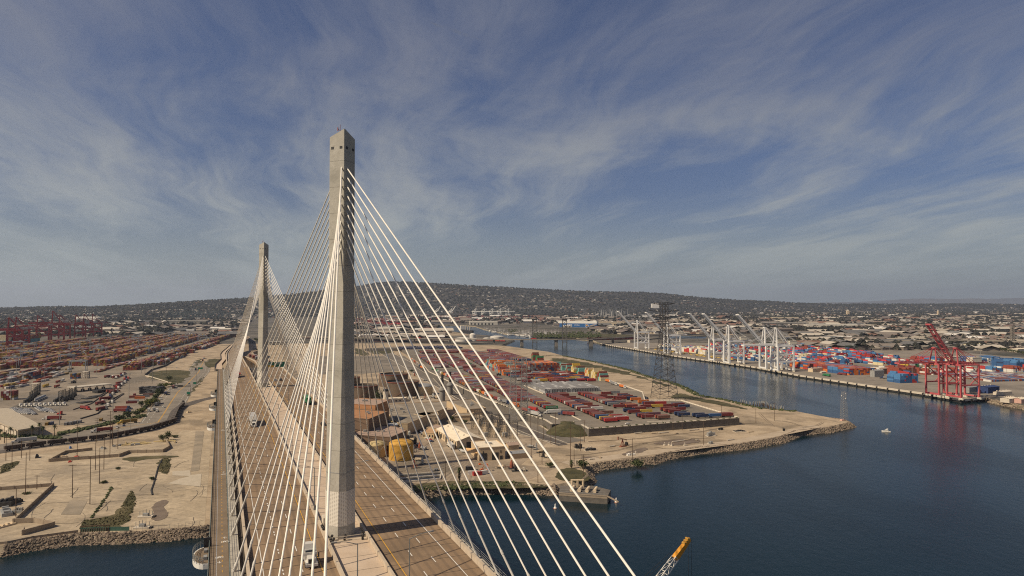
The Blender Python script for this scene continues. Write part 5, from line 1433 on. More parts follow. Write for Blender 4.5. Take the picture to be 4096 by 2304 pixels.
# grassy mound in the corner of the wall
mp_ = ats('K', [(420, 1345), (520, 1260), (650, 1210), (930, 1245), (1050, 1420), (800, 1449), (560, 1430)], 4); mc = sum(mp_, Vector()) / len(mp_); mb = MB()
N_ = 28
for j in range(9):
    for i in range(N_):
        a = 2 * math.pi * i / N_; f = 1 - j / 8
        rad = 0
        for k in range(len(mp_)):
            v = mp_[k] - mc; b_ = math.atan2(v.y, v.x); dd = abs((a - b_ + math.pi) % (2 * math.pi) - math.pi); rad = max(rad, v.length * max(0, math.cos(dd)) ** .8)
        p = mc + Vector((math.cos(a), math.sin(a), 0)) * rad * f; mb.v.append((p.x, p.y, 3.9 + 6.8 * (1 - f ** 2.2) + fbm(p.x / 3, p.y / 3, 3) * .8))
for j in range(8):
    for i in range(N_): k = (i + 1) % N_; mb.face((j * N_ + i, j * N_ + k, (j + 1) * N_ + k, (j + 1) * N_ + i))
mb.face(tuple(8 * N_ + i for i in range(N_)))
mb.build('mound', M_grass, kind='structure', smooth=True)
mb = MB()
for _ in range(900):
    a, b = rb_.choice(mp_), rb_.choice(mp_); p = a.lerp(b, rb_.random()) * .9 + mc * .1; f = min(1, (p - mc).length / 16); s_ = rb_.uniform(.4, 1.3); mb.blob(p.x, p.y, 4.2 + 6.4 * (1 - f ** 2.2), s_, s_, s_ * .7, .5, rb_)
mb.build('mound_scrub', M_green, kind='stuff')
for i, (x, y) in enumerate(((-2, 124), (-7, 56), (-3, 52), (60, 16), (-11, 401), (-18, 289), (-27, 475), (1, 763), (20, 330), (66, 300), (110, 120), (26, 560))):
    place('road_lamp', Y(x, y), YA, f'slim grey lamp post on the raised terminal, {ordw(i + 1)} counting from the near gate')
    FIRST['road_lamp']['group'] = 'lamp posts'

# ================================================================== POWER PLANT
M_tdark = surf('tank_brown', (.105, .075, .052), (.14, .10, .07), .08, .85, grain=.12, gscale=.8, stains=((.20, .12, .07), .10, .6))
M_rust = surf('rust_rim', (.30, .09, .05), (.22, .07, .04), .3, .8)
M_beige = surf('tank_beige', (.52, .38, .20), (.60, .44, .24), .1, .75, grain=.08, stains=((.34, .22, .11), .12, .4))
M_ochre = surf('tank_yellow', (.50, .27, .05), (.56, .31, .06), .1, .65, grain=.06, stains=((.34, .18, .04), .15, .4))
M_mossy = surf('mossy_dome', (.42, .32, .16), (.55, .42, .22), .6, .9, c3=(.20, .16, .07), s3=.4, grain=.25)
tank('large brown open tank with rusty rim, right one of the front pair', -138, 862, 20.5, 17.5, M_tdark, rim=M_rust, open_=True)
tank('large brown open tank partly hidden behind the near tower', -182, 840, 17.5, 15, M_tdark, rim=M_rust, open_=True)
tank('brown open tank behind the front pair, right one', -166, 960, 20, 17, M_tdark, rim=M_rust, open_=True)
tank('brown open tank behind the front pair, left one', -226, 935, 18, 15, M_tdark, rim=M_rust, open_=True)
tank('beige tank with grey conical roof beside the brown tanks', -112, 868, 11.5, 10.5, M_beige, M_grey, 3.2)
tank('ochre yellow domed tank with a side pipe', -81.5, 505, 8.9, 11.2, M_ochre, M_ochre, 3.2)
tank('cream tank with mossy dome beside the yellow tank', -101, 514, 7.0, 8.8, M_beige, M_mossy, 2.6)
M_brown = colmat('boiler_brown', (.15, .098, .066)); M_brtop = colmat('boiler_top', (.34, .17, .08)); M_roofb = colmat('rose_roof', (.33, .235, .18)); M_tan = colmat('tan_stucco', (.46, .34, .21)); M_tan2 = colmat('pale_stucco', (.54, .42, .28)); M_roofw = colmat('cream_roof', (.66, .56, .42)); M_roofg = surf('gravel_roof', (.19, .155, .115), (.25, .205, .155), .08, .95, c3=(.30, .25, .19), s3=.06, grain=.15, stains=((.12, .10, .08), .08, .5))
block('boiler_house', 'tall brown boiler house right behind the near tower foot', 'building', [(-148, 560), (-114, 545), (-106, 585), (-140, 600)], 22, M_brown, M_brtop, extras=2)
block('boiler_house', 'stepped brown boiler house with orange upper storey', 'building', [(-150, 605), (-118, 592), (-112, 625), (-144, 640)], 26, M_brtop, M_roofb, extras=2)
block('turbine_hall', 'lower brown hall with rose roof behind the mossy tank', 'building', [(-126, 532), (-92, 520), (-84, 548), (-96, 566), (-116, 575)], 12.5, M_brown, M_roofb, win=[(0, 4, 6, 4, .25)], extras=4)
for i in range(4):
    k = i / 3; x, y = -96 - 25 * k, 575 + 70 * k
    t = thing('cooling_unit', f'blue grey cooling drum, {ordw(i + 1)} of four beside the brown hall', 'cooling unit', (x, y, 4), 0, 'cooling drums'); mb = MB(); mb.lathe(0, 0, [(5.2, 0), (5.2, 8.6)], 16, cap=False); mb.build('shell', colmat('drum_blue', (.20, .215, .235)), t, smooth=True)
    mb = MB(); mb.lathe(0, 0, [(5.4, 8.4), (5.4, 9.0), (4.2, 9.8), (.1, 9.9)], 16); mb.build('lid', colmat('drum_lid', (.44, .45, .46)), t)
def stack(label, x, y, h, r, pm, cap=None, base=False):
    t = thing('chimney', label, 'chimney', (x, y, 4)); mb = MB(); mb.lathe(0, 0, [(r, 0), (r * .9, h)], 20); mb.build('shaft', pm, t, smooth=True)
    if cap: mb = MB(); mb.lathe(0, 0, [(r * .97, h - 2.2), (r * .95, h + .2)], 20); mb.build('cap', cap, t)
    if base: mb = MB(); mb.lathe(0, 0, [(r * 2.0, 0), (r * 2.0, h * .38), (r * 2.6, h * .40), (r * 2.6, h * .44), (r, h * .56)], 16); mb.build('collar', colmat('stack_grey', (.20, .185, .165)), t, smooth=True)
stack('short white chimney with black cap beside the tanks', -146, 793, 15.5, 3.2, M_kerb, M_dark)
stack('dark grey stack with thick lower half, left of the pair', -82, 806, 31, 1.7, M_dark, None, True); stack('dark grey stack with thick lower half, right of the pair', -78, 862, 29, 1.7, M_dark, None, True)
block('plant_hall', 'wide grey flat roofed hall with a yellow pipe rack along its edge', 'building', [(-137, 710), (-99, 598), (-91, 598), (-66, 690), (-70, 738)], 9.5, M_tan, M_roofg, extras=9)
t = thing('pipe_rack', 'yellow pipe rack running along the edge of the grey hall', 'pipe rack', (-120, 654, 4)); mb = MB()
for k in range(14):
    f = k / 13 - .5; x, y = 40 * f, -114 * f; 
    for o in (0, 2.4): mb.bar((x - 2 - o, y - .8 * o, 0), (x - 2 - o, y - .8 * o, 11), .18)
mb.build('frame', M_grey, t); mb = MB()
for o in (0, .9, 1.8): mb.bar((-23 - o, 57, 11.2), (17 - o, -57, 11.2), .35, 8)
mb.build('pipes', colmat('pipe_yellow', (.50, .36, .15)), t)
block('office_block', 'two storey cream building with a stepped parapet', 'building', [(-93, 649), (-83, 640), (-69, 644), (-72, 662), (-84, 662)], 9.5, M_tan2, M_roofg, win=[(0, 2, 4.0, 2, .2), (1, 2, 4, 3, .16), (1, 5.4, 7.2, 3, .16), (0, 5.4, 7.2, 2, .2)])
block('long_shed', 'long tan building lying beside the plant road', 'building', [(-72, 760), (-46, 699), (-27, 707), (-46, 772)], 6.5, M_tan, M_roofg, extras=3)
block('annex', 'small tan annex with pale roof edge below the long shed', 'building', [(-58, 664), (-41, 668), (-38, 684), (-55, 682)], 5.0, M_tan, M_roofg, parapet=.9)
block('workshop', 'low orange roofed workshop left of the white warehouse', 'building', [(-76, 583), (-66, 580), (-62, 597), (-74, 603)], 4.5, M_tan, colmat('terracotta', (.42, .25, .13)), win=[(0, 1.2, 3, 4, .4)])
block('store', 'tan store behind the orange roofed workshop', 'building', [(-75, 604), (-58, 598), (-54, 612), (-70, 618)], 5, M_tan, M_roofb)
gable('warehouse', 'long cream warehouse with a low gabled roof', 'warehouse', -44, 569, 58, 22, math.atan2(54, -22), 6.2, 9.6, M_tan2, M_roofw, win=9, doors=((-18, 4, 4.5, 1), (0, 4, 4.5, 1), (16, 3, 4, 1), (0, 6, 5, -5)))
t = block('warehouse', 'square tan warehouse with flat cream roof near the shore', 'warehouse', [(-24, 497), (-5, 503), (-12, 527), (-31, 521)], 9.2, M_tan, M_roofw, parapet=.6, win=[(0, 5, 7, 3, .1)], doors=[(0, .18, 5, 5.5), (0, .62, 5, 5.5), (0, .85, 2, 3)], extras=2)
mb = MB(); mb.quad((-7, -12.6, 5.2), (-14.6, -10, 5.2), (-16.5, -3, 7.2), (-9, -5.4, 7.2)); mb.build('awning', colmat('awning_orange', (.62, .37, .16)), t)
t = thing('shed', 'small grey lean to shed at the right end of the square warehouse', 'shed', (4, 510, 4)); mb = MB(); mb.box(0, 0, 0, 3.6, 13, 9, .35); mb.build('wall', M_tan, t); mb = MB(); mb.box(0, 0, 3.65, 3.9, 14, 10, .35); mb.build('roof', M_grey, t)
block('long_low_building', 'long white low building beside the white chimney', 'building', ats('N', [(705, 300), (1080, 275), (1100, 250), (730, 262)]), 4.0, M_kerb, M_roofw, win=[(0, 1, 2.6, 5, .4)])
t = gable('storehouse', 'small tan hut among the substation poles', 'shed', 0, 540, 9, 7, .4, 3.5, 5, M_tan, M_roofb)
# substation: portal frames and transformers
sub = [(-39, 630), (-28, 676), (-4, 640), (3, 574), (-14, 566)]; rsb = random.Random(21)
def inside(p, poly):
    c = False
    for (ax_, ay), (bx_, by_) in zip(poly, poly[1:] + poly[:1]):
        if (ay > p[1]) != (by_ > p[1]) and p[0] < (bx_ - ax_) * (p[1] - ay) / (by_ - ay) + ax_: c = not c
    return c
M_sub = surf('substation_steel', (.085, .08, .072), (.13, .12, .11), .5, .7)
n_ = 0
for r_ in range(9):
    for c_ in range(5):
        x = -36 + c_ * 9 + r_ * .6; y = 562 + r_ * 12.5 - c_ * 2
        if not inside((x, y), sub): continue
        n_ += 1; h = rsb.choice((9, 12, 14)); t = thing('switchgear_frame', f'steel portal frame, {ordw(c_ + 1)} from the left in row {ordw(r_ + 1)} of the substation', 'switchgear', (x, y, 4), .35, 'substation frames'); mb = MB()
        for sx in (-3.6, 3.6): lattice(mb, (sx, 0, 0), (sx, 0, h), .7, .5, 6, .07)
        mb.build('post', M_sub, t); mb = MB(); lattice(mb, (-3.6, 0, h), (3.6, 0, h), .6, .6, 6, .07); mb.build('beam', M_sub, t); mb = MB()
        for sx in (-2.2, 0, 2.2): mb.lathe(sx, 0, [(.12, h - 2.0), (.25, h - 1.8), (.12, h - 1.2), (.25, h - 1.0), (.1, h - .3)], 6); mb.lathe(sx, 2.5, [(.4, 0), (.4, 2), (.18, 2.2), (.24, 3.6), (.1, 4.4)], 8)
        mb.build('insulator', M_tan2, t)
for i, (x, y) in enumerate(((-22, 590), (-12, 612), (-6, 590), (-26, 640))):
    t = thing('transformer', f'grey transformer on the substation floor, {ordw(i + 1)} from the warehouse', 'transformer', (x, y, 4), .35); mb = MB(); mb.box(0, 0, .3, 3.4, 4.5, 2.8); mb.build('body', M_grey, t); mb = MB()
    for k in range(6): mb.box(-2 + k * .8, 1.8, .5, 3.0, .12, .8)
    mb.build('fins', M_grey, t); mb = MB()
    for k in (-1.2, 0, 1.2): mb.lathe(k, 0, [(.18, 3.4), (.26, 4.2), (.1, 4.9)], 6)
    mb.build('bushing', M_tan2, t)
# double lattice mast with four cross-arms
t = thing('lattice_pylon', 'twin mast lattice pylon with four cross arms behind the substation', 'pylon', (6.5, 668, 4), .1)
for sx in (-5.6, 5.6): mb = MB(); lattice(mb, (sx, 0, 0), (sx * .95, 0, 62), 7.5, 4.2, 15, .22, 2); mb.build('mast', M_grey, t)
for z in (36, 43, 50, 57): mb = MB(); lattice(mb, (-13, 0, z), (14, 0, z + .5), 1.6, 1.6, 12, .17); mb.build('crossarm', M_grey, t)
# cars of the plant, palms, lifts
pc = [(-80, 612), (-78, 607), (-76, 601), (-74.5, 596), (-72, 590), (-70.5, 584), (-69, 579), (-67, 573), (-65, 567), (-38, 536), (-37, 532), (-35.5, 529), (-34, 526)]
for i, (x, y) in enumerate(pc):
    k = ('black', 'navy', 'grey', 'black', 'silver', 'white', 'white', 'red', 'navy', 'black', 'silver', 'white', 'pale grey')[i]
    place('pickup' if i in (5, 6, 12) else 'car', (x - 2, y, 4.09), -.3, f'{k} car, {ordw(i + 1)} from the far end of the bays beside the cream warehouse' if i < 9 else f'{k} car, {ordw(i - 8)} in the bay before the square warehouse', CC[k], 'cars parked at the plant')
truck('truck_van', (-49, 545, 4.09), 1.9, 'small white truck backed against the cream warehouse', 'white', 'white')
palm('thick palm with a shaggy trunk on the bank by the bridge', -33.5, 437, 9.2, 4, 3, True); palm('palm on the lawn beside the shore', 41, 475, 5.2, 4, 5, True)
for i, (k, x, y, h, r) in enumerate((('F', 555, 500, 5, 4), ('F', 985, 455, 6, 3.5), ('F', 1110, 475, 4, 3), ('F', 800, 480, 3, 3), ('F', 190, 370, 5, 5), ('N', 370, 520, 6, 5), ('N', 560, 250, 12, 6), ('J', 195, 580, 5, 4), ('F', 1085, 720, 3, 3), ('F', 2245, 905, 5, 5), ('F', 1940, 890, 3, 3.5), ('I', 690, 505, 6, 5.5))):
    p = at(k, x, y); lb = ('green bush beside the cream office block', 'round tree before the small tan annex', 'low shrub by the annex corner', 'low shrub under the office windows', 'scrubby tree behind the brown halls', 'tree among the brown halls', 'tall dark tree beside the white chimney', 'small tree above the brown tanks', 'hedge shrub by the cream warehouse gable', 'dark bush on the lawn by the cove', 'low scrub on the bank by the lawn', 'dark willow like bush at the water edge on the point')[i]
    tree('tree', lb, 'tree', p.x, p.y, h, r, 4 if i < 11 else 1.5, i, .2, .8)
M_orange = colmat('machine_orange', (.62, .15, .04))
for i, (x, y, l) in enumerate(((7, 432, 'orange scissor lift, left of two near the shore'), (14, 435, 'orange boom lift, right of two near the shore'))):
    p = at('F', (1275, 1330)[i], 925); t = thing('work_platform', l, 'lift', (p.x, p.y, 4.1), .4 + i); mb = MB(); mb.box(0, 0, .5, 1.2, 2.6, 1.4); mb.bar((0, 0, 1.2), (1.5, 0, 3.6), .18); mb.bar((1.5, 0, 3.6), (-1.2, .2, 4.4), .15); mb.box(-1.6, .2, 4.0, 5.0, 1.2, 1.0); mb.build('boom', M_orange, t); mb = MB()
    for q in ((-1, -.8), (1, -.8), (-1, .8), (1, .8)): mb.bar((q[0], q[1], .45), (q[0], q[1] * 1.3, .45), .45, 8)
    mb.build('wheels', M_tyre, t)
for i, (x, y, c) in enumerate(((1160, 920, 'black'), (1185, 965, 'white'), (1230, 970, 'red'), (1285, 960, 'white'))):
    p = at('F', x, y); put_container((Vector((p.x, p.y, 4.1)), .2 * i, c), f'{c} container on the ground by the shaggy palm, {ordw(i + 1)} from the left').scale = (.5, 1, 1)
# settling basin beside the bank
pb = ats('F', [(440, 975), (885, 945), (870, 1010), (470, 1045)]); t = thing('settling_basin', 'dark rectangular basin with concrete rim beside the bridge', 'basin', (0, 0, 0)); mb = MB()
for a, b in zip(pb, pb[1:] + pb[:1]): mb.bar(a + Vector((0, 0, .5)), b + Vector((0, 0, .5)), .6)
mb.bar((pb[0] + pb[3]) / 2 + Vector((0, 0, .5)), (pb[1] + pb[2]) / 2 + Vector((0, 0, .5)), .7); mb.build('rim', M_kerb, t)
mb = MB(); mb.sheet([(p.x, p.y) for p in pb], 4.2); mb.build('dark_water', colmat('basin_water', (.022, .020, .020), rough=.1) if False else surf('basin_water', (.02, .02, .022), None, .2, .15, grain=0), t)
# water intake pier
t = thing('intake_pier', 'concrete water intake pier with pumps at the shore corner', 'pier', (0, 0, 0)); pp = [(28, 411), (56, 404), (60, 418), (50, 428), (30, 428)]
mb = MB(); mb.prism(pp, -1.5, 4.6); mb.build('deck', M_cwall, t); mb = MB(); mb.quad((28, 410.9, 3.2), (56, 403.9, 3.2), (56, 403.9, 4.9), (28, 410.9, 4.9)); mb.bar((28, 411, 4.8), (56, 404, 4.8), .35); mb.bar((56, 404, 4.8), (62, 400, 2.5), .5); mb.build('parapet', M_wall, t)
for k in range(4): mb = MB(); mb.bar((36 + k * 4.5, 415 - k, 5.6), (38 + k * 4.5, 421 - k, 5.9), 1.0, 12); mb.bar((36 + k * 4.5, 415 - k, 5.6), (35.8 + k * 4.5, 414.4 - k, 5.6), 1.15, 12); mb.build('pump', M_tan2, t)
mb = MB()
for k in range(3): mb.box(37 + k * 3.4, 425, 4.6, 9, .9, 2.2, .2)
mb.box(40.4, 425, 8.6, 9.2, 8, 1.2, 0); mb.build('gate_frame', M_tan2, t)
mb = MB()
for k in range(9): mb.bar((29 + k * 3.2, 411.2 - k * .8, 4.6), (29 + k * 3.2, 411.2 - k * .8, 7.0), .08)
mb.bar((29, 411.2, 7), (54.6, 404.8, 7), .07); mb.bar((29, 411.2, 5.8), (54.6, 404.8, 5.8), .07); mb.build('railing', M_grey, t)

# ================================================================== THE POINT
def polepx(key, k, x, y, label, s=1.0, z=4.0):
    o = place(key, at(k, x, y, z), random.Random(x).uniform(-.6, .6), label); o.scale = (1, 1, s); return o
for i, (x, y, s) in enumerate(((162, 470, 1.15), (655, 470, .8), (1218, 358, 1.0), (1361, 205, .85), (1632, 185, .75), (1780, 165, .9), (240, 405, .7), (975, 245, .7), (1048, 240, .8))):
    polepx('pole_top' if i % 3 else 'pole_bare', 'I', x, y, f'timber pole on the sandy point, {ordw(i + 1)} in the round from the shore cove', s)
for i, (x, y, h) in enumerate(((1750, 850, 22), (1855, 865, 18), (1940, 670, 16), (1985, 670, 26), (2130, 830, 24), (2165, 880, 14), (1815, 610, 24), (1745, 530, 20), (1870, 620, 12), (2265, 650, 18), (1430, 470, 20), (1250, 330, 20), (1050, 215, 20), (2255, 975, 14), (1815, 1040, 12), (920, 1010, 12))):
    polepx('pole_arm' if i % 2 else 'pole_top', 'F', x, y, f'utility pole by the plant and siding, {ordw(i + 1)} in the string', h / (24 if i % 2 else 19))
t = thing('pumpjack', 'rust red oil pumpjack nodding on the sandy point', 'pumpjack', at('I', 575, 370), .5); mb = MB(); mb.bar((-1.6, -1, 0), (0, 0, 6), .22); mb.bar((-1.6, 1, 0), (0, 0, 6), .22); mb.bar((1.6, -1, 0), (0, 0, 6), .22); mb.bar((1.6, 1, 0), (0, 0, 6), .22); mb.box(2, 0, 0, .6, 9, 2.2); mb.build('frame', M_rust, t)
mb = MB(); mb.bar((-4.2, 0, 7.4), (4.0, 0, 5.2), .35); mb.box(-4.4, 0, 5.8, 8.4, .7, .6); mb.build('walking_beam', M_rust, t); mb = MB(); mb.box(4, 0, .8, 3.2, 1.6, 2.4); mb.bar((4, .6, 3), (3.8, .3, 5.2), .2); mb.build('counterweight', M_dark, t)
rp = random.Random(17)
jn = [('wellhead', 'pale wellhead tree', 'I', x, y) for x, y in ((910, 360), (945, 358), (965, 362), (1070, 362), (300, 395), (325, 392), (650, 440), (680, 430))]
for i, (nm, lb, k, x, y) in enumerate(jn):
    p = at(k, x, y); t = thing(nm, f'{lb} standing in the sand, {ordw(i + 1)} counted across the point', 'wellhead', p, rp.random()); mb = MB(); mb.box(0, 0, 0, .8, 2.2, 1.6); mb.bar((0, 0, .8), (0, 0, 2.6), .3, 8); mb.bar((-.9, 0, 1.8), (.9, 0, 1.8), .22, 8); mb.build('valve_tree', M_kerb, t)
for i, (x, y, l, a) in enumerate(((700, 265, 9, .2), (830, 265, 7, .1), (900, 262, 11, .15), (1000, 268, 5, .4), (1140, 240, 12, .15), (1270, 345, 5, .3), (1020, 330, 14, .2), (1090, 318, 8, .3), (1430, 320, 9, .25), (260, 478, 6, .2), (330, 472, 4, .1), (400, 460, 3, .9), (490, 370, 6, .2), (630, 372, 4, .1), (1165, 320, 3, .5), (1590, 255, 6, .1))):
    p = at('I', x, y); t = thing('pipe_rack', f'low rack of pale pipes and timbers on the sand, {ordw(i + 1)} from the plant side' , 'pipes', p, a + .35); mb = MB()
    for q in range(3): mb.bar((-l / 2, q * .6 - .6, .55 + .25 * (q % 2)), (l / 2, q * .6 - .5, .55 + .2 * (q % 2)), .26, 8)
    mb.build('pipes', M_tan2 if i % 2 else M_kerb, t); mb = MB()
    for q in (-.4, 0, .4): mb.box(q * l, 0, 0, .4, .3, 2.2)
    mb.build('sleepers', M_wood, t)
for i, (k, x, y, w_, l_, h, lb) in enumerate((('I', 1275, 285, 9, 4, 4.0, 'grey equipment skid in the middle of the point'), ('I', 225, 385, 6, 5, 3.5, 'dark pump house at the head of the point'), ('I', 320, 400, 10, 4, 2.0, 'low pipe manifold beside the dark pump house'), ('I', 1500, 250, 11, 5, 1.2, 'dark pipe cluster in a damp hollow'), ('I', 1350, 238, 5, 2.5, 2, 'dark tyre dump below the block wall'), ('I', 1270, 348, 4, 3, 2, 'grey box cabinet by the shore road'), ('I', 1855, 248, 2.5, 1.2, 3.4, 'dark notice board by the shore road'), ('I', 640, 440, 7, 3, 1.5, 'white pump set beside the muddy pond'))):
    p = at(k, x, y); t = thing('equipment_skid', lb, 'equipment', p, .35); mb = MB(); mb.box(0, 0, 0, .3, w_, l_); mb.build('base', M_kerb, t); mb = MB()
    for q in range(5): mb.box(-w_ * .38 + q * w_ * .19, rp.uniform(-.2, .2) * l_, .3, .3 + h * rp.uniform(.5, 1), w_ * .13, l_ * rp.uniform(.4, .8))
    mb.build('units', M_dark if 'dark' in lb else (M_white if 'white' in lb else M_grey), t); mb = MB(); mb.bar((-w_ / 2, 0, h * .7), (w_ / 2, 0, h * .7), .12, 6); mb.build('pipe', M_grey, t)
# tall river-crossing pylon
t = thing('lattice_pylon', 'very tall dark lattice pylon on the channel bank', 'pylon', (181, 814, 6), .25)
def pw(f): return 24 * (1 - f / .5) + 9.5 * f / .5 if f < .5 else (9.5 - (f - .5) / .22 * 2.2 if f < .72 else 7.0)
def pwf(f): return 24 - (24 - 14.5) * f / .40 if f < .40 else (14.5 - (14.5 - 7.6) * (f - .4) / .28 if f < .68 else 7.2)
mb = MB(); lattice(mb, (0, 0, 0), (0, 0, 114), 24, 7, 17, .31, 2, pwf); mb.build('mast', surf('pylon_steel', (.05, .047, .045), (.07, .064, .06), .4, .6), t)
for z, w_ in ((90, 16), (97.5, 17), (104, 19), (112.5, 14)):
    mb = MB()
    for sg in (-1, 1):
        for y in (-3, 3): mb.bar((sg * 3.4, y, z - 1.2), (sg * w_, y * .3, z + .3), .26); mb.bar((sg * 3.4, y, z + 1.4), (sg * w_, y * .3, z + .3), .22); mb.bar((sg * 7, y * .8, z + 1.0), (sg * 10, y * .6, z - .3), .16)
        mb.bar((sg * w_, -1, z + .3), (sg * w_, 1, z + .3), .3)
    for y in (-3.5, 3.5): mb.bar((-3.5, y, z + 1.4), (3.5, y, z + 1.4), .25); mb.bar((-3.5, y, z - 1.2), (3.5, y, z - 1.2), .25)
    mb.build('crossarm', MATS['pylon_steel'], t)
t = thing('lattice_beacon', 'slim lattice radio mast with dishes at the tip of the point', 'mast', at('H', 678, 1294, 3), .3); mb = MB(); lattice(mb, (0, 0, 1), (0, 0, 29), 5.2, 3.0, 12, .11, 2); mb.build('mast', M_grey, t)
for x, y, z in ((2.0, 0, 27), (-2.6, .5, 25), (0, -1.8, 22.5), (.8, 1, 22)): mb = MB(); mb.bar((x, y, z), (x + .2, y - .4, z), .65, 12); mb.build('dish', M_white, t)
mb = MB(); mb.box(-3.2, -1, 0, 2.6, 3.2, 2.6); mb.build('hut', colmat('pink_hut', (.50, .30, .24)), t)
# old mooring piles off the point
for i in range(34):
    f = i / 33; x = 1845 + 410 * f + rp.uniform(-8, 8); y = 1000 + 62 * f + 26 * math.sin(f * 9) * .5 + rp.uniform(-8, 10); p = at('G', x, y, 0); t = thing('mooring_pile', None, 'pile', (p.x, p.y, 0), 0, 'old mooring piles off the point'); tag(t, 'weathered timber mooring pile standing in the water off the point')
    mb = MB(); a = rp.uniform(-.8, .8); mb.bar((0, 0, -2), (a * .6, .3, rp.uniform(3, 5.5)), .42, 7, .36); mb.bar((.8, .4, -2), (a * .4, .3, 3), .3, 6); mb.build('timber', M_wood, t)
    mb = MB(); mb.bar((a * .5, .25, 2.6), (a * .6, .3, 5.0), .5, 7); mb.build('cap', M_grey, t)
for i, (k, x, y, lb) in enumerate((('I', 525, 812, 'small white buoy floating beyond the intake pier'), ('I', 42, 860, 'small white buoy floating below the bridge cables'))):
    p = at(k, x, y, 0); t = thing('buoy', lb, 'buoy', (p.x, p.y, 0)); mb = MB(); mb.lathe(0, 0, [(.9, -.4), (1.0, .3), (.45, 1.2), (.35, 2.4), (.1, 2.8)], 12); mb.build('float', M_white, t); mb = MB(); mb.lathe(0, 0, [(1.03, 0), (1.03, .25)], 12, cap=False); mb.build('band', M_orange, t)
p = at('H', 1085, 1395, 0); t = thing('motor_boat', 'white motor boat with a flying bridge crossing the basin', 'boat', p, 2.6); mb = MB()
sec = [(-5.2, 1.7, 1.0), (-2, 1.9, 1.1), (2, 1.7, 1.3), (4.6, .8, 1.6), (5.6, .06, 1.8)]; i0 = 0
for x, w_, h in sec: mb.v += [(x, -w_, h), (x, -w_ * .7, -.3), (x, w_ * .7, -.3), (x, w_, h)]
for a in range(4):
    for e in range(3): b = a * 4 + e; mb.face((b, b + 4, b + 5, b + 1))
    mb.face((a * 4, a * 4 + 3, a * 4 + 7, a * 4 + 4))
mb.face((0, 1, 2, 3)); mb.build('hull', M_white, t); mb = MB(); mb.box(-.2, 0, 1.1, 2.9, 5.0, 2.6, 0, .8, .85); mb.box(-.8, 0, 2.9, 3.5, 2.6, 2.0); mb.bar((-1, -.9, 3.5), (-1.2, -.9, 4.5), .06); mb.bar((-1, .9, 3.5), (-1.2, .9, 4.5), .06); mb.box(-1.2, 0, 4.5, 4.6, 2.0, 2.1); mb.build('cabin', M_white, t); mb = MB(); mb.box(.1, 0, 1.9, 2.5, 4.72, 2.5); mb.build('windows', M_glass, t); t.scale = (.68, .68, .68)
# crane barge below the bridge; only its boom reaches into the picture
t = thing('crane_barge', 'floating crane with white lattice boom and orange boom head', 'crane', (0, 0, 0)); mb = MB(); mb.box(2, 152, -.6, 2.4, 26, 46, .1); mb.build('hull', M_dark, t); mb = MB(); mb.box(1, 160, 2.4, 7.4, 6, 8, .9); mb.build('cab', M_ochre, t)
b0_ = Vector((1.3, 165, 6)); tip = Vector((49, 190, 52.7)); d = (tip - b0_); mb = MB(); lattice(mb, b0_, b0_ + d * .905, 3.6, 1.35, 26, .13, 1); mb.build('lattice_boom', M_white, t)
mb = MB(); q0 = b0_ + d * .90; u = d.normalized(); sd = u.cross(Vector((0, 0, 1))).normalized(); up = sd.cross(u)
i0 = 0
for f, w_, h_ in ((0, .70, .75), (.55, .62, .62), (.92, .55, .5), (1.0, .3, .25)):
    c = q0 + d * (.1 * f)
    for a, b in ((-1, -1), (1, -1), (1, 1), (-1, 1)): mb.v.append(tuple(c + sd * (a * w_) + up * (b * h_)))
for k in range(3):
    for e in range(4): f2 = (e + 1) % 4; mb.face((k * 4 + e, k * 4 + f2, k * 4 + 4 + f2, k * 4 + 4 + e))
mb.face((3, 2, 1, 0)); mb.face((12, 13, 14, 15)); hd = mb.build('boom_head', colmat('crane_orange', (.60, .26, .03)), t)
for k in range(3): c = tip - u * (.6 + k * .8) + up * .6; mb = MB(); mb.bar(c - sd * .6, c + sd * .6, .32, 10); mb.build('sheave', M_ochre, hd)
mb = MB()
for o in (-.6, .6): mb.bar(tip + sd * o - Vector((0, 0, .3)), tip + sd * o + Vector((0, 0, -44)), .05, 4); mb.bar(q0 + up * 2 + sd * o, b0_ + Vector((-14, -8, 10)), .05, 4)
mb.build('hoist_rope', M_dark, t)

rk = random.Random(55); CL = [('N', 1150, 230), ('N', 1230, 225), ('N', 1300, 215), ('N', 1370, 240), ('N', 1450, 215), ('N', 1520, 230), ('N', 1600, 200), ('N', 1680, 215), ('N', 720, 180), ('N', 870, 165), ('N', 960, 160), ('N', 470, 250), ('N', 300, 470), ('N', 390, 440), ('N', 480, 520), ('N', 560, 560), ('N', 600, 610), ('N', 1100, 900), ('N', 1150, 960), ('N', 1200, 1040), ('N', 1260, 1080), ('N', 1310, 1130), ('N', 1350, 1180), ('N', 1420, 1200), ('N', 1230, 1250), ('N', 1180, 1330), ('N', 1000, 1420), ('N', 700, 1250), ('N', 700, 1330), ('F', 1170, 640), ('F', 1330, 700), ('F', 1460, 900), ('F', 1600, 930), ('F', 1680, 925), ('F', 1560, 900), ('F', 1750, 700), ('F', 1800, 720), ('F', 1840, 750), ('F', 1870, 790), ('F', 1900, 800), ('F', 620, 900), ('F', 830, 930), ('F', 700, 860), ('F', 660, 830), ('J', 60, 600), ('J', 150, 610), ('J', 240, 640), ('J', 420, 720), ('J', 560, 1000), ('J', 640, 1010)]
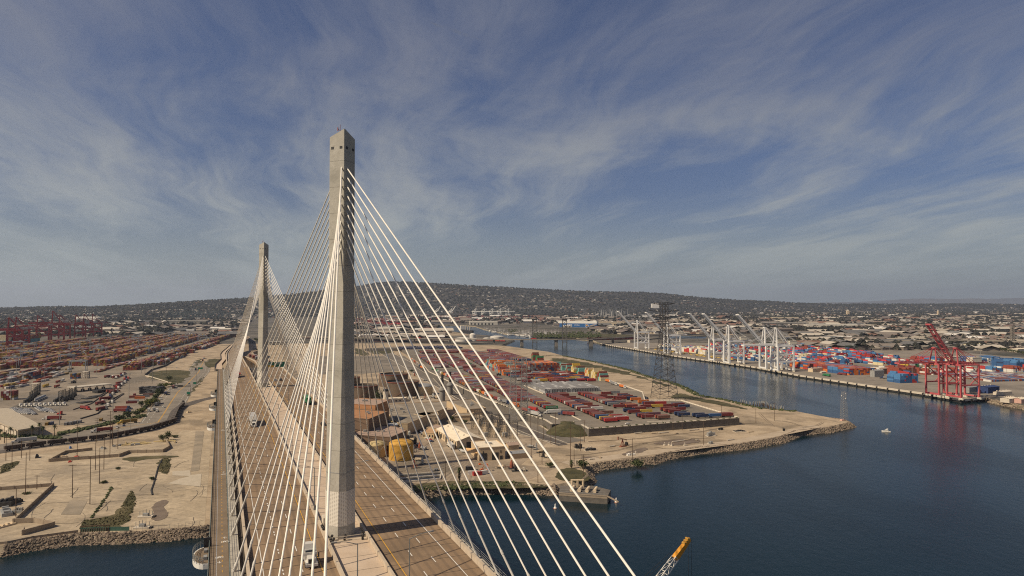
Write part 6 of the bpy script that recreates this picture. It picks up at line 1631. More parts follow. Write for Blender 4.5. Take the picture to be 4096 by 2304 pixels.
for i, (k, x, y) in enumerate(CL):
    p = at(k, x, y); m_ = (M_grey, M_tan2, M_dark, M_kerb, M_rust, M_grey)[i % 6]; cn = ('grey', 'tan', 'dark', 'pale', 'rusty', 'light grey')[i % 6]
    t = thing('plant_equipment', f'{cn} pipe and tank skid in the power plant yard, {ordw(i + 1)} of the scattered kit', 'equipment', (p.x, p.y, 4.1), rk.uniform(0, 3), 'scattered plant equipment'); mb = MB(); w_ = rk.uniform(2, 5)
    mb.box(0, 0, 0, .3, w_ * 1.5, w_); mb.build('skid', M_dark, t); mb = MB()
    if i % 2: mb.bar((-w_ * .5, 0, 1.3), (w_ * .5, 0, 1.3), rk.uniform(.7, 1.1), 10)
    else: mb.lathe(0, 0, [(w_ * .28, .3), (w_ * .28, rk.uniform(2, 5)), (w_ * .1, 5.4)], 10)
    mb.build('vessel', m_, t); mb = MB()
    for q in range(4): a = Vector((rk.uniform(-w_, w_), rk.uniform(-w_, w_), rk.uniform(.6, 2.6))); mb.bar(a, a + Vector((rk.uniform(-3, 3), rk.uniform(-3, 3), 0)), .14, 6); mb.bar((a.x, a.y, 0), a, .12, 6)
    mb.build('pipework', m_, t)
# ================================================================== LEFT SHORE LOT
PL = [('B', 210, 780, 25, 'pole_bare', 'tall brown pole by the square walled pit'), ('B', 303, 735, 8.5, 'pole_arm', 'short pole beside the square walled pit'), ('B', 595, 808, 19.5, 'pole_top', 'pole with a lamp crossbar in the middle of the slab lot'), ('B', 740, 860, 27, 'pole_bare', 'tall dark pole standing nearest the grass strip'),
      ('B', 785, 577, 21, 'pole_bare', 'brown pole, left of three behind the slab lot'), ('B', 818, 690, 22.5, 'pole_bare', 'brown pole standing in front of the three rear poles'), ('B', 855, 573, 23, 'pole_bare', 'greyish pole, right of three behind the slab lot'), ('B', 635, 460, 23.5, 'pole_arm', 'utility pole beside the low curved wall'), ('B', 797, 350, 20, 'pole_arm', 'utility pole in front of the freight train'),
      ('B', 905, 450, 33, 'pole_tall', 'tallest utility pole, with three crossarms, by the curved wall'), ('B', 925, 380, 20, 'pole_arm', 'utility pole right of the tallest one'), ('B', 970, 405, 18, 'pole_bare', 'bare pole beside the yellow pipework'), ('B', 48, 500, 22, 'pole_arm', 'utility pole at the left end of the rail line'), ('B', 98, 540, 16, 'pole_bare', 'bare pole by the left hand scrub'), ('B', 175, 480, 14, 'pole_bare', 'thin pole between the scrub and the rails'), ('B', 245, 500, 15, 'pole_bare', 'thin pole beside the grey skip'), ('B', 130, 960, 15, 'pole_bare', 'pole inside the square walled pit')]
PH = {'pole_bare': 24.0, 'pole_arm': 24.0, 'pole_top': 19.0, 'pole_tall': 32.0}
for k, x, y, h, key, lb in PL:
    o = place(key, at(k, x, y), x % 3 * .5, lb); o.scale = (1, 1, h / PH[key])
def wall(label, pts_, h=2.2, w_=.5, closed=False, m_=None, name='wall', cat='wall', z=4.05):
    mb = MB(); P_ = [Vector(p) for p in pts_]
    for a, b in zip(P_, P_[1:] + (P_[:1] if closed else [])):
        d = b - a; d.z = 0; c = (a + b) / 2; mb.box(c.x, c.y, z, z + h, d.length + w_ * .5, w_, math.atan2(d.y, d.x))
        n_ = max(1, int(d.length / 6))
        for k in range(n_): p = a.lerp(b, k / n_); mb.box(p.x, p.y, z, z + h + .12, w_ * 1.35, w_ * 1.35, math.atan2(d.y, d.x))
    return mb.build(name, m_ or M_wall, label=label, cat=cat)
wall('tan wall snaking along the rail side of the lot', ats('B', [(405, 512), (550, 500), (980, 470), (1060, 440), (1340, 432), (1395, 400), (1370, 350)]), 2.4)
wall('tan wall running back from the wall corner to the rails', ats('B', [(405, 512), (540, 440), (760, 415)]), 2.2)
wall('tan retaining wall round the square pit on the left', ats('B', [(-200, 765), (0, 745), (440, 712), (115, 1017)]), 2.2)
wall('low tan wall with a return by the water on the left', ats('B', [(110, 1020), (280, 1010), (445, 1045), (185, 1115), (200, 1085)]), 2.6)
wall('green sheeted fence along the rocks on the left shore', [inset[4] + Vector((0, 2.5, 0)), inset[5] + Vector((-14, 2.2, 0)), inset[5] + Vector((0, 2.5, 0))], 2.0, .15, m_=colmat('green_sheet', (.045, .095, .07)), name='fence', cat='fence')
wall('long low tan wall above the rocks at the left', [inset[2] + Vector((-70, -22, 0)), inset[2] + Vector((0, 2, 0)), inset[3] + Vector((0, 2, 0)), inset[4] + Vector((-1, 2, 0))], 1.2)
t = thing('fence', 'wire mesh fence with posts running to the bridge above the rocks', 'fence', (0, 0, 0)); mb = MB(); fa = [inset[5] + Vector((1, 2.5, 0)), inset[6] + Vector((0, 2.5, 0)), inset[7] + Vector((-2, 3, 0))]
for a, b in zip(fa[:-1], fa[1:]):
    for k in range(8): p = a.lerp(b, k / 8); mb.bar((p.x, p.y, 4), (p.x, p.y, 6.2), .06)
mb.build('post', M_grey, t); mb = MB()
for a, b in zip(fa[:-1], fa[1:]):
    for z in (4.6, 5.4, 6.1): mb.bar((a.x, a.y, z), (b.x, b.y, z), .03)
mb.build('wire', M_grey, t)
t = thing('broken_trestle', 'row of short dark timber stumps below the grass strip', 'timbers', (0, 0, 0)); mb = MB()
for k in range(13): p = at('B', 665 + k * 19, 1098 - k * 1.5); mb.bar((p.x, p.y, 3.6), (p.x, p.y, 6.0), .28, 6)
mb.build('timbers', M_wood, t); mb = MB(); a, b = at('B', 660, 1072), at('B', 905, 1055); mb.bar(a + Vector((0, 0, 1.8)), b + Vector((0, 0, 1.6)), .3); mb.build('beam', M_wood, t)
for i, (x, y) in enumerate(((1200, 968), (1170, 1058))):
    p = at('B', x, y); t = thing('plinth', f'white concrete plinth with steel uprights, {("upper", "lower")[i]} of the pair beside the puddle', 'plinth', p, .12); mb = MB(); mb.box(0, 0, 0, 1.0, 7.5, 3.2); mb.build('base', M_kerb, t); mb = MB()
    for q in (-3.2, -1.6, 0, 1.6, 3.2): mb.bar((q, .5, 1), (q, .5, 4.2 - abs(q) * .3), .15, 6)
    mb.box(0, 0, 1, 2.3, 2.6, 1.8); mb.build('uprights', M_grey, t); mb = MB(); mb.bar((4.3, -1.4, .4), (4.6, 1.5, .4), .4, 8); mb.build('roll', M_dark, t)
# pipework and plant inside the walls
t = thing('pipework', 'yellow pipework manifold beside the curved wall', 'pipework', at('B', 1150, 365), .5); mb = MB(); rl = random.Random(4)
for k in range(9): a = Vector((rl.uniform(-22, 18), rl.uniform(-3, 6), .7)); mb.bar(a, a + Vector((rl.uniform(4, 12), rl.uniform(-.6, .6), 0)), .35, 8); mb.bar(a, a + Vector((0, 0, rl.uniform(.6, 1.8))), .25, 8)
mb.bar((10, 2, 1), (26, -3, 1), .4, 8); mb.bar((26, -3, 1), (25, -9, 1), .4, 8); mb.build('pipes', colmat('pipe_cream', (.55, .42, .20)), t); mb = MB()
for k in range(5): mb.box(rl.uniform(-24, 6), rl.uniform(-5, 2), 0, rl.uniform(1, 2), rl.uniform(1.5, 3.5), 2)
mb.build('valve_box', M_grey, t)
for i, (x, y, w_, l_, h, c, lb) in enumerate(((30, 870, 10, 8, 5, 'dark', 'rusty dark pump gear in the square pit'), (110, 850, 8, 5, 3, 'dark', 'dark frame of pipes in the square pit'), (50, 940, 12, 5, 3.4, 'grey', 'row of pale grey transformers in the square pit'), (150, 930, 5, 3, 3, 'grey', 'grey cabinet beside the pale transformers'), (40, 1040, 9, 4, 1.5, 'tan', 'tan valve row below the square pit'), (305, 475, 6, 2.4, 2.4, 'dark', 'dark grey skip beside the rails'), (360, 1010, 2.5, 2, 1.6, 'grey', 'small grey box on the low tan wall'), (580, 400, 1.3, 1.3, 2.4, 'blue', 'blue portable toilet beside the rail line'), (575, 512, 3.4, 2, 1.2, 'red', 'red skip lying by the tan wall'), (632, 468, 3, 2, 1, 'red', 'red box inside the curved wall'), (1555, 105, 4, 3, 2.4, 'tan', 'tan hut on the bare ground by the bridge'), (1505, 145, 2.4, 2, 2.2, 'dark', 'dark cabinet near the tan hut'), (850, 405, 4, 2.4, 2, 'grey', 'grey cabinet beside the yellow pipework'), (520, 470, 5, 3, 1.4, 'tan', 'heap of timber inside the curved wall'))):
    p = at('B', x, y); t = thing('site_equipment', lb, 'equipment', p, .3 + i); m_ = {'dark': M_dark, 'grey': M_grey, 'tan': M_tan2, 'blue': colmat('toilet_blue', (.05, .14, .35)), 'red': colmat('skip_red', (.45, .06, .04))}[c]
    mb = MB(); mb.box(0, 0, 0, h * .55, w_, l_, 0, .96, .92); mb.build('body', m_, t); mb = MB()
    for q in range(4): mb.box(-w_ * .36 + q * w_ * .24, 0, h * .55, h * rl.uniform(.7, 1.0), w_ * .12, l_ * .6)
    mb.build('fittings', m_, t)
for i, (k, x, y, h, r) in enumerate((('B', 1340, 345, 6, 3.2), ('B', 1385, 335, 7.5, 4.0), ('B', 1435, 310, 2, 3), ('B', 1250, 660, 2, 2), ('B', 965, 570, 1.2, 2), ('B', 860, 685, 1.4, 2.4), ('B', 215, 775, 1.0, 2.4))):
    p = at(k, x, y); tree('tree' if h > 4 else 'bush', ('small dark tree by the yellow pipework', 'taller dark tree beside the small one near the bridge', 'low bush right of the dark trees', 'bush beside the black drainage line', 'tuft at the foot of the three rear poles', 'scrub at the foot of the front brown pole', 'scrub at the foot of the pole by the pit')[i], 'tree' if h > 4 else 'bush', p.x, p.y, h, r, 4, i + 40, .2, .7)
mb = MB(); dl = ats('B', [(1335, 490), (1300, 560), (1285, 620), (1265, 690), (1245, 745), (1255, 785)]); mb.path([p + Vector((0, 0, .2)) for p in dl], .5, 6); mb.build('drain_pipe', M_dark, label='black drainage hose trailing from the grass patch', cat='hose')
mb = MB()
for k in range(46): f = k / 45; p = at('B', 925 - 165 * f + rl.uniform(-8, 8), 720 + 250 * f); s_ = rl.uniform(.4, .9); mb.blob(p.x, p.y, 4.3, s_, s_, s_ * .7, .5, rl)
mb.build('weed_line', M_green, kind='stuff')
mb = MB()
for poly, n_ in (([(1080, 740), (1125, 840), (1060, 1000), (880, 1060), (660, 1070), (690, 990), (955, 965)], 500), ([(1335, 480), (1405, 485), (1400, 560), (1375, 615), (1300, 580)], 220), ([(0, 620), (180, 500), (30, 540)], 150)):
    P_ = ats('B', poly); c = sum(P_, Vector()) / len(P_)
    ipl = [(p.x, p.y) for p in P_]; xs, ys = [p[0] for p in ipl], [p[1] for p in ipl]
    for _ in range(n_ * 3):
        p = (rl.uniform(min(xs), max(xs)), rl.uniform(min(ys), max(ys))); s_ = rl.uniform(.25, .7)
        if inside(p, ipl): mb.blob(p[0], p[1], 4.2, s_, s_, s_ * .8, .5, rl)
mb.build('tall_grass', M_grass, kind='stuff')

# freight train of dark hoppers on the track
def along(pts_, s):
    for a, b in zip(pts_[:-1], pts_[1:]):
        L_ = (b - a).length
        if s <= L_: return a + (b - a) * (s / L_), math.atan2((b - a).y, (b - a).x)
        s -= L_
    return b, math.atan2((b - a).y, (b - a).x)
t = thing('hopper_wagon', None, 'rail wagon'); mb = MB(); mb.box(0, 0, 1.6, 4.2, 13.2, 2.9, 0, 1.0, 1.04); mb.box(0, 0, .9, 1.6, 9, 2.2, 0, 1.2, 1.2)
for x in (-5, -2.5, 0, 2.5, 5): mb.box(x, 0, 1.6, 4.1, .25, 3.1)
mb.build('body', surf('wagon_dark', (.055, .04, .032), (.085, .06, .048), .2, .85, grain=.15, dust=.3), t); mb = MB(); mb.box(0, 0, 4.0, 4.25, 12.4, 2.3); mb.build('load', M_rail, t); mb = MB()
for x in (-4.8, -3.2, 3.2, 4.8): mb.bar((x, -.85, .5), (x, .85, .5), .48, 10)
mb.build('wheels', M_dark, t); FIRST['wagon'] = t
for k in range(19):
    p, a = along(tr, 38 + k * 14.4); place('wagon', Vector((p.x, p.y, 4.14)), a, f'dark hopper wagon of the freight train, {ordw(k + 1)} from the left end', None, 'wagons of the freight train')
for i, (x, y, c, l, lb) in enumerate(((190, 350, 'white', 'pale grey', 'white truck with pale trailer on the boulevard beside the palms'), (830, 265, 'white', 'maroon', 'white truck with maroon container on the boulevard behind the train'), (1040, 195, 'yellow', 'ochre', 'truck with ochre container under the boulevard trees'))):
    p = at('B', x, y); p.z = 4.12; truck('truck_box', p, math.atan2(-25, -38) if i < 2 else 3.9, lb, c, l)
rl2 = random.Random(12)
bt = [('M', 950, 1425, 'tractor', 'white'), ('M', 1040, 1420, 'tractor', 'white'), ('M', 1110, 1430, 'tractor', 'white'), ('M', 1075, 1330, 'tractor', 'white'), ('M', 1130, 1285, 'truck_box', 'white'), ('M', 1180, 1200, 'car', 'white'), ('M', 1230, 1355, 'car', 'white'), ('M', 1605, 1240, 'car', 'black'), ('M', 1720, 900, 'car', 'navy'), ('M', 1420, 975, 'truck_box', 'white'), ('M', 1350, 1000, 'car', 'silver'), ('M', 1275, 1100, 'truck_box', 'yellow'), ('M', 1850, 630, 'truck_box', 'navy'), ('M', 1985, 455, 'truck_box', 'white'), ('M', 2005, 410, 'truck_box', 'white'), ('M', 1480, 590, 'car', 'white'), ('B', 965, 232, 'pickup', 'white'), ('B', 1020, 215, 'car', 'navy'), ('B', 1345, 60, 'car', 'white')]
for i, (k, x, y, key, c) in enumerate(bt):
    p = at(k, x, y); p.z = 4.12; a = math.atan2(145, -60) + (math.pi if i % 2 == 0 else 0)
    lb = f'{c} {"truck" if "tr" in key else "car"} on the boulevard beyond the train, {ordw(i + 1)} counting from the train'
    if key in ('car', 'pickup'): place(key, p, a, lb, CC[c], 'traffic on the boulevard')
    else: truck(key, p, a, lb, c, ('ochre', 'maroon', 'orange', 'navy')[i % 4], 'traffic on the boulevard')
t = thing('overhead_sign', 'dark arched sign gantry over the boulevard', 'road sign', (0, 0, 0)); a, b = at('M', 1215, 1065), at('M', 1755, 1055); mb = MB()
for p in (a, b): mb.bar(p, p + Vector((0, 0, 7)), .4, 8)
mb.bar(a + Vector((0, 0, 7)), b + Vector((0, 0, 7)), .3, 6); mb.bar(a + Vector((0, 0, 8.2)), b + Vector((0, 0, 8.2)), .3, 6); mb.build('frame', M_dark, t); mb = MB(); c = (a + b) / 2; mb.box(c.x + 4, c.y, 11, 13.5, 7, .4); mb.build('sign_panel', M_dark, t)
for i, (x, y, w_) in enumerate(((1940, 650, 8), (1830, 950, 4), (1710, 1150, 4))):
    p = at('M', x, y); t = thing('road_sign', ('wide green direction sign over the boulevard slip road', 'small green sign on the boulevard verge, farther one', 'small green sign on the boulevard verge, nearer one')[i], 'road sign', p, .1); mb = MB(); mb.bar((-w_ * .45, 0, 0), (-w_ * .45, 0, 5), .15); mb.bar((w_ * .45, 0, 0), (w_ * .45, 0, 5), .15); mb.build('post', M_grey, t); mb = MB(); mb.box(0, -.2, 3.4, 6.4, w_, .15); mb.build('sign_panel', M_sgreen, t)
# scrub and trees along the boulevard
for i, (k, x, y, h, r) in enumerate((('M', 970, 1330, 8, 7), ('M', 1020, 1300, 7, 6), ('M', 800, 1370, 8, 3.5), ('M', 1350, 850, 9, 4.5), ('M', 1250, 960, 6, 6), ('M', 1160, 1000, 8, 5), ('M', 1130, 1090, 7, 5), ('M', 1080, 1170, 5, 5), ('B', 1240, 40, 7, 6), ('B', 990, 175, 6, 6), ('B', 1050, 150, 7, 5), ('B', 1120, 130, 5, 5), ('B', 1165, 100, 4, 5), ('M', 1400, 930, 3, 6), ('B', 580, 340, 2, 3), ('O', 1095, 800, 10, 9))):
    p = at(k, x, y); tree('tree', f'{("bright green", "grey green", "dark", "olive")[i % 4]} bushy tree beside the boulevard, {ordw(i + 1)} along it', 'tree', p.x, p.y, h, r, 4, i + 60, .15, .8, 'trees along the boulevard', [surf('spring_leaf', (.09, .10, .02), (.13, .13, .03), .5, .9, grain=.3) if 'spring_leaf' not in MATS else MATS['spring_leaf'], M_green][i % 4 != 0])
for i, (x, y) in enumerate(((35, 355), (85, 320), (262, 312), (352, 302), (447, 302), (320, 290), (5, 330))):
    p = at('B', x, y); palm(f'palm tree in the row before the pale roofed shed, {ordw(i + 1)} from the left' if i < 5 else ('palm tree half hidden behind the row' if i == 5 else 'palm tree at the left edge of the row'), p.x, p.y, 8.6 + (i % 3) * .8, 4, 30 + i, False, 'palms beside the boulevard')
mb = MB()
for k, x0, x1, y0, y1, n_ in (('B', -40, 500, 300, 318, 300), ('B', 480, 1200, 290, 130, 420), ('M', 780, 1250, 1449, 980, 420)):
    for _ in range(n_): f = rl.random(); p = at(k, x0 + (x1 - x0) * f + rl.uniform(-14, 14), y0 + (y1 - y0) * f + rl.uniform(-8, 8)); s_ = rl.uniform(.6, 1.8); mb.blob(p.x, p.y, 4.3 + s_ * .4, s_, s_, s_ * .8, .5, rl)
mb.build('roadside_scrub', M_green, kind='stuff')
for i in range(9):
    p, a = along(road_pts[2:], 60 + 62 * i); p = Vector((p.x, p.y, 4.1)); place('road_lamp', p + Vector((14 * math.sin(a), -14 * math.cos(a), 0)), a + math.pi / 2, f'grey lamp post on the boulevard kerb, {ordw(i + 1)} from the train')

# ================================================================== LEFT CONTAINER PORT
LO = Vector((-671, 1180, 4.08)); L2 = Vector((-.267, .9637, 0)); L1 = Vector((.9637, .267, 0)); LA = math.atan2(L2.y, L2.x)
def LP(x, y, z=0): return LO + L1 * x + L2 * y + Vector((0, 0, z))
LCOL = [('ochre', 34), ('maroon', 20), ('rust red', 14), ('brown', 12), ('yellow', 5), ('grey', 4), ('navy', 3), ('pale grey', 3), ('blue', 2)]
rL = random.Random(31)
cl_ = {}
def lcol(i, j, l, tab=LCOL):
    k = (i // 3, j // 2, l // 2, id(tab) % 97)
    if k not in cl_: cl_[k] = pick(rL, tab)
    return cl_[k] if rL.random() < .5 else pick(rL, tab)
def rowblock(x0, nx, y0, ny, hm, tab=LCOL, single=None, name=None, gaps=.12, pj=12.7):
    drop = {}
    def hts(i, j):
        if (j // 2) not in drop: drop[j // 2] = rL.random() < gaps
        if drop[j // 2] and j > 2: return 0
        return max(0, min(hm + 1, hm - (rL.random() < .3) - (rL.random() < .15)))
    stack_block(lambda i, j: LP(x0 + i * 2.7, y0 + j * pj), nx, ny, hts, lambda i, j, l: lcol(i, j, l, tab), single or (lambda *a: False), name or (lambda i, j: ''), LA)
rowblock(1.5, 8, 6, 132, 4, single=lambda i, j, l, h: j == 0 and (l == h - 1 or i == 7) or (i == 7 and j < 8 and l == h - 1), name=lambda i, j: f'{ordw(i + 1)} column, {ordw(j + 1)} bay back, of the yellow front stack', gaps=.05)
rowblock(27, 5, 110, 60, 3, [('maroon', 5), ('ochre', 4), ('white', 2), ('rust red', 3), ('blue', 1)], gaps=.3)
rowblock(-38, 4, -20, 22, 1, [('brown', 3), ('maroon', 3), ('ochre', 2)], gaps=.2)
rowblock(-76, 8, 120, 112, 4, single=lambda i, j, l, h: j == 0 and l == h - 1, name=lambda i, j: f'{ordw(i + 1)} column of the second long stack beyond the yellow one', gaps=.08)
for b in range(13):
    x0 = -113 - b * 36; rowblock(x0, 8, 60 + rL.uniform(-60, 80) + (b > 3) * 40, 116 - 5 * b, 3 + (b % 3 != 1), gaps=.16)
for b, (x0, y0, ny, h) in enumerate(((-100, -110, 14, 1), (-118, -150, 18, 2), (-136, -170, 18, 1), (-160, -200, 16, 2), (-186, -190, 15, 1), (-210, -130, 12, 2), (-240, -100, 12, 3), (-270, -60, 12, 3))):
    rowblock(x0, 4, y0, ny, h, [('maroon', 4), ('grey', 3), ('ochre', 3), ('white', 2), ('brown', 3), ('pale grey', 3), ('navy', 1)], gaps=.25)
for (ax_, ay_, bx_, by_, h, w_) in ((0, 890, 460, 735, 1, 2), (0, 960, 600, 890, 1, 2), (100, 990, 600, 920, 1, 2), (440, 600, 640, 540, 2, 2), (430, 680, 700, 610, 1, 2), (720, 560, 1080, 480, 1, 2), (860, 600, 1090, 570, 2, 2), (480, 820, 700, 770, 3, 2), (700, 790, 940, 700, 2, 3), (860, 800, 1330, 700, 1, 2), (700, 880, 960, 820, 1, 2), (0, 625, 450, 520, 3, 3), (1900, 650, 2240, 560, 1, 2), (2060, 560, 2415, 500, 1, 2), (0, 700, 430, 620, 1, 2), (0, 760, 380, 690, 1, 2)):
    a_, b_ = at('L', ax_, ay_, 4.1), at('L', bx_, by_, 4.1); d_ = b_ - a_; ang = math.atan2(d_.y, d_.x); nn = Vector((-d_.y, d_.x, 0)).normalized()
    for k in range(int(d_.length / 13)):
        for q in range(w_):
            if rL.random() < .85:
                p = a_ + d_.normalized() * (k * 13 + 6) + nn * q * 2.8
                for l in range(h if rL.random() < .7 else max(1, h - 1)): SO.add(p.x, p.y, p.z + l * 2.62, p.z + l * 2.62 + 2.6, 12.19, 2.44, ang, CC[pick(rL, [('maroon', 5), ('brown', 4), ('ochre', 4), ('grey', 3), ('pale grey', 3), ('rust red', 3), ('white', 2)])])
nearb = [(('L', 80, 1200), 5, 1, 4, ['white', 'ochre', 'maroon', 'maroon'], 'corner stack left of the tractors'), (('L', 560, 800), 4, 2, 4, ['navy', 'maroon', 'maroon', 'grey'], 'maroon stack in the middle of the port'), (('L', 1400, 790), 4, 1, 3, ['blue', 'rust red', 'ochre'], 'short stack by the tall handler'), (('L', 800, 680), 4, 2, 3, ['maroon', 'maroon', 'grey'], 'maroon stack behind the flat wagons')]
for (pp, nx, ny, h, cs, nm) in nearb:
    b0 = at(*pp, 4.1)
    stack_block(lambda i, j: b0 + L1 * (i * 2.8) + L2 * (j * 12.6), nx, ny, lambda i, j: h - (i % 3 == 2), lambda i, j, l: cs[(i + l) % len(cs)], lambda i, j, l, hh_: j == 0, lambda i, j: f'{ordw(i + 1)} column of the {nm}', LA)
for i, (x, y) in enumerate(((1660, 785), (690, 1040))):      # frames of flat racks
    p = at('L', x, y); t = thing('flat_rack_stack', f'stack of pale open flat racks, {("beside the lane markings", "behind the black handlers")[i]}', 'racks', p, LA); mb = MB()
    for l in range(4): mb.box(0, 0, l * 2.6, l * 2.6 + .5, 12, 8); [mb.box(sx * 5.8, q, l * 2.6 + .5, l * 2.6 + 2.6, .4, 1.4) for sx in (-1, 1) for q in (-3, 0, 3)]
    mb.build('frames', M_kerb, t); mb = MB(); mb.box(0, 0, 10.4, 10.7, 12, 8); mb.build('deck', M_kerb, t)
fl = [(960, 790, 'rust red'), (1050, 780, 'white'), (1120, 735, 'white'), (1200, 700, 'white'), (430, 880, 'orange'), (330, 900, 'white'), (250, 930, 'yellow'), (400, 960, 'white'), (500, 870, 'orange'), (750, 850, 'orange'), (120, 950, 'yellow'), (230, 990, 'navy'), (1120, 880, 'rust red'), (1210, 850, 'white'), (880, 960, 'yellow'), (1100, 970, 'rust red'), (2060, 620, 'maroon'), (1960, 650, 'maroon'), (900, 950, 'ochre')]
for i, (x, y, c) in enumerate(fl): p = at('L', x, y); o = place('trailer', Vector((p.x, p.y, 4.1)), LA + rL.uniform(-.1, .1), f'{c} container on a chassis in the port rows, {ordw(i + 1)} of the loose ones', CC[c], 'loose chassis in the left port')
RT = [(-80, -5), (-143, 168), (-268, 290), (-148, 372), (-80, 430), (-220, 120), (-185, 470), (-330, 420), (-256, 560), (-368, 600), (-113, 640), (-300, 760), (-190, 800), (-405, 520), (-440, 730), (-10, 330), (-80, 900), (-148, 1050), (-220, 980), (-112, 1200), (-260, 1150), (10, 820), (-184, 1300), (-330, 1080), (12, 1150), (-40, 1000)]
for i, (x, y) in enumerate(RT): place('rtg', LP(round((x + 76) / 36) * 36 - 66, y), LA - math.pi / 2, f'grey yard gantry crane over the left port rows, {ordw(i + 1)} by distance', None, 'grey yard gantries')
for i, (x, y) in enumerate(((1090, 1340), (575, 1449), (1245, 1195), (425, 1060), (935, 960), (1365, 950), (105, 1210), (1895, 1050), (1475, 1020), (160, 960), (1100, 860), (1600, 870), (1780, 770), (1480, 900), (1860, 740), (1925, 690), (1630, 800), (870, 760), (1960, 600), (1690, 700))):
    o = place('mast', at('A', x, y), 0, f'tall light mast in the left port, {ordw(i + 1)} from the gate road', None, 'light masts of the left port'); 
for i, (x, y) in enumerate(((1605, 1010), (1470, 1050), (1200, 910), (1285, 900), (1700, 770), (1740, 800), (1760, 760), (1545, 900), (1400, 970), (1905, 700))):
    place('pole_arm', at('A', x, y), 0, f'utility pole between the port and the boulevard, {ordw(i + 1)} of the line').scale = (1, 1, .8)
# black handlers, white cars, tractors
hp = [(520, 1260), (560, 1235), (590, 1210), (610, 1185), (640, 1160), (655, 1140), (690, 1120), (715, 1105), (1090, 1250), (1120, 1230), (1160, 1215), (1200, 1195), (1245, 1240), (1270, 1220), (1300, 1200), (1330, 1180), (1390, 1160), (1420, 1130), (1365, 1210), (1420, 885)]
for i, (x, y) in enumerate(hp): p = at('L', x, y); place('handler', Vector((p.x, p.y, 4.14)), LA - .6 + rL.uniform(-.15, .15), f'black container handler with raised mast, {ordw(i + 1)} from the left in the port pool' if i < 19 else 'black container handler alone by the short stack', None, 'black container handlers')
for i in range(112):
    left = i < 64; r_ = i % 8 if left else (i - 64) % 6; c_ = (i // 8) if left else ((i - 64) // 6)
    p = at('L', (240 + c_ * 46 + r_ * 18) if left else (690 + c_ * 38 + r_ * 20), (1375 + r_ * 14 + (c_ * 3)) if left else (1352 + r_ * 13 + c_ * 6)); c = pick(rL, [('white', 7), ('silver', 2), ('grey', 1), ('black', 1)])
    place('car', Vector((p.x, p.y, 4.14)), LA - .5, 'small pale car packed in the white rows before the black handlers', CC[c], 'cars packed before the handlers')
for i in range(10): f = i / 9; p = at('L', 350 + 840 * f, 1342 - 32 * f); truck('tractor', Vector((p.x, p.y, 4.14)), LA - 2.2, f'white yard tractor in the row behind the parked cars, {ordw(i + 1)} from the left', 'white', None, 'yard tractors')
for i in range(9): p = at('L', 650 + i * 21, 1240 - i * 9); truck('tractor', Vector((p.x, p.y, 4.14)), LA - 2.2, f'pale green yard tractor between the two handler groups, {ordw(i + 1)} along', 'silver', None, 'yard tractors')
gt = [(2390, 715), (2350, 735), (2320, 760), (2250, 780), (2220, 800), (2150, 780), (2090, 770), (2400, 790), (2380, 830), (2330, 900), (2390, 890), (2320, 935), (2280, 950), (2220, 985), (2260, 1000), (2210, 1070), (2150, 1120), (2090, 1160), (1950, 1290), (2130, 1280), (2050, 1350), (1980, 1400), (2420, 850), (2450, 810)]
for i, (x, y) in enumerate(gt):
    p = at('L', x, y); c = ('white', 'white', 'navy', 'red', 'white')[i % 5]; truck('tractor' if i % 3 else 'truck_box', p, LA - .35 + (0 if i % 2 else .1), f'{c} lorry in the queue winding from the port gate, {ordw(i + 1)} from its head', c, ('maroon', 'ochre', 'navy')[i % 3], 'lorries queueing at the port gate')
for i, (k, x, y, c, l, a) in enumerate((('A', 830, 1300, 'red', 'maroon', -.5), ('A', 1190, 1325, 'navy', 'maroon', .1), ('A', 1205, 1300, 'navy', 'rust red', .1), ('A', 490, 1400, 'white', 'maroon', 3.3), ('A', 620, 1352, 'red', 'red', 3.0), ('A', 1040, 1205, 'navy', 'maroon', 1.0), ('A', 1100, 1130, 'red', 'rust red', 1.0), ('A', 975, 1240, 'white', 'pale grey', 1.6))):
    truck('tractor' if i in (4, 7) else 'truck_box', at(k, x, y), a, f'{l} load behind a {c} cab on the open port lanes, {ordw(i + 1)} from the shed' if i not in (4, 7) else f'{c} bobtail tractor alone on the open port lanes', c, l)
for i, (k, x, y, c) in enumerate((('A', 1300, 1185, 'rust red'), ('A', 1350, 1195, 'orange'), ('A', 1395, 1180, 'grey'), ('A', 1290, 1225, 'pale grey'), ('A', 1270, 1240, 'maroon'), ('A', 1430, 1165, 'brown'), ('A', 640, 1449, 'grey'), ('A', 680, 1445, 'grey'), ('A', 725, 1435, 'grey'), ('A', 770, 1428, 'grey'), ('A', 975, 1410, 'ochre'), ('A', 455, 1449, 'ochre'), ('A', 500, 1445, 'navy'), ('A', 1300, 1165, 'maroon'))):
    p = at(k, x, y); put_container((Vector((p.x, p.y, 4.1)), .35 if i < 6 else LA + .1, c), f'{c} container on the paving of the port forecourt, {ordw(i + 1)} from the stacked dark pallets').scale = (.9 if i < 6 else .5, 1, 1)
p = at('M', 1000, 1075); t = thing('chassis_stack', 'pile of dark chassis frames beside the boulevard trees', 'chassis pile', p, .25); mb = MB()
for i in range(7):
    for l in range(7): mb.box(-12 + i * 4 + rL.uniform(-.3, .3), rL.uniform(-1, 1), l * 1.3, l * 1.3 + rL.uniform(.5, 1.1), 3.0, 11, rL.uniform(-.04, .04))
mb.build('frames', M_dark, t); mb = MB()
for i in range(30): mb.bar((-12 + rL.uniform(0, 26), -5.7, rL.uniform(.5, 8.5)), (-12 + rL.uniform(0, 26), -5.6, rL.uniform(.5, 8.5)), .2)
mb.build('axles', M_grey, t)
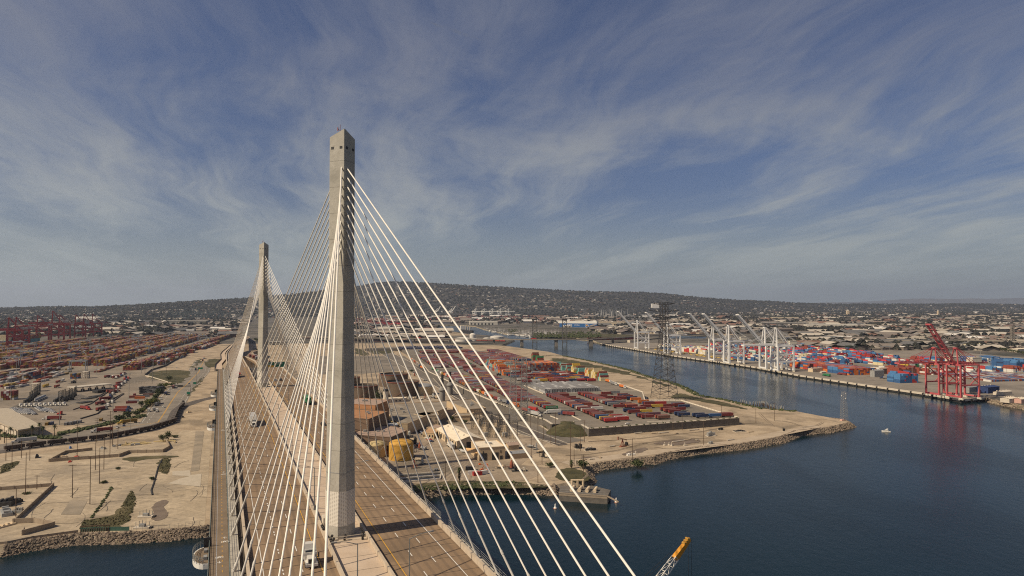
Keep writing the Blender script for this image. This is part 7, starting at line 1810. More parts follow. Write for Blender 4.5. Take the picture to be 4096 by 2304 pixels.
for i, (x, y) in enumerate(((1870, 1140), (1730, 1180), (1640, 1260), (1940, 1060))):
    p = at('L', x, y); t = thing('chassis_stack', f'low row of dark trailer frames along the port ramp, {ordw(i + 1)} from the left', 'chassis pile', p, LA - .55); mb = MB()
    for q in range(6): mb.box(-7 + q * 2.8, 0, .6, 1.2 + 2.4 * (i == 3), 2.2, 9)
    mb.build('frames', M_dark, t); mb = MB()
    for q in range(6): mb.bar((-8 + q * 2.8, -3, .5), (-6.4 + q * 2.8, -3, .5), .5, 8)
    mb.build('wheels', M_tyre, t)
c = at('L', 1740, 930, 10); t = thing('gate_canopy', 'flat pale canopy on posts over the port gate lanes', 'canopy', (c.x, c.y, 4), math.atan2(44, 24) - .05 * 0); t.rotation_euler = (0, 0, math.atan2((at('L', 2080, 870, 10) - at('L', 1500, 925, 10)).y, (at('L', 2080, 870, 10) - at('L', 1500, 925, 10)).x)); mb = MB(); mb.box(0, 0, 5.6, 6.6, 48, 18); mb.build('roof', colmat('canopy_grey', (.42, .37, .30)), t)
for k in range(6):
    for q in (-7.5, 7.5): mb = MB(); mb.box(-22 + k * 8.8, q, 0, 5.6, .7, .7); mb.build('post', M_kerb, t)
for k in range(5): mb = MB(); mb.box(-18 + k * 8.8, 0, 0, 2.8, 2.2, 5); mb.build('booth', M_dark, t)
# pale roofed shed at the left edge
sh = [at('B', *q, 12) for q in ((-300, -60), (0, 68), (72, 66), (352, 213), (148, 246), (-300, 60))]
t = thing('terminal_shed', 'long pale roofed terminal shed at the left edge', 'building', (0, 0, 0)); mb = MB(); mb.prism([(p.x, p.y) for p in sh], 10.8, 12.0); mb.build('roof', colmat('shed_roof', (.38, .32, .24)), t); cI = sum(sh, Vector()) / 6; mb = MB(); mb.prism([(cI.x + (p.x - cI.x) * .93, cI.y + (p.y - cI.y) * .93) for p in sh], 4, 10.8); mb.build('wall', M_kerb, t)
mb = MB(); a, b = sh[4], sh[5]
for k in range(14): p = a.lerp(b, k / 14); mb.bar((p.x, p.y, 4), (p.x, p.y, 10.8), .3, 6)
mb.build('column', M_kerb, t)
for i in range(7): p = at('M', 610 + i * 62, 905 - i * 4); t = thing('lane_gate', f'short gate post and arm across the port lanes, {ordw(i + 1)} from the left', 'gate', p); mb = MB(); mb.bar((0, 0, 0), (0, 0, 3.6), .3, 6); mb.build('post', M_kerb, t); mb = MB(); mb.bar((0, 0, 3.2), (3.5, .6, 3.8), .12); mb.build('arm', M_dark, t)
for i, (k, pts_, h) in enumerate((('M', [(880, 745), (1010, 775), (1310, 868)], 1.4), ('M', [(0, 1120), (180, 1030), (460, 1090), (260, 1230)], 1.0), ('M', [(870, 735), (990, 640), (1250, 560), (1700, 300), (2050, 170)], 2.6), ('L', [(1420, 1400), (1750, 1290), (2080, 1060)], 1.0), ('A', [(780, 1392), (940, 1345), (1090, 1200), (1190, 1150)], 1.2), ('M', [(430, 650), (560, 635), (690, 632)], 1.0))):
    wall(('pale kerb wall along the grass triangle', 'dark kerb bounding the port queue lanes', 'long fence wall between the port rows and the open strip', 'kerb wall along the port ramp', 'dark kerb wall curving by the maroon trucks', 'pale kerb at the foot of the yellow stack')[i], ats(k, pts_), h, .6, m_=(M_kerb if i in (0, 5) else M_cwall))
# red ship-to-shore cranes and the ships far left
for i, (x, y, up) in enumerate(((-1483, 2133, 0), (-1455, 2160, 0), (-1508, 2275, 0), (-1500, 2345, 0), (-1512, 2410, 0), (-1525, 2480, 0), (-1312, 1778, 0), (-1338, 1840, 0))):
    place('far_red', (x, y, 4), .55, f'dark red container crane beyond the left port, {ordw(i + 1)} from the tallest' if i < 6 else f'dark red container crane at the left edge, {ordw(i - 5)} of the two', None, 'red cranes of the left port').scale = ((1.0, 1.0, .98) if i != 1 else (1.05, 1.05, 1.15))
def ship(label, cx, cy, L_, W_, H_, rz, hullm, upper=None, bow=.12, name='cargo_ship'):
    t = thing(name, label, 'ship', (cx, cy, 0), rz); mb = MB(); st_ = [(-.5, .42, .9), (-.42, .5, 1.0), (.30, .5, 1.0), (.42, .34, 1.06), (.5, .04, 1.12)]
    for fx, fw, fh in st_: mb.v += [(fx * L_, -fw * W_, fh * H_), (fx * L_, -fw * W_ * .85, -1), (fx * L_, fw * W_ * .85, -1), (fx * L_, fw * W_, fh * H_)]
    for a in range(4):
        for e in range(3): b = a * 4 + e; mb.face((b, b + 4, b + 5, b + 1))
        mb.face((a * 4, a * 4 + 3, a * 4 + 7, a * 4 + 4))
    mb.face((0, 1, 2, 3)); mb.build('hull', hullm, t); return t
M_tealh = colmat('hull_teal', (.10, .26, .28))
t = ship('teal hulled container ship behind the left port', -1450, 2010, 240, 34, 16, math.atan2(218, -38), M_tealh); mb = MB(); mb.box(-70, 0, 15, 32, 14, 26); mb.build('superstructure', M_tan, t); mb = MB()
for i in range(12):
    for j in range(12): mb.col = CC[pick(rL, LCOL)]; mb.box(-55 + i * 13, -15 + j * 2.6, 16, 16 + 2.6 * rL.randint(2, 5), 12.2, 2.5)
c_ = mb.build('deck_cargo', M_attr, t, kind=None)
t = ship('white and teal ship bow at the far left edge', -1420, 1850, 120, 30, 18, math.atan2(218, -38) + math.pi, M_white); mb = MB(); mb.box(-30, 0, 18, 30, 14, 26); mb.build('superstructure', M_white, t)
# ================================================================== QUAY ACROSS THE CHANNEL
QO = Vector((538, 819, 4.08)); Q2 = Vector((-.2313, .9729, 0)); Q1 = Vector((.9729, .2313, 0)); QA = math.atan2(Q2.y, Q2.x)
def QP(i, a, z=0): return QO + Q1 * i + Q2 * a + Vector((0, 0, z))
rq = random.Random(77)
t = thing('wharf', 'long concrete wharf edge with dark fender piles across the channel', 'wharf', (0, 0, 0))
qs = [pts[k] for k in range(N_QUAY, N_QUAY + 11)]
mb = MB()
for a, b in zip(qs[:-1], qs[1:]):
    d = (b - a); ang = math.atan2(d.y, d.x); n_ = max(1, round(d.length / 17))
    for k in range(n_):
        c = a.lerp(b, (k + .5) / n_); nn = Vector((d.y, -d.x, 0)).normalized() * .5; mb.box(c.x + nn.x, c.y + nn.y, 2.0, 4.5, d.length / n_ - 1.8, 1.6, ang)
mb.build('cope_beam', M_kerb, t); mb = MB()
for a, b in zip(qs[:-1], qs[1:]):
    d = (b - a); n_ = max(1, round(d.length / 17)); nn = Vector((d.y, -d.x, 0)).normalized()
    for k in range(n_ + 1): c = a.lerp(b, k / n_) + nn * 1.4; mb.box(c.x, c.y, -1.5, 4.2, 1.8, 2.2, math.atan2(d.y, d.x))
mb.build('fender', M_dark, t); mb = MB()
for a, b in zip(qs[:-1], qs[1:]): nn = (b - a); nn = Vector((nn.y, -nn.x, 0)).normalized() * .3; mb.quad((a.x + nn.x, a.y + nn.y, -1), (b.x + nn.x, b.y + nn.y, -1), (b.x + nn.x, b.y + nn.y, 2.2), (a.x + nn.x, a.y + nn.y, 2.2))
mb.build('quay_wall', M_dark, t)
def alongq(a_, inl=5.0): return QP(inl, a_)
for i, (x, y) in enumerate(((314, 1746), (349, 1562), (398, 1374), (409, 1312), (436, 1197))):
    place('sts_up', (x + 3, y, 4.1), math.atan2(Q1.y, Q1.x), f'white container crane with boom raised, {ordw(i + 1)} from the far end of the quay', None, 'white cranes on the quay')
place('sts_down', (446, 1163, 4.1), math.atan2(Q1.y, Q1.x), 'white container crane with its boom lowered over the channel, nearest on the quay', None, 'white cranes on the quay')
place('red_down', (521, 849, 4.1), math.atan2(.2513, .968), 'faded red container crane with boom lowered, left of the pair')
place('red_up', (532, 825, 4.1), math.atan2(.2513, .968), 'faded red container crane with boom raised at the quay end')
BL = [('blue', 8), ('sky blue', 5), ('red', 5), ('maroon', 4), ('rust red', 4), ('scarlet', 5), ('white', 5), ('cream', 2), ('teal', 1)]
cq = {}
def qcol(tab, key, coh=.6):
    def f(i, j, l):
        k = (key, i // 4, j // 2, l // 2)
        if k not in cq: cq[k] = pick(rq, tab)
        return cq[k] if rq.random() < coh else pick(rq, tab)
    return f
def qblock(i0, ni, a0, nj, hm, tab, single=None, name=None, coh=.6, hv=1):
    stack_block(lambda i, j: QP(i0 + i * 2.62, a0 + j * 12.7), ni, nj, lambda i, j: max(1, min(6, hm + rq.choice((-1, 0, 0, 1)) * hv - (rq.random() < .2))), qcol(tab, (i0, a0), coh), single or (lambda *a: False), name or (lambda i, j: ''), QA)
nofs = lambda *a: False
qblock(62, 12, 166, 2, 5, [('blue', 6), ('sky blue', 3), ('red', 3)], lambda i, j, l, h: (j == 0 and l >= h - 1) or (i == 0 and l % 2 == 0), lambda i, j: f'{ordw(i + 1)} column, {("front", "rear")[j]} bay, of the lone blue pile', .7, 1)
qblock(70, 20, 280, 12, 4, [('rust red', 6), ('blue', 4), ('orange', 3), ('red', 4), ('maroon', 3), ('sky blue', 2)], lambda i, j, l, h: j == 0 and l >= h - 1 and i < 16, lambda i, j: f'{ordw(i + 1)} column at the near end of the long quay stack', .5, 0)
qblock(138, 13, 250, 2, 5, [('rust red', 6), ('brown', 3), ('maroon', 2)], None, None, .8)
qblock(225, 24, 330, 1, 4, [('yellow', 2), ('white', 2), ('green', 1), ('sky blue', 2), ('rust red', 3)], None, None, .8)
qblock(430, 24, 300, 4, 5, [('blue', 5), ('sky blue', 3), ('navy', 2)], None, None, .7)
qblock(75, 20, 745, 9, 4, [('white', 6), ('cream', 4), ('blue', 3), ('red', 3)], None, None, .75)
qblock(75, 12, 890, 8, 4, [('white', 6), ('cream', 4), ('red', 2), ('blue', 3)], None, None, .75)
qblock(80, 14, 560, 8, 3, [('white', 4), ('blue', 4), ('red', 3), ('cream', 3)], None, None, .6)
qblock(78, 16, 450, 6, 3, [('grey', 2), ('white', 4), ('blue', 3), ('rust red', 3)], None, None, .6)
for a0 in range(420, 1000, 58):
    for i0 in range(136, 420, 40):
        if rq.random() < .80: qblock(i0 + rq.uniform(-4, 4), rq.choice((8, 10, 12)), a0 + rq.uniform(-6, 6), rq.choice((2, 3, 4)), rq.choice((2, 3, 4, 4)), BL)
for i0 in range(150, 430, 44): qblock(i0, 9, 255 if i0 > 180 else 300, 2, 3, [('white', 5), ('rust red', 4), ('sky blue', 3), ('red', 2), ('yellow', 1)], None, None, .7)
qblock(330, 22, 560, 4, 4, [('blue', 4), ('sky blue', 4), ('red', 4)])
for k in range(7): qblock(205 + (k % 2) * 4, 50, 150 + k * 17, 1, 1, [('rust red', 5), ('blue', 3), ('white', 3), ('sky blue', 2), ('brown', 3)], None, None, .2, 0)
qblock(420, 40, 120, 2, 1, [('rust red', 4), ('blue', 4)], None, None, .3, 0); qblock(480, 30, 430, 3, 3, [('blue', 5), ('white', 2), ('sky blue', 4)], None, None, .6)
SO.mb.build('stacked_containers', M_attr, kind='stuff')
for i, (x, y) in enumerate(((776, 1563), (640, 1700), (560, 1790), (700, 1560))): place('rtg_green', (x, y, 4.1), QA - math.pi / 2, f'dark green yard gantry crane above the coloured stacks, {ordw(i + 1)} from the red cranes', None, 'green yard gantries')
def small_shed(label, p, l, w_, h, wallm, roofm, rz=0.2, name='shed', roofh=1.0): return gable(name, label, 'shed' if h < 9 else 'warehouse', p.x, p.y, l, w_, rz, h, h + roofh, wallm, roofm, 4.05)
M_navyt = colmat('tarp_navy', (.03, .05, .13))
sq = [('Q', 1640, 1160, 24, 14, 8, M_navyt, M_navyt, 'dark blue round topped shed behind the red cranes'), ('Q', 1390, 1150, 26, 12, 7, M_grey, M_grey, 'grey shed between the legs of the red crane'), ('Q', 1850, 1190, 26, 8, 4, M_kerb, M_kerb, 'cream low building on the rocky corner'), ('Q', 1940, 1300, 16, 10, 5, M_kerb, M_roofw, 'cream house at the right edge above the rocks'), ('Q', 2110, 1310, 12, 8, 5, colmat('pink_hut', (.5, .3, .24)), M_roofw, 'pinkish house at the right edge above the rocks'), ('P', 1590, 800, 34, 10, 6, M_tan2, M_roofb, 'long tan shed at the foot of the quay stacks'), ('P', 1680, 825, 10, 4, 2, M_kerb, M_kerb, 'pale low box by the quay edge'), ('Q', 60, 430, 24, 16, 9, M_navyt, M_navyt, 'navy blue shed behind the coloured stacks'), ('H', 990, 600, 26, 14, 8, M_tan2, M_roofw, 'tan office among the coloured stacks'), ('Q', 120, 890, 10, 6, 9, M_roofb, M_roofb, 'rose coloured block beside the flat racks'), ('Q', 30, 930, 22, 8, 10, M_grey, M_grey, 'stack of grey frames beside the rose block'), ('G', 800, 410, 30, 14, 7, M_kerb, M_roofg, 'white terminal office behind the farthest white crane'), ('P', 1760, 310, 40, 24, 10, M_kerb, M_roofw, 'white hall behind the coloured stacks'), ('Q', 1520, 500, 85, 34, 9, colmat('wall_cream', (.45, .40, .28)), colmat('roof_straw', (.62, .55, .34)), 'long straw roofed warehouse beside the curving viaduct'), ('Q', 2100, 570, 60, 24, 8, M_kerb, M_roofw, 'cream warehouse behind the trees on the right')]
for k, x, y, l, w_, h, wm, rm, lb in sq: small_shed(lb, at(k, x, y), l, w_, h, wm, rm, QA - 1.57 + .2)
for i, (k, x, y, c, l) in enumerate((('P', 1735, 880, 'green', 'green'), ('P', 2000, 860, 'maroon', 'maroon'), ('Q', 660, 885, 'green', 'green'), ('Q', 265, 965, 'green', 'green'), ('Q', 150, 960, 'navy', 'grey'), ('Q', 1110, 1050, 'green', 'green'))):
    p = at(k, x, y); truck('truck_box', Vector((p.x, p.y, 4.1)), QA + .2 * i, f'{l} box on a low trailer on the quay paving, {ordw(i + 1)} from the channel crossing', c, l)
mb = MB()
for k in range(60): p = QP(rq.uniform(34, 70), rq.uniform(560, 1000)); mb.col = CC['yellow'] if rq.random() < .7 else CC['black']; mb.box(p.x, p.y, 4.1, 5.2, rq.uniform(6, 12), 2.2, QA + rq.uniform(-.2, .2))
mb.build('chassis_scatter', M_attr, kind='stuff')
for i in range(16): p = QP((120, 330, 240, 430)[i % 4], 200 + 55 * i); place('mast', p, 0, f'tall light mast among the quay stacks, {ordw(i + 1)} from the red cranes', None, 'light masts of the quay')
for i in range(20):
    p = at('Q', 1760 + 22 * i, 545 + 4 * i); tree('tree', 'dark round tree in the row beside the straw roofed warehouse', 'tree', p.x, p.y, 9, 5, 4, 200 + i, .2, .25, 'trees beside the straw roofed warehouse')

# ================================================================== CROSSINGS
def viaduct(label, P_, wd_, piers, th=1.6, name='viaduct', m_=None):
    t = thing(name, label, 'bridge', (0, 0, 0)); m_ = m_ or M_tan; mb = MB()
    for a, b in zip(P_[:-1], P_[1:]): mb.bar(a, b, wd_ * .5) if False else None
    mb.ribbon(P_, wd_); mb.ribbon([p - Vector((0, 0, th)) for p in P_], wd_)
    for sg in (-1, 1):
        e = []
        for k, p in enumerate(P_): d = P_[min(k + 1, len(P_) - 1)] - P_[max(k - 1, 0)]; d.z = 0; d.normalize(); e.append(p + Vector((d.y, -d.x, 0)) * sg * wd_ / 2)
        for p, q in zip(e[:-1], e[1:]): mb.quad(p - Vector((0, 0, th)), q - Vector((0, 0, th)), q + Vector((0, 0, 1)), p + Vector((0, 0, 1)))
    mb.build('deck', m_, t)
    for p, w_ in piers: mb = MB(); mb.box(p.x, p.y, -1, p.z - th, w_, w_ * 1.6, .1); mb.build('pier', m_, t)
    return t
M_via = surf('viaduct_concrete', (.20, .175, .145), (.26, .225, .185), .05, .9)
hp_ = [Vector((-760, 2240, 15)), Vector((-502, 2118, 16)), Vector((-184, 2030, 17)), Vector((28, 1945, 19)), Vector((128, 1938, 20)), Vector((224, 1945, 20)), Vector((320, 2060, 19)), Vector((500, 2330, 15)), Vector((760, 2560, 8))]
viaduct('long low road bridge crossing the channel on stout piers', hp_, 20, [(Vector((-52, 1978, 18)), 6), (Vector((28, 1945, 19)), 8), (Vector((125, 1938, 20)), 8), (Vector((224, 1945, 20)), 9), (Vector((300, 2036, 19)), 6)] + [(Vector((-184 - 55 * k, 2030 + 15 * k, 16.6)), 4) for k in range(9)], m_=M_via)
viaduct('long rail and road viaduct winding behind the right quay', [Vector((900, 2090, 14)), Vector((1000, 1960, 16)), Vector((1131, 1880, 19)), Vector((1220, 1880, 21)), Vector((1300, 1850, 21)), Vector((1390, 1700, 20)), Vector((1560, 1520, 18))], 22, [(Vector((960 + 42 * k, 2010 - 20 * k, 16)), 4) for k in range(8)] + [(Vector((1330 + 30 * k, 1800 - 45 * k, 19)), 4) for k in range(5)], m_=M_via)
t = thing('truss_bridge', 'dark steel truss rail bridge behind the right viaduct', 'bridge', (0, 0, 0)); mb = MB(); A, B_ = Vector((1215, 2060, 14)), Vector((1560, 1900, 15))
for o in (-4, 4):
    a, b = A + Vector((1, 2, 0)) * o * .5, B_ + Vector((1, 2, 0)) * o * .5; mb.bar(a, b, .9); n_ = 14
    for k in range(n_):
        p, q, r_ = a.lerp(b, k / n_), a.lerp(b, (k + 1) / n_), a.lerp(b, (k + .5) / n_); hh_ = 12 * math.sin(math.pi * (k % 7 + .5) / 7) + 8
        mb.bar(p, r_ + Vector((0, 0, hh_)), .6); mb.bar(r_ + Vector((0, 0, hh_)), q, .6)
        if k: mb.bar(prv, r_ + Vector((0, 0, hh_)), .6)
        prv = r_ + Vector((0, 0, hh_))
mb.build('truss', M_via, t); mb = MB(); mb.ribbon([A, B_], 9); mb.build('deck', M_via, t); mb = MB()
for f in (0, .5, 1): p = A.lerp(B_, f); mb.box(p.x, p.y, 0, 13.5, 6, 8)
mb.build('pier', M_via, t)
for i, (x, y) in enumerate(((1362, 1862), (1420, 1850), (1475, 1836))):
    t = thing('lift_bridge_tower', f'dark lattice lift tower beside the truss bridge, {ordw(i + 1)} from the left', 'tower', (x, y, 4)); mb = MB(); lattice(mb, (0, 0, 0), (0, 0, 52 - 8 * (i > 0)), 8, 6, 8, .7, 2); mb.build('tower_frame', M_via, t); mb = MB(); mb.box(0, 0, 51 - 8 * (i > 0), 55 - 8 * (i > 0), 9, 8); mb.build('sheave_house', M_via, t)
M_lift = surf('lift_steel', (.10, .095, .085), (.13, .12, .11), .1, .7)
for i, x in enumerate((66, 153)):
    t = thing('lift_bridge_tower', f'tall grey lift bridge tower over the channel, {("left", "right")[i]} of the pair', 'tower', (x, 1990, 0)); mb = MB()
    for sx in (-6.5, 6.5):
        for sy in (-4, 4): mb.box(sx, sy, 0, 74, 1.6, 1.6)
    for z in range(8, 72, 9):
        for sy in (-4, 4): mb.bar((-6.5, sy, z), (6.5, sy, z + 9), .35); mb.bar((6.5, sy, z), (-6.5, sy, z + 9), .35); mb.bar((-6.5, sy, z), (6.5, sy, z), .4)
    mb.build('tower_frame', M_lift, t); mb = MB(); mb.box(0, 0, 73, 77, 16, 10); mb.build('sheave_house', M_dark, t)
# rail cars parked far right and under the bridges
def train(label, a, b, n_, c, h=4.0, grp='far trains'):
    a = Vector(a); b = Vector(b); d = (b - a); ang = math.atan2(d.y, d.x); t = thing('goods_train', label, 'train', (a.x, a.y, 4.1), 0, grp); mb = MB()
    for k in range(n_):
        mb.col = tuple(x * rq.uniform(.7, 1.2) for x in CC[c if rq.random() < .8 else 'brown']); p = (b - a) * ((k + .5) / n_); mb.box(p.x, p.y, .9, h + rq.uniform(-.5, .5), d.length / n_ * .9, 3.0, ang)
    mb.build('wagon', M_attr, t, kind=None); mb = MB(); mb.box((b - a).x / 2, (b - a).y / 2, 0, .9, d.length, 1.8, ang); mb.build('underframe', M_dark, t)
train('maroon goods train behind the quay stacks', (930, 2240, 4), (1500, 2420, 4), 34, 'maroon', 6); train('second maroon goods train farther back', (1000, 2330, 4), (1750, 2560, 4), 40, 'maroon', 5); train('white goods train far behind the right viaduct', (1500, 2700, 4), (2000, 2820, 4), 24, 'white', 6); train('yellow goods train beyond the truss bridge', (1900, 2560, 4), (2400, 2500, 4), 26, 'ochre', 7)
train('rust red goods train beneath the channel bridge, left part', (-20, 2110, 4), (-500, 2320, 4), 26, 'rust red', 6); train('maroon goods train beneath the channel bridge, right part', (240, 2180, 4), (420, 2260, 4), 14, 'maroon', 8); train('brown goods train beside the far wharf', (-700, 2300, 4), (-250, 2420, 4), 24, 'brown', 5)
# the blue car carrier, its lettering and emblem
t = thing('car_carrier_ship', 'huge blue and white car carrier ship with EPS lettering', 'ship', (339, 3472, 0), math.atan2(-78, 184)); mb = MB(); mb.box(0, 0, -1, 24, 196, 32); mb.build('hull', colmat('carrier_blue', (.02, .09, .24)), t); mb = MB(); mb.box(-3, 0, 24.02, 35, 204, 31.4); mb.box(86, 0, 35, 39, 16, 26); mb.box(-60, 0, 35, 38, 10, 6); mb.build('upper_decks', M_white, t)
for txt, size, x, nm in (('EPS', 15, -43, 'lettering'), ('PCTC', 8.5, -4, 'lettering')):
    me = text_mesh(txt, size, .05); me.materials.clear(); me.materials.append(M_white); o = bpy.data.objects.new(nm, me); COL.objects.link(o); o.parent = t; o.location = (x, -16.1, 13 if txt == 'EPS' else 14.5); o.rotation_euler = (R(90), 0, 0); o.scale = (1.25, 1, 1)
mb = MB()
for k in range(26): a0, a1 = k * .2417, (k + 1) * .2417; mb.quad((47 + 9.5 * math.cos(a0), -16.1, 13 + 9.5 * math.sin(a0)), (47 + 9.5 * math.cos(a1), -16.1, 13 + 9.5 * math.sin(a1)), (47 + 8.2 * math.cos(a1), -16.1, 13 + 8.2 * math.sin(a1)), (47 + 8.2 * math.cos(a0), -16.1, 13 + 8.2 * math.sin(a0)))
em = mb.build('emblem_ring', M_white, t); mb = MB(); mb.lathe(47, 0, [(4.5, 0), (4.5, .1)], 14); mb.v = [(x, -16.15 - z, 14 + y) for x, y, z in mb.v]; mb.build('emblem_patch', colmat('emblem_orange', (.55, .28, .05)), em)
t = ship('dark bulk carrier with white cranes in the far basin', -190, 2900, 190, 26, 11, math.atan2(-270, 84), M_dark); mb = MB(); mb.box(-78, 0, 11, 27, 14, 22); mb.build('superstructure', M_white, t); mb = MB()
for x in (-30, 10, 45): mb.bar((x, 0, 11), (x, 0, 24), 1.2, 8); mb.bar((x, 0, 22), (x + 22, 2, 36), .6)
mb.build('deck_crane', M_kerb, t)
# moored boats
bm = MB(); sec = [(-4.5, 1.5, .9), (2, 1.5, 1.1), (5.2, .1, 1.5)]
for x, w_, h in sec: bm.v += [(x, -w_, h), (x, -w_ * .6, -.3), (x, w_ * .6, -.3), (x, w_, h)]
for a in range(2):
    for e in range(3): b = a * 4 + e; bm.face((b, b + 4, b + 5, b + 1))
    bm.face((a * 4, a * 4 + 3, a * 4 + 7, a * 4 + 4))
bm.face((0, 1, 2, 3)); bm.box(-.5, 0, .9, 2.6, 4.5, 2.2); bm.bar((.6, 0, 2.4), (.6, 0, 9), .05)
b0 = bm.build('sailing_boat', M_white, label='small white boat moored in the far marina', cat='boat', group='boats in the far marina')
mz = [[(1290, 520), (1420, 525), (1760, 585), (1740, 606), (1560, 585), (1330, 550)], [(1560, 545), (2020, 545), (2030, 580), (1700, 585)]]
nb = 0
while nb < 210:
    pl = mz[nb % 2]; x, y = rq.uniform(1290, 2040), rq.uniform(515, 610)
    if not inside((x, y), pl): continue
    o = b0 if nb == 0 else b0.copy()
    if nb: COL.objects.link(o)
    p = at('E', x, y, .1); o.location = p; o.rotation_euler = (0, 0, rq.choice((.4, 1.97, 3.5)) + rq.uniform(-.1, .1)); o.scale = (2.0, 2.3, 1.6); nb += 1
mb = MB()
for _ in range(900):
    x, y = rq.uniform(1500, 2420), rq.uniform(528, 606)
    if rq.random() < .5: y = rq.uniform(585, 606); x = rq.uniform(1750, 2420)
    p = at('E', x, y); s_ = rq.uniform(2, 4.2)
    if not inside((x, y), [(1500, 530), (1640, 525), (1660, 545), (1560, 556)]) and not inside((x, y), [(1780, 560), (2420, 540), (2420, 606), (1760, 604)]): continue
    mb.blob(p.x, p.y, 4 + s_ * .5, s_, s_, s_ * .8, .5, rq)
mb.build('marina_trees', M_green, kind='stuff')

# ================================================================== FAR INDUSTRY
for i, (x, d, up) in enumerate(((845, 395, 1), (985, 395, 1), (1215, 398, 0), (1300, 397, 0), (1378, 396, 0), (1458, 396, 0), (1535, 396, 0))):
    p = at('E', x, d); place('sts_down' if i > 1 else 'sts_up', (p.x, p.y, 4), 2.3 + .1 * i, f'white container crane on the far harbour, {ordw(i + 1)} from the left', None, 'white cranes on the far harbour').scale = (1.05, 1.05, 1.05)
for i in range(13):
    x = 1650 + 42 * i; p = at('A', x, 446 - (i % 3) * 6 - i * 1.2); place('far_green', (p.x, p.y, 4), .4, f'grey green container crane in the far left row, {ordw(i + 1)} from the left', None, 'grey green cranes far left')
for i in range(9):
    p = at('E', 130 + 36 * i, 372 - i % 2 * 3); place('far_green', (p.x, p.y, 4), 2.6, f'grey green crane at the foot of the big hill, {ordw(i + 1)} from the left', None, 'cranes under the big hill').scale = (1.3, 1.3, 1.35)
for i in range(46):
    x = rq.choice((rq.uniform(60, 460), rq.uniform(700, 1900), rq.uniform(700, 1900))); y = rq.uniform(452, 476) if x < 480 else rq.uniform(408, 436); p = at('E', x, y); place('rtg_red', (p.x, p.y, 4), rq.choice((.3, 1.87)), 'red yard gantry crane in the far harbour', None, 'red gantries in the far harbour').scale = (1.3, 1.3, 1.25)
tp = MB(); tp.lathe(0, 0, [(1, 0), (1, .62), (.55, .74), (.02, .78)], 18)
tk = tp.build('oil_tank', surf('tank_white', (.60, .55, .47), (.68, .63, .55), .02, .7, grain=.05, src=None), label='pale oil tank in the far refinery', cat='tank', group='oil tanks of the far refinery', smooth=True); ntk = 0
def otank(k, x, y, r, h, label=None, group='oil tanks of the far refinery'):
    global ntk
    p = at(k, x, y); o = tk if ntk == 0 else tk.copy()
    if ntk: COL.objects.link(o)
    ntk += 1; o.location = p; o.scale = (r, r, h / .7); o.rotation_euler = (0, 0, ntk); o['label'] = label or 'pale oil tank in the far refinery'; o['group'] = group
for _ in range(75): otank('G', rq.uniform(60, 960), rq.uniform(92, 160), rq.uniform(16, 30), rq.uniform(14, 22))
for k, x, y, r, h, lb in (('E', 1090, 640, 24, 11, 'broad white tank, left of the group by the channel bridge'), ('E', 1420, 624, 22, 12, 'broad white tank, right of the group by the channel bridge'), ('E', 1195, 636, 12, 8, 'small white tank between the broad ones'), ('E', 1320, 634, 11, 9, 'small pale tank in the middle of the bridge side group'), ('E', 1360, 632, 9, 8, 'smallest pale tank of the bridge side group'), ('E', 1185, 620, 10, 18, 'tall cream silo behind the broad tanks'), ('E', 905, 455, 26, 18, 'beige tank on the far wharf, left one'), ('E', 985, 455, 24, 18, 'beige tank on the far wharf, right one'), ('E', 1745, 368, 34, 22, 'domed white tank at the foot of the hill, left one'), ('E', 1830, 362, 36, 24, 'domed white tank at the foot of the hill, right one')): otank(k, x, y, r, h, lb, None)
for i in range(9): otank('A', 770 + 22 * i, 440, 22, 26, f'pale storage dome far left, {ordw(i + 1)} from the red cranes', 'pale domes far left')
for k, x, y in (('A', 905, 470), ('A', 1180, 468), ('A', 1350, 465), ('A', 1590, 470)): otank(k, x, y, 13, 18, f'white ball tank on the far left flats near {x - 900} paces', 'white ball tanks far left')
LABELS.clear()
for i, o in enumerate([o for o in COL.objects if o.get('group') == 'white ball tanks far left']): o['label'] = f'white ball tank on the far left flats, {ordw(i + 1)} from the left'
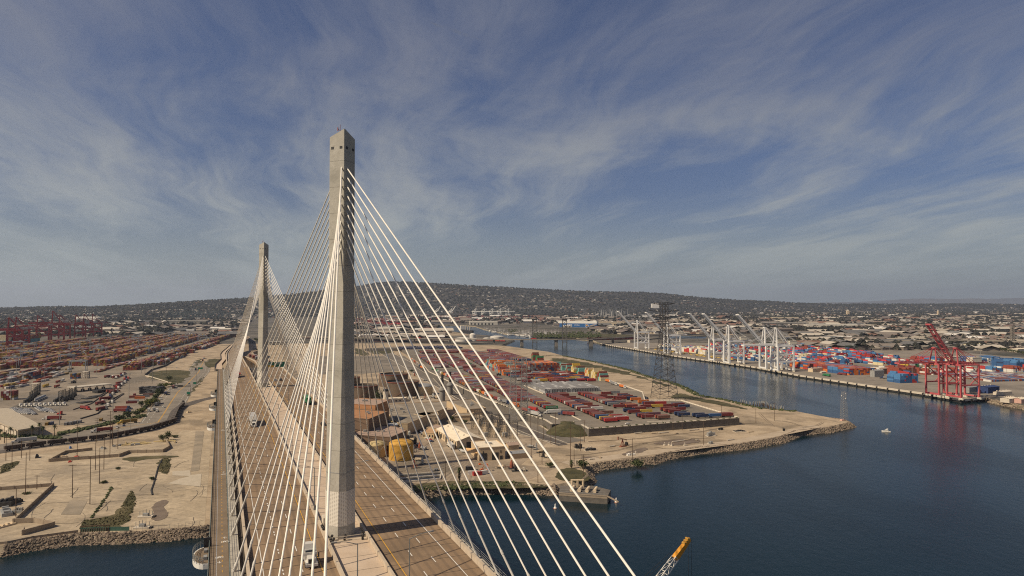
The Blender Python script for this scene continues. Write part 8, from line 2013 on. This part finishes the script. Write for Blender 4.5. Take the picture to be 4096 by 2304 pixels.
# big pale roofs one by one
WH = [('R', 550, 1010, 322, 50, 'long white warehouse beyond the rail yard', 'white'), ('R', 640, 700, 268, 30, 'tall white block above the long white warehouse', 'white'), ('R', 745, 840, 250, 40, 'white warehouse row in the town behind the white cranes', 'white'), ('R', 1220, 1340, 260, 40, 'white twin roofed building right of the town centre', 'white'), ('R', 2440, 2576, 290, 60, 'cream warehouse at the right edge of the town', 'cream'), ('R', 2430, 2540, 212, 50, 'white building high at the right edge', 'white'), ('R', 1280, 1420, 296, 50, 'rose roofed warehouse in the town', 'rose'), ('R', 2390, 2576, 332, 50, 'grey roofed warehouse near the truss bridge', 'grey'), ('R', 1190, 1260, 445, 20, 'navy shed behind the quay stacks', 'navy'), ('R', 100, 560, 302, 50, 'long grey roofed shed left of the white warehouse', 'grey'), ('R', 0, 60, 275, 40, 'grey warehouse at the far end of the quay', 'grey'), ('R', 220, 470, 240, 40, 'cream school like block in the town', 'cream'), ('R', 600, 660, 225, 40, 'cream block beside the town tower', 'cream'), ('R', 1700, 1800, 205, 40, 'cream block beside the pale steeple', 'cream'), ('R', 1900, 2060, 218, 60, 'rose and cream row of roofs', 'rose'), ('R', 2080, 2250, 214, 50, 'long cream roof in the town on the right', 'cream'), ('R', 1740, 2060, 150, 80, 'long pale roof far back in the town', 'cream'), ('R', 2160, 2210, 85, 60, 'pale block on the far skyline', 'white'), ('R', 2455, 2500, 90, 60, 'second pale block on the far skyline', 'white'),
      ('E', 1150, 1420, 482, 60, 'long white transit shed on the far basin', 'white'), ('E', 700, 825, 536, 60, 'red hall on the far wharf', 'red'), ('E', 320, 420, 515, 40, 'white shed left of the red hall', 'white'), ('E', 440, 500, 510, 40, 'pale shed between the white shed and the red hall', 'cream'), ('E', 1625, 1960, 372, 60, 'long low white building at the foot of the hill', 'white'), ('E', 2060, 2180, 505, 40, 'white shed behind the car carrier', 'white'), ('G', 470, 760, 250, 50, 'wide cream roof beside the car carrier', 'cream'), ('G', 560, 680, 270, 40, 'low white canopy beside the wide cream roof', 'white'), ('G', 510, 640, 185, 50, 'tan refinery block below the hill', 'tan'), ('G', 1180, 1310, 130, 50, 'pale factory above the white cranes', 'cream'), ('G', 1160, 1330, 215, 40, 'cream warehouse above the white cranes', 'cream'), ('G', 2020, 2200, 190, 60, 'white warehouse right of the raised booms', 'white'), ('G', 1330, 1430, 205, 40, 'white warehouse between the raised booms', 'white'),
      ('A', 1600, 1990, 480, 60, 'grey hangar on the far left flats', 'grey'), ('A', 2110, 2280, 540, 40, 'white shed by the far viaduct curve', 'white'), ('A', 240, 330, 585, 40, 'tan block beside the red cranes', 'tan'), ('A', 60, 140, 340, 60, 'white hangar on the left skyline', 'white'), ('A', 1190, 1260, 325, 60, 'white block on the left hill', 'white'), ('A', 1560, 1640, 345, 60, 'white row of houses on the left hill', 'white'), ('O', 1340, 1620, 870, 40, 'grey boxy hall behind the far tower', 'grey'), ('A', 1080, 1200, 360, 50, 'cream terrace at the foot of the left hill', 'cream'), ('C', 0, 60, 240, 60, 'pale shed left of the stay cables', 'white')]
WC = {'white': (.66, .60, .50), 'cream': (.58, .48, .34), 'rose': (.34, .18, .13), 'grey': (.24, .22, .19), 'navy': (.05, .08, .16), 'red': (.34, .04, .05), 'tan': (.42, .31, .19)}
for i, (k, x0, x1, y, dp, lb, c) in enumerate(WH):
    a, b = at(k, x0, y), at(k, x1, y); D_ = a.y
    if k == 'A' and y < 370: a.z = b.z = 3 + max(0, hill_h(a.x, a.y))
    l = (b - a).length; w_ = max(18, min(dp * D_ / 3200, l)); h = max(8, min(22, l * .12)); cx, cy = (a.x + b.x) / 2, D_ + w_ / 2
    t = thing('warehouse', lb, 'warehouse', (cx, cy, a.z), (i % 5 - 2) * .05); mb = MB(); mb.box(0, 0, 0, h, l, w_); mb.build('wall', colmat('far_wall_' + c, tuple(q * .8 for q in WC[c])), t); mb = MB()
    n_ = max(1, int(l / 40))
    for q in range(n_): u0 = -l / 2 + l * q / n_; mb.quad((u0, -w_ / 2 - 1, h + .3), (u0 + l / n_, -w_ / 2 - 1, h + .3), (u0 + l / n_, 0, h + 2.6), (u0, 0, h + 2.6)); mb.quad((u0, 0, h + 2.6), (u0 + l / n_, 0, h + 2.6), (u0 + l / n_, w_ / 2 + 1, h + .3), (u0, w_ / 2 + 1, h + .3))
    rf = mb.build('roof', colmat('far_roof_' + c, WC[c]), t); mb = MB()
    for q in range(max(2, int(l / 22))): mb.box(-l / 2 + 10 + q * 20, -w_ / 2 - .1, .2, h * .55, 8, .3)
    mb.build('door', M_dark, t)
for lb, k, x, y, w_, h in (('pale tower block standing above the town roofs', 'R', 920, 206, 22, 60), ('pale steeple like tower in the town on the right', 'R', 1768, 205, 14, 55), ('white grain silo on the hill foot beside the tall pylon', 'G', 1015, 42, 90, 60)):
    p = at(k, x, y) if y > 100 else Vector((1015 * .414 * 0 + (2620 - CX) / FPX * 9000, 9000, 3 + hill_h((2620 - CX) / FPX * 9000, 9000))); t = thing('tower_block', lb, 'building', p); mb = MB(); mb.box(0, 0, 0, h, w_, w_); mb.build('wall', M_tan2 if y > 100 else M_white, t); mb = MB(); mb.box(0, 0, h, h * 1.12, w_ * .6, w_ * .6); mb.build('roof', M_white, t)
# refinery columns
mb = MB()
for _ in range(90): p = at('G', rq.uniform(420, 780), rq.uniform(120, 185)); mb.bar((p.x, p.y, 4), (p.x, p.y, 4 + rq.uniform(25, 75)), rq.uniform(1.2, 3.4), 6)
mb.build('refinery_columns', M_grey, kind='stuff')
# ================================================================== TOWN, TREES AND HILLS
rt = random.Random(99); nprnd = np.random.RandomState(4)
HC = [((.50, .44, .36), 4), ((.36, .31, .245), 4), ((.24, .20, .165), 5), ((.17, .14, .12), 5), ((.22, .125, .09), 3), ((.14, .135, .13), 4), ((.66, .62, .56), 2)]
TC_ = [((.028, .028, .022), 4), ((.038, .037, .027), 3), ((.050, .045, .031), 1), ((.024, .024, .022), 3)]
hm_, tm_ = MB(), MB(); bigs = []
water_px = [('G', [(1100, 338), (1540, 345), (1540, 378), (1120, 380)]), ('E', [(820, 470), (1770, 560), (1780, 620), (1500, 625), (900, 560)]), ('E', [(1400, 590), (2420, 545), (2420, 760), (1400, 730)])]
def ok_px(u, v):
    for k, pl in water_px:
        a = ZW[k]
        if inside(((u - a[0]) / a[2], (v - a[1]) / a[2]), pl): return False
    return True
def house(mb, x, y, z, sx, sy, h, rz, col):
    mb.col = tuple(c * .85 for c in col); mb.box(x, y, z - 1, z + h, sx, sy, rz)
    c, s_ = math.cos(rz), math.sin(rz); P = lambda a, b, zz: (x + a * c - b * s_, y + a * s_ + b * c, zz); mb.col = pick(rt, HC) if rt.random() < .5 else col; e = .56
    mb.quad(P(-sx * e, -sy * e, z + h), P(sx * e, -sy * e, z + h), P(sx * e, 0, z + h + sy * .16), P(-sx * e, 0, z + h + sy * .16)); mb.quad(P(-sx * e, 0, z + h + sy * .16), P(sx * e, 0, z + h + sy * .16), P(sx * e, sy * e, z + h), P(-sx * e, sy * e, z + h))
def tuft(mb, x, y, z, r, h):
    mb.col = pick(rt, TC_); i = len(mb.v); n_ = 6
    for k in range(n_): a = k * 1.047 + rt.uniform(-.3, .3); q = r * rt.uniform(.7, 1.15); mb.v.append((x + q * math.cos(a), y + q * math.sin(a), z + h * rt.uniform(.15, .4)))
    for k in range(n_): a = k * 1.047 + .5 + rt.uniform(-.3, .3); q = r * rt.uniform(.4, .8); mb.v.append((x + q * math.cos(a), y + q * math.sin(a), z + h * rt.uniform(.6, .9)))
    mb.v.append((x + rt.uniform(-.2, .2) * r, y, z + h))
    for k in range(n_): j = (k + 1) % n_; mb.face((i + k, i + j, i + n_ + j, i + n_ + k)); mb.face((i + n_ + k, i + n_ + j, i + 12))
# right town, then the industrial strip behind the bridge and the left flats
def scatter(k, x0, x1, y0, y1, nh, nt, big=0.0, dark=1.0):
    a = ZW[k]
    for q in range(nh + nt):
        x, y = rt.uniform(x0, x1), y0 + (y1 - y0) * rt.random() ** 1.0; u, v = a[0] + x * a[2], a[1] + y * a[2]
        if not ok_px(u, v): continue
        p = at(k, x, y); D_ = p.y; cl = fbm(p.x / 420, p.y / 420, 3, 12)
        if hill_h(p.x, p.y) > 1: continue
        if q < nh:
            if cl > .62: continue
            b = rt.random() < big; s_ = (rt.uniform(20, 45) if b else rt.uniform(7, 14)) * (1 + D_ / 9000); house(hm_, p.x, p.y, 4, s_ * rt.uniform(1, 2.0), s_, rt.uniform(4, 8) * (1.3 if b else 1) * (1 + D_ / 16000), rt.choice((.1, 1.67)) + rt.uniform(-.1, .1), pick(rt, HC))
        else:
            if cl < .34: continue
            r_ = rt.uniform(4, 9) * (1 + D_ / 7000); tuft(tm_, p.x, p.y, 3.5, r_, r_ * rt.uniform(1.2, 2.0))
scatter('R', -60, 2640, 92, 235, 6500, 15000, .08); scatter('R', -60, 2640, 235, 345, 2600, 5000, .16); scatter('R', 500, 2640, 345, 470, 700, 800, .15)
scatter('G', 0, 2415, 60, 250, 2200, 4600, .12); scatter('G', 420, 2000, 220, 330, 500, 500, .15)
scatter('R', 250, 2640, 440, 520, 420, 500, .08); scatter('A', 0, 2300, 545, 600, 160, 420, .1)
scatter('E', 0, 2415, 340, 470, 1300, 2300, .25); scatter('E', 0, 900, 470, 640, 300, 120, .3)
scatter('A', 0, 2400, 335, 480, 2000, 4600, .1); scatter('A', 0, 2300, 470, 545, 420, 1700, .15)
def hill_scatter(n_h, n_t):
    for q in range(n_h + n_t):
        u = rt.uniform(-200, 2900); F_ = hill_F(u); D_ = hill_D(u); d = F_ + (D_ * 1.02 - F_) * rt.random() ** .8; x = (u * 1.5901 - CX) / FPX * d; z = 3 + hill_h(x, d); cl = fbm(x / 520, d / 520, 3, 21)
        left = 1.0 if u < 700 else .55
        if q < n_h:
            if cl > .40 + .16 * left: continue
            if (d - F_) / (D_ - F_) > .62 and rt.random() < .75: continue
            s_ = rt.uniform(11, 21); house(hm_, x, d, z, s_ * rt.uniform(1, 2.0), s_, rt.uniform(6, 10), rt.uniform(-.4, .4), pick(rt, HC))
        else:
            r_ = rt.uniform(7, 18); tuft(tm_, x, d, z - 1, r_, r_ * rt.uniform(1.0, 1.6))
hill_scatter(7500, 22000)
hm_.build('far_houses', M_cityattr, kind='stuff'); tm_.build('far_trees', surf('far_foliage', None, None, .02, .95, src='attr', grain=.25, gscale=.05), kind='stuff')
# red and mixed boxes stacked in the far harbour
mb = MB()
for _ in range(700):
    z_ = rt.random(); x, y = (rt.uniform(40, 480), rt.uniform(440, 490)) if z_ < .4 else (rt.uniform(560, 1950), rt.uniform(412, 446)); p = at('E', x, y); mb.col = CC[pick(rt, [('red', 4), ('maroon', 4), ('scarlet', 2), ('white', 1), ('blue', 1)])]; mb.box(p.x, p.y, 4, 4 + rt.choice((5, 8, 10)), rt.uniform(24, 60), rt.uniform(8, 20), rt.choice((.3, 1.87)))
for _ in range(420):
    p = at('R', rt.uniform(350, 2600), rt.uniform(360, 500)); mb.col = rt.choice(((.05, .045, .04), (.16, .05, .045), (.06, .10, .2), (.10, .085, .07), (.45, .40, .33), (.2, .17, .13))); mb.box(p.x, p.y, 4, 4 + rt.uniform(2.5, 5), rt.uniform(10, 60), 3.2, rt.choice((.25, .1, -.25)))
for _ in range(420):
    x, y = rt.uniform(700, 1650), rt.uniform(505, 532); p = at('A', x, y); mb.col = CC[pick(rt, [('maroon', 4), ('rust red', 3), ('ochre', 2), ('grey', 2)])]; mb.box(p.x, p.y, 4, 4 + rt.choice((4, 6)), rt.uniform(14, 40), 6, rt.choice((.3, 1.87)))
for _ in range(500):
    x, y = rt.uniform(0, 900), rt.uniform(530, 650); p = at('E', x, y); mb.col = rt.choice(((.05, .045, .04), (.09, .07, .06), (.14, .05, .04), (.3, .27, .22), (.05, .05, .06))); mb.box(p.x, p.y, 4, 4 + rt.uniform(2, 6), rt.uniform(12, 60), rt.uniform(3, 10), rt.choice((.35, -.1)))
mb.build('far_harbour_cargo', M_attr, kind='stuff')
for i, (k, x, y, lb, z) in enumerate((('E', 610, 655, 'red lorry on the channel bridge, left of the white tanks', 16.2), ('E', 1585, 618, 'red lorry on the channel bridge above the water', 19.3))):
    P0_, P1_ = (hp_[1], hp_[2]) if i == 0 else (hp_[3], hp_[4]); p = P0_.lerp(P1_, .7 if i == 0 else .35); truck('truck_box', p + Vector((0, 0, .05)), math.atan2((P1_ - P0_).y, (P1_ - P0_).x), lb, 'red', 'red')
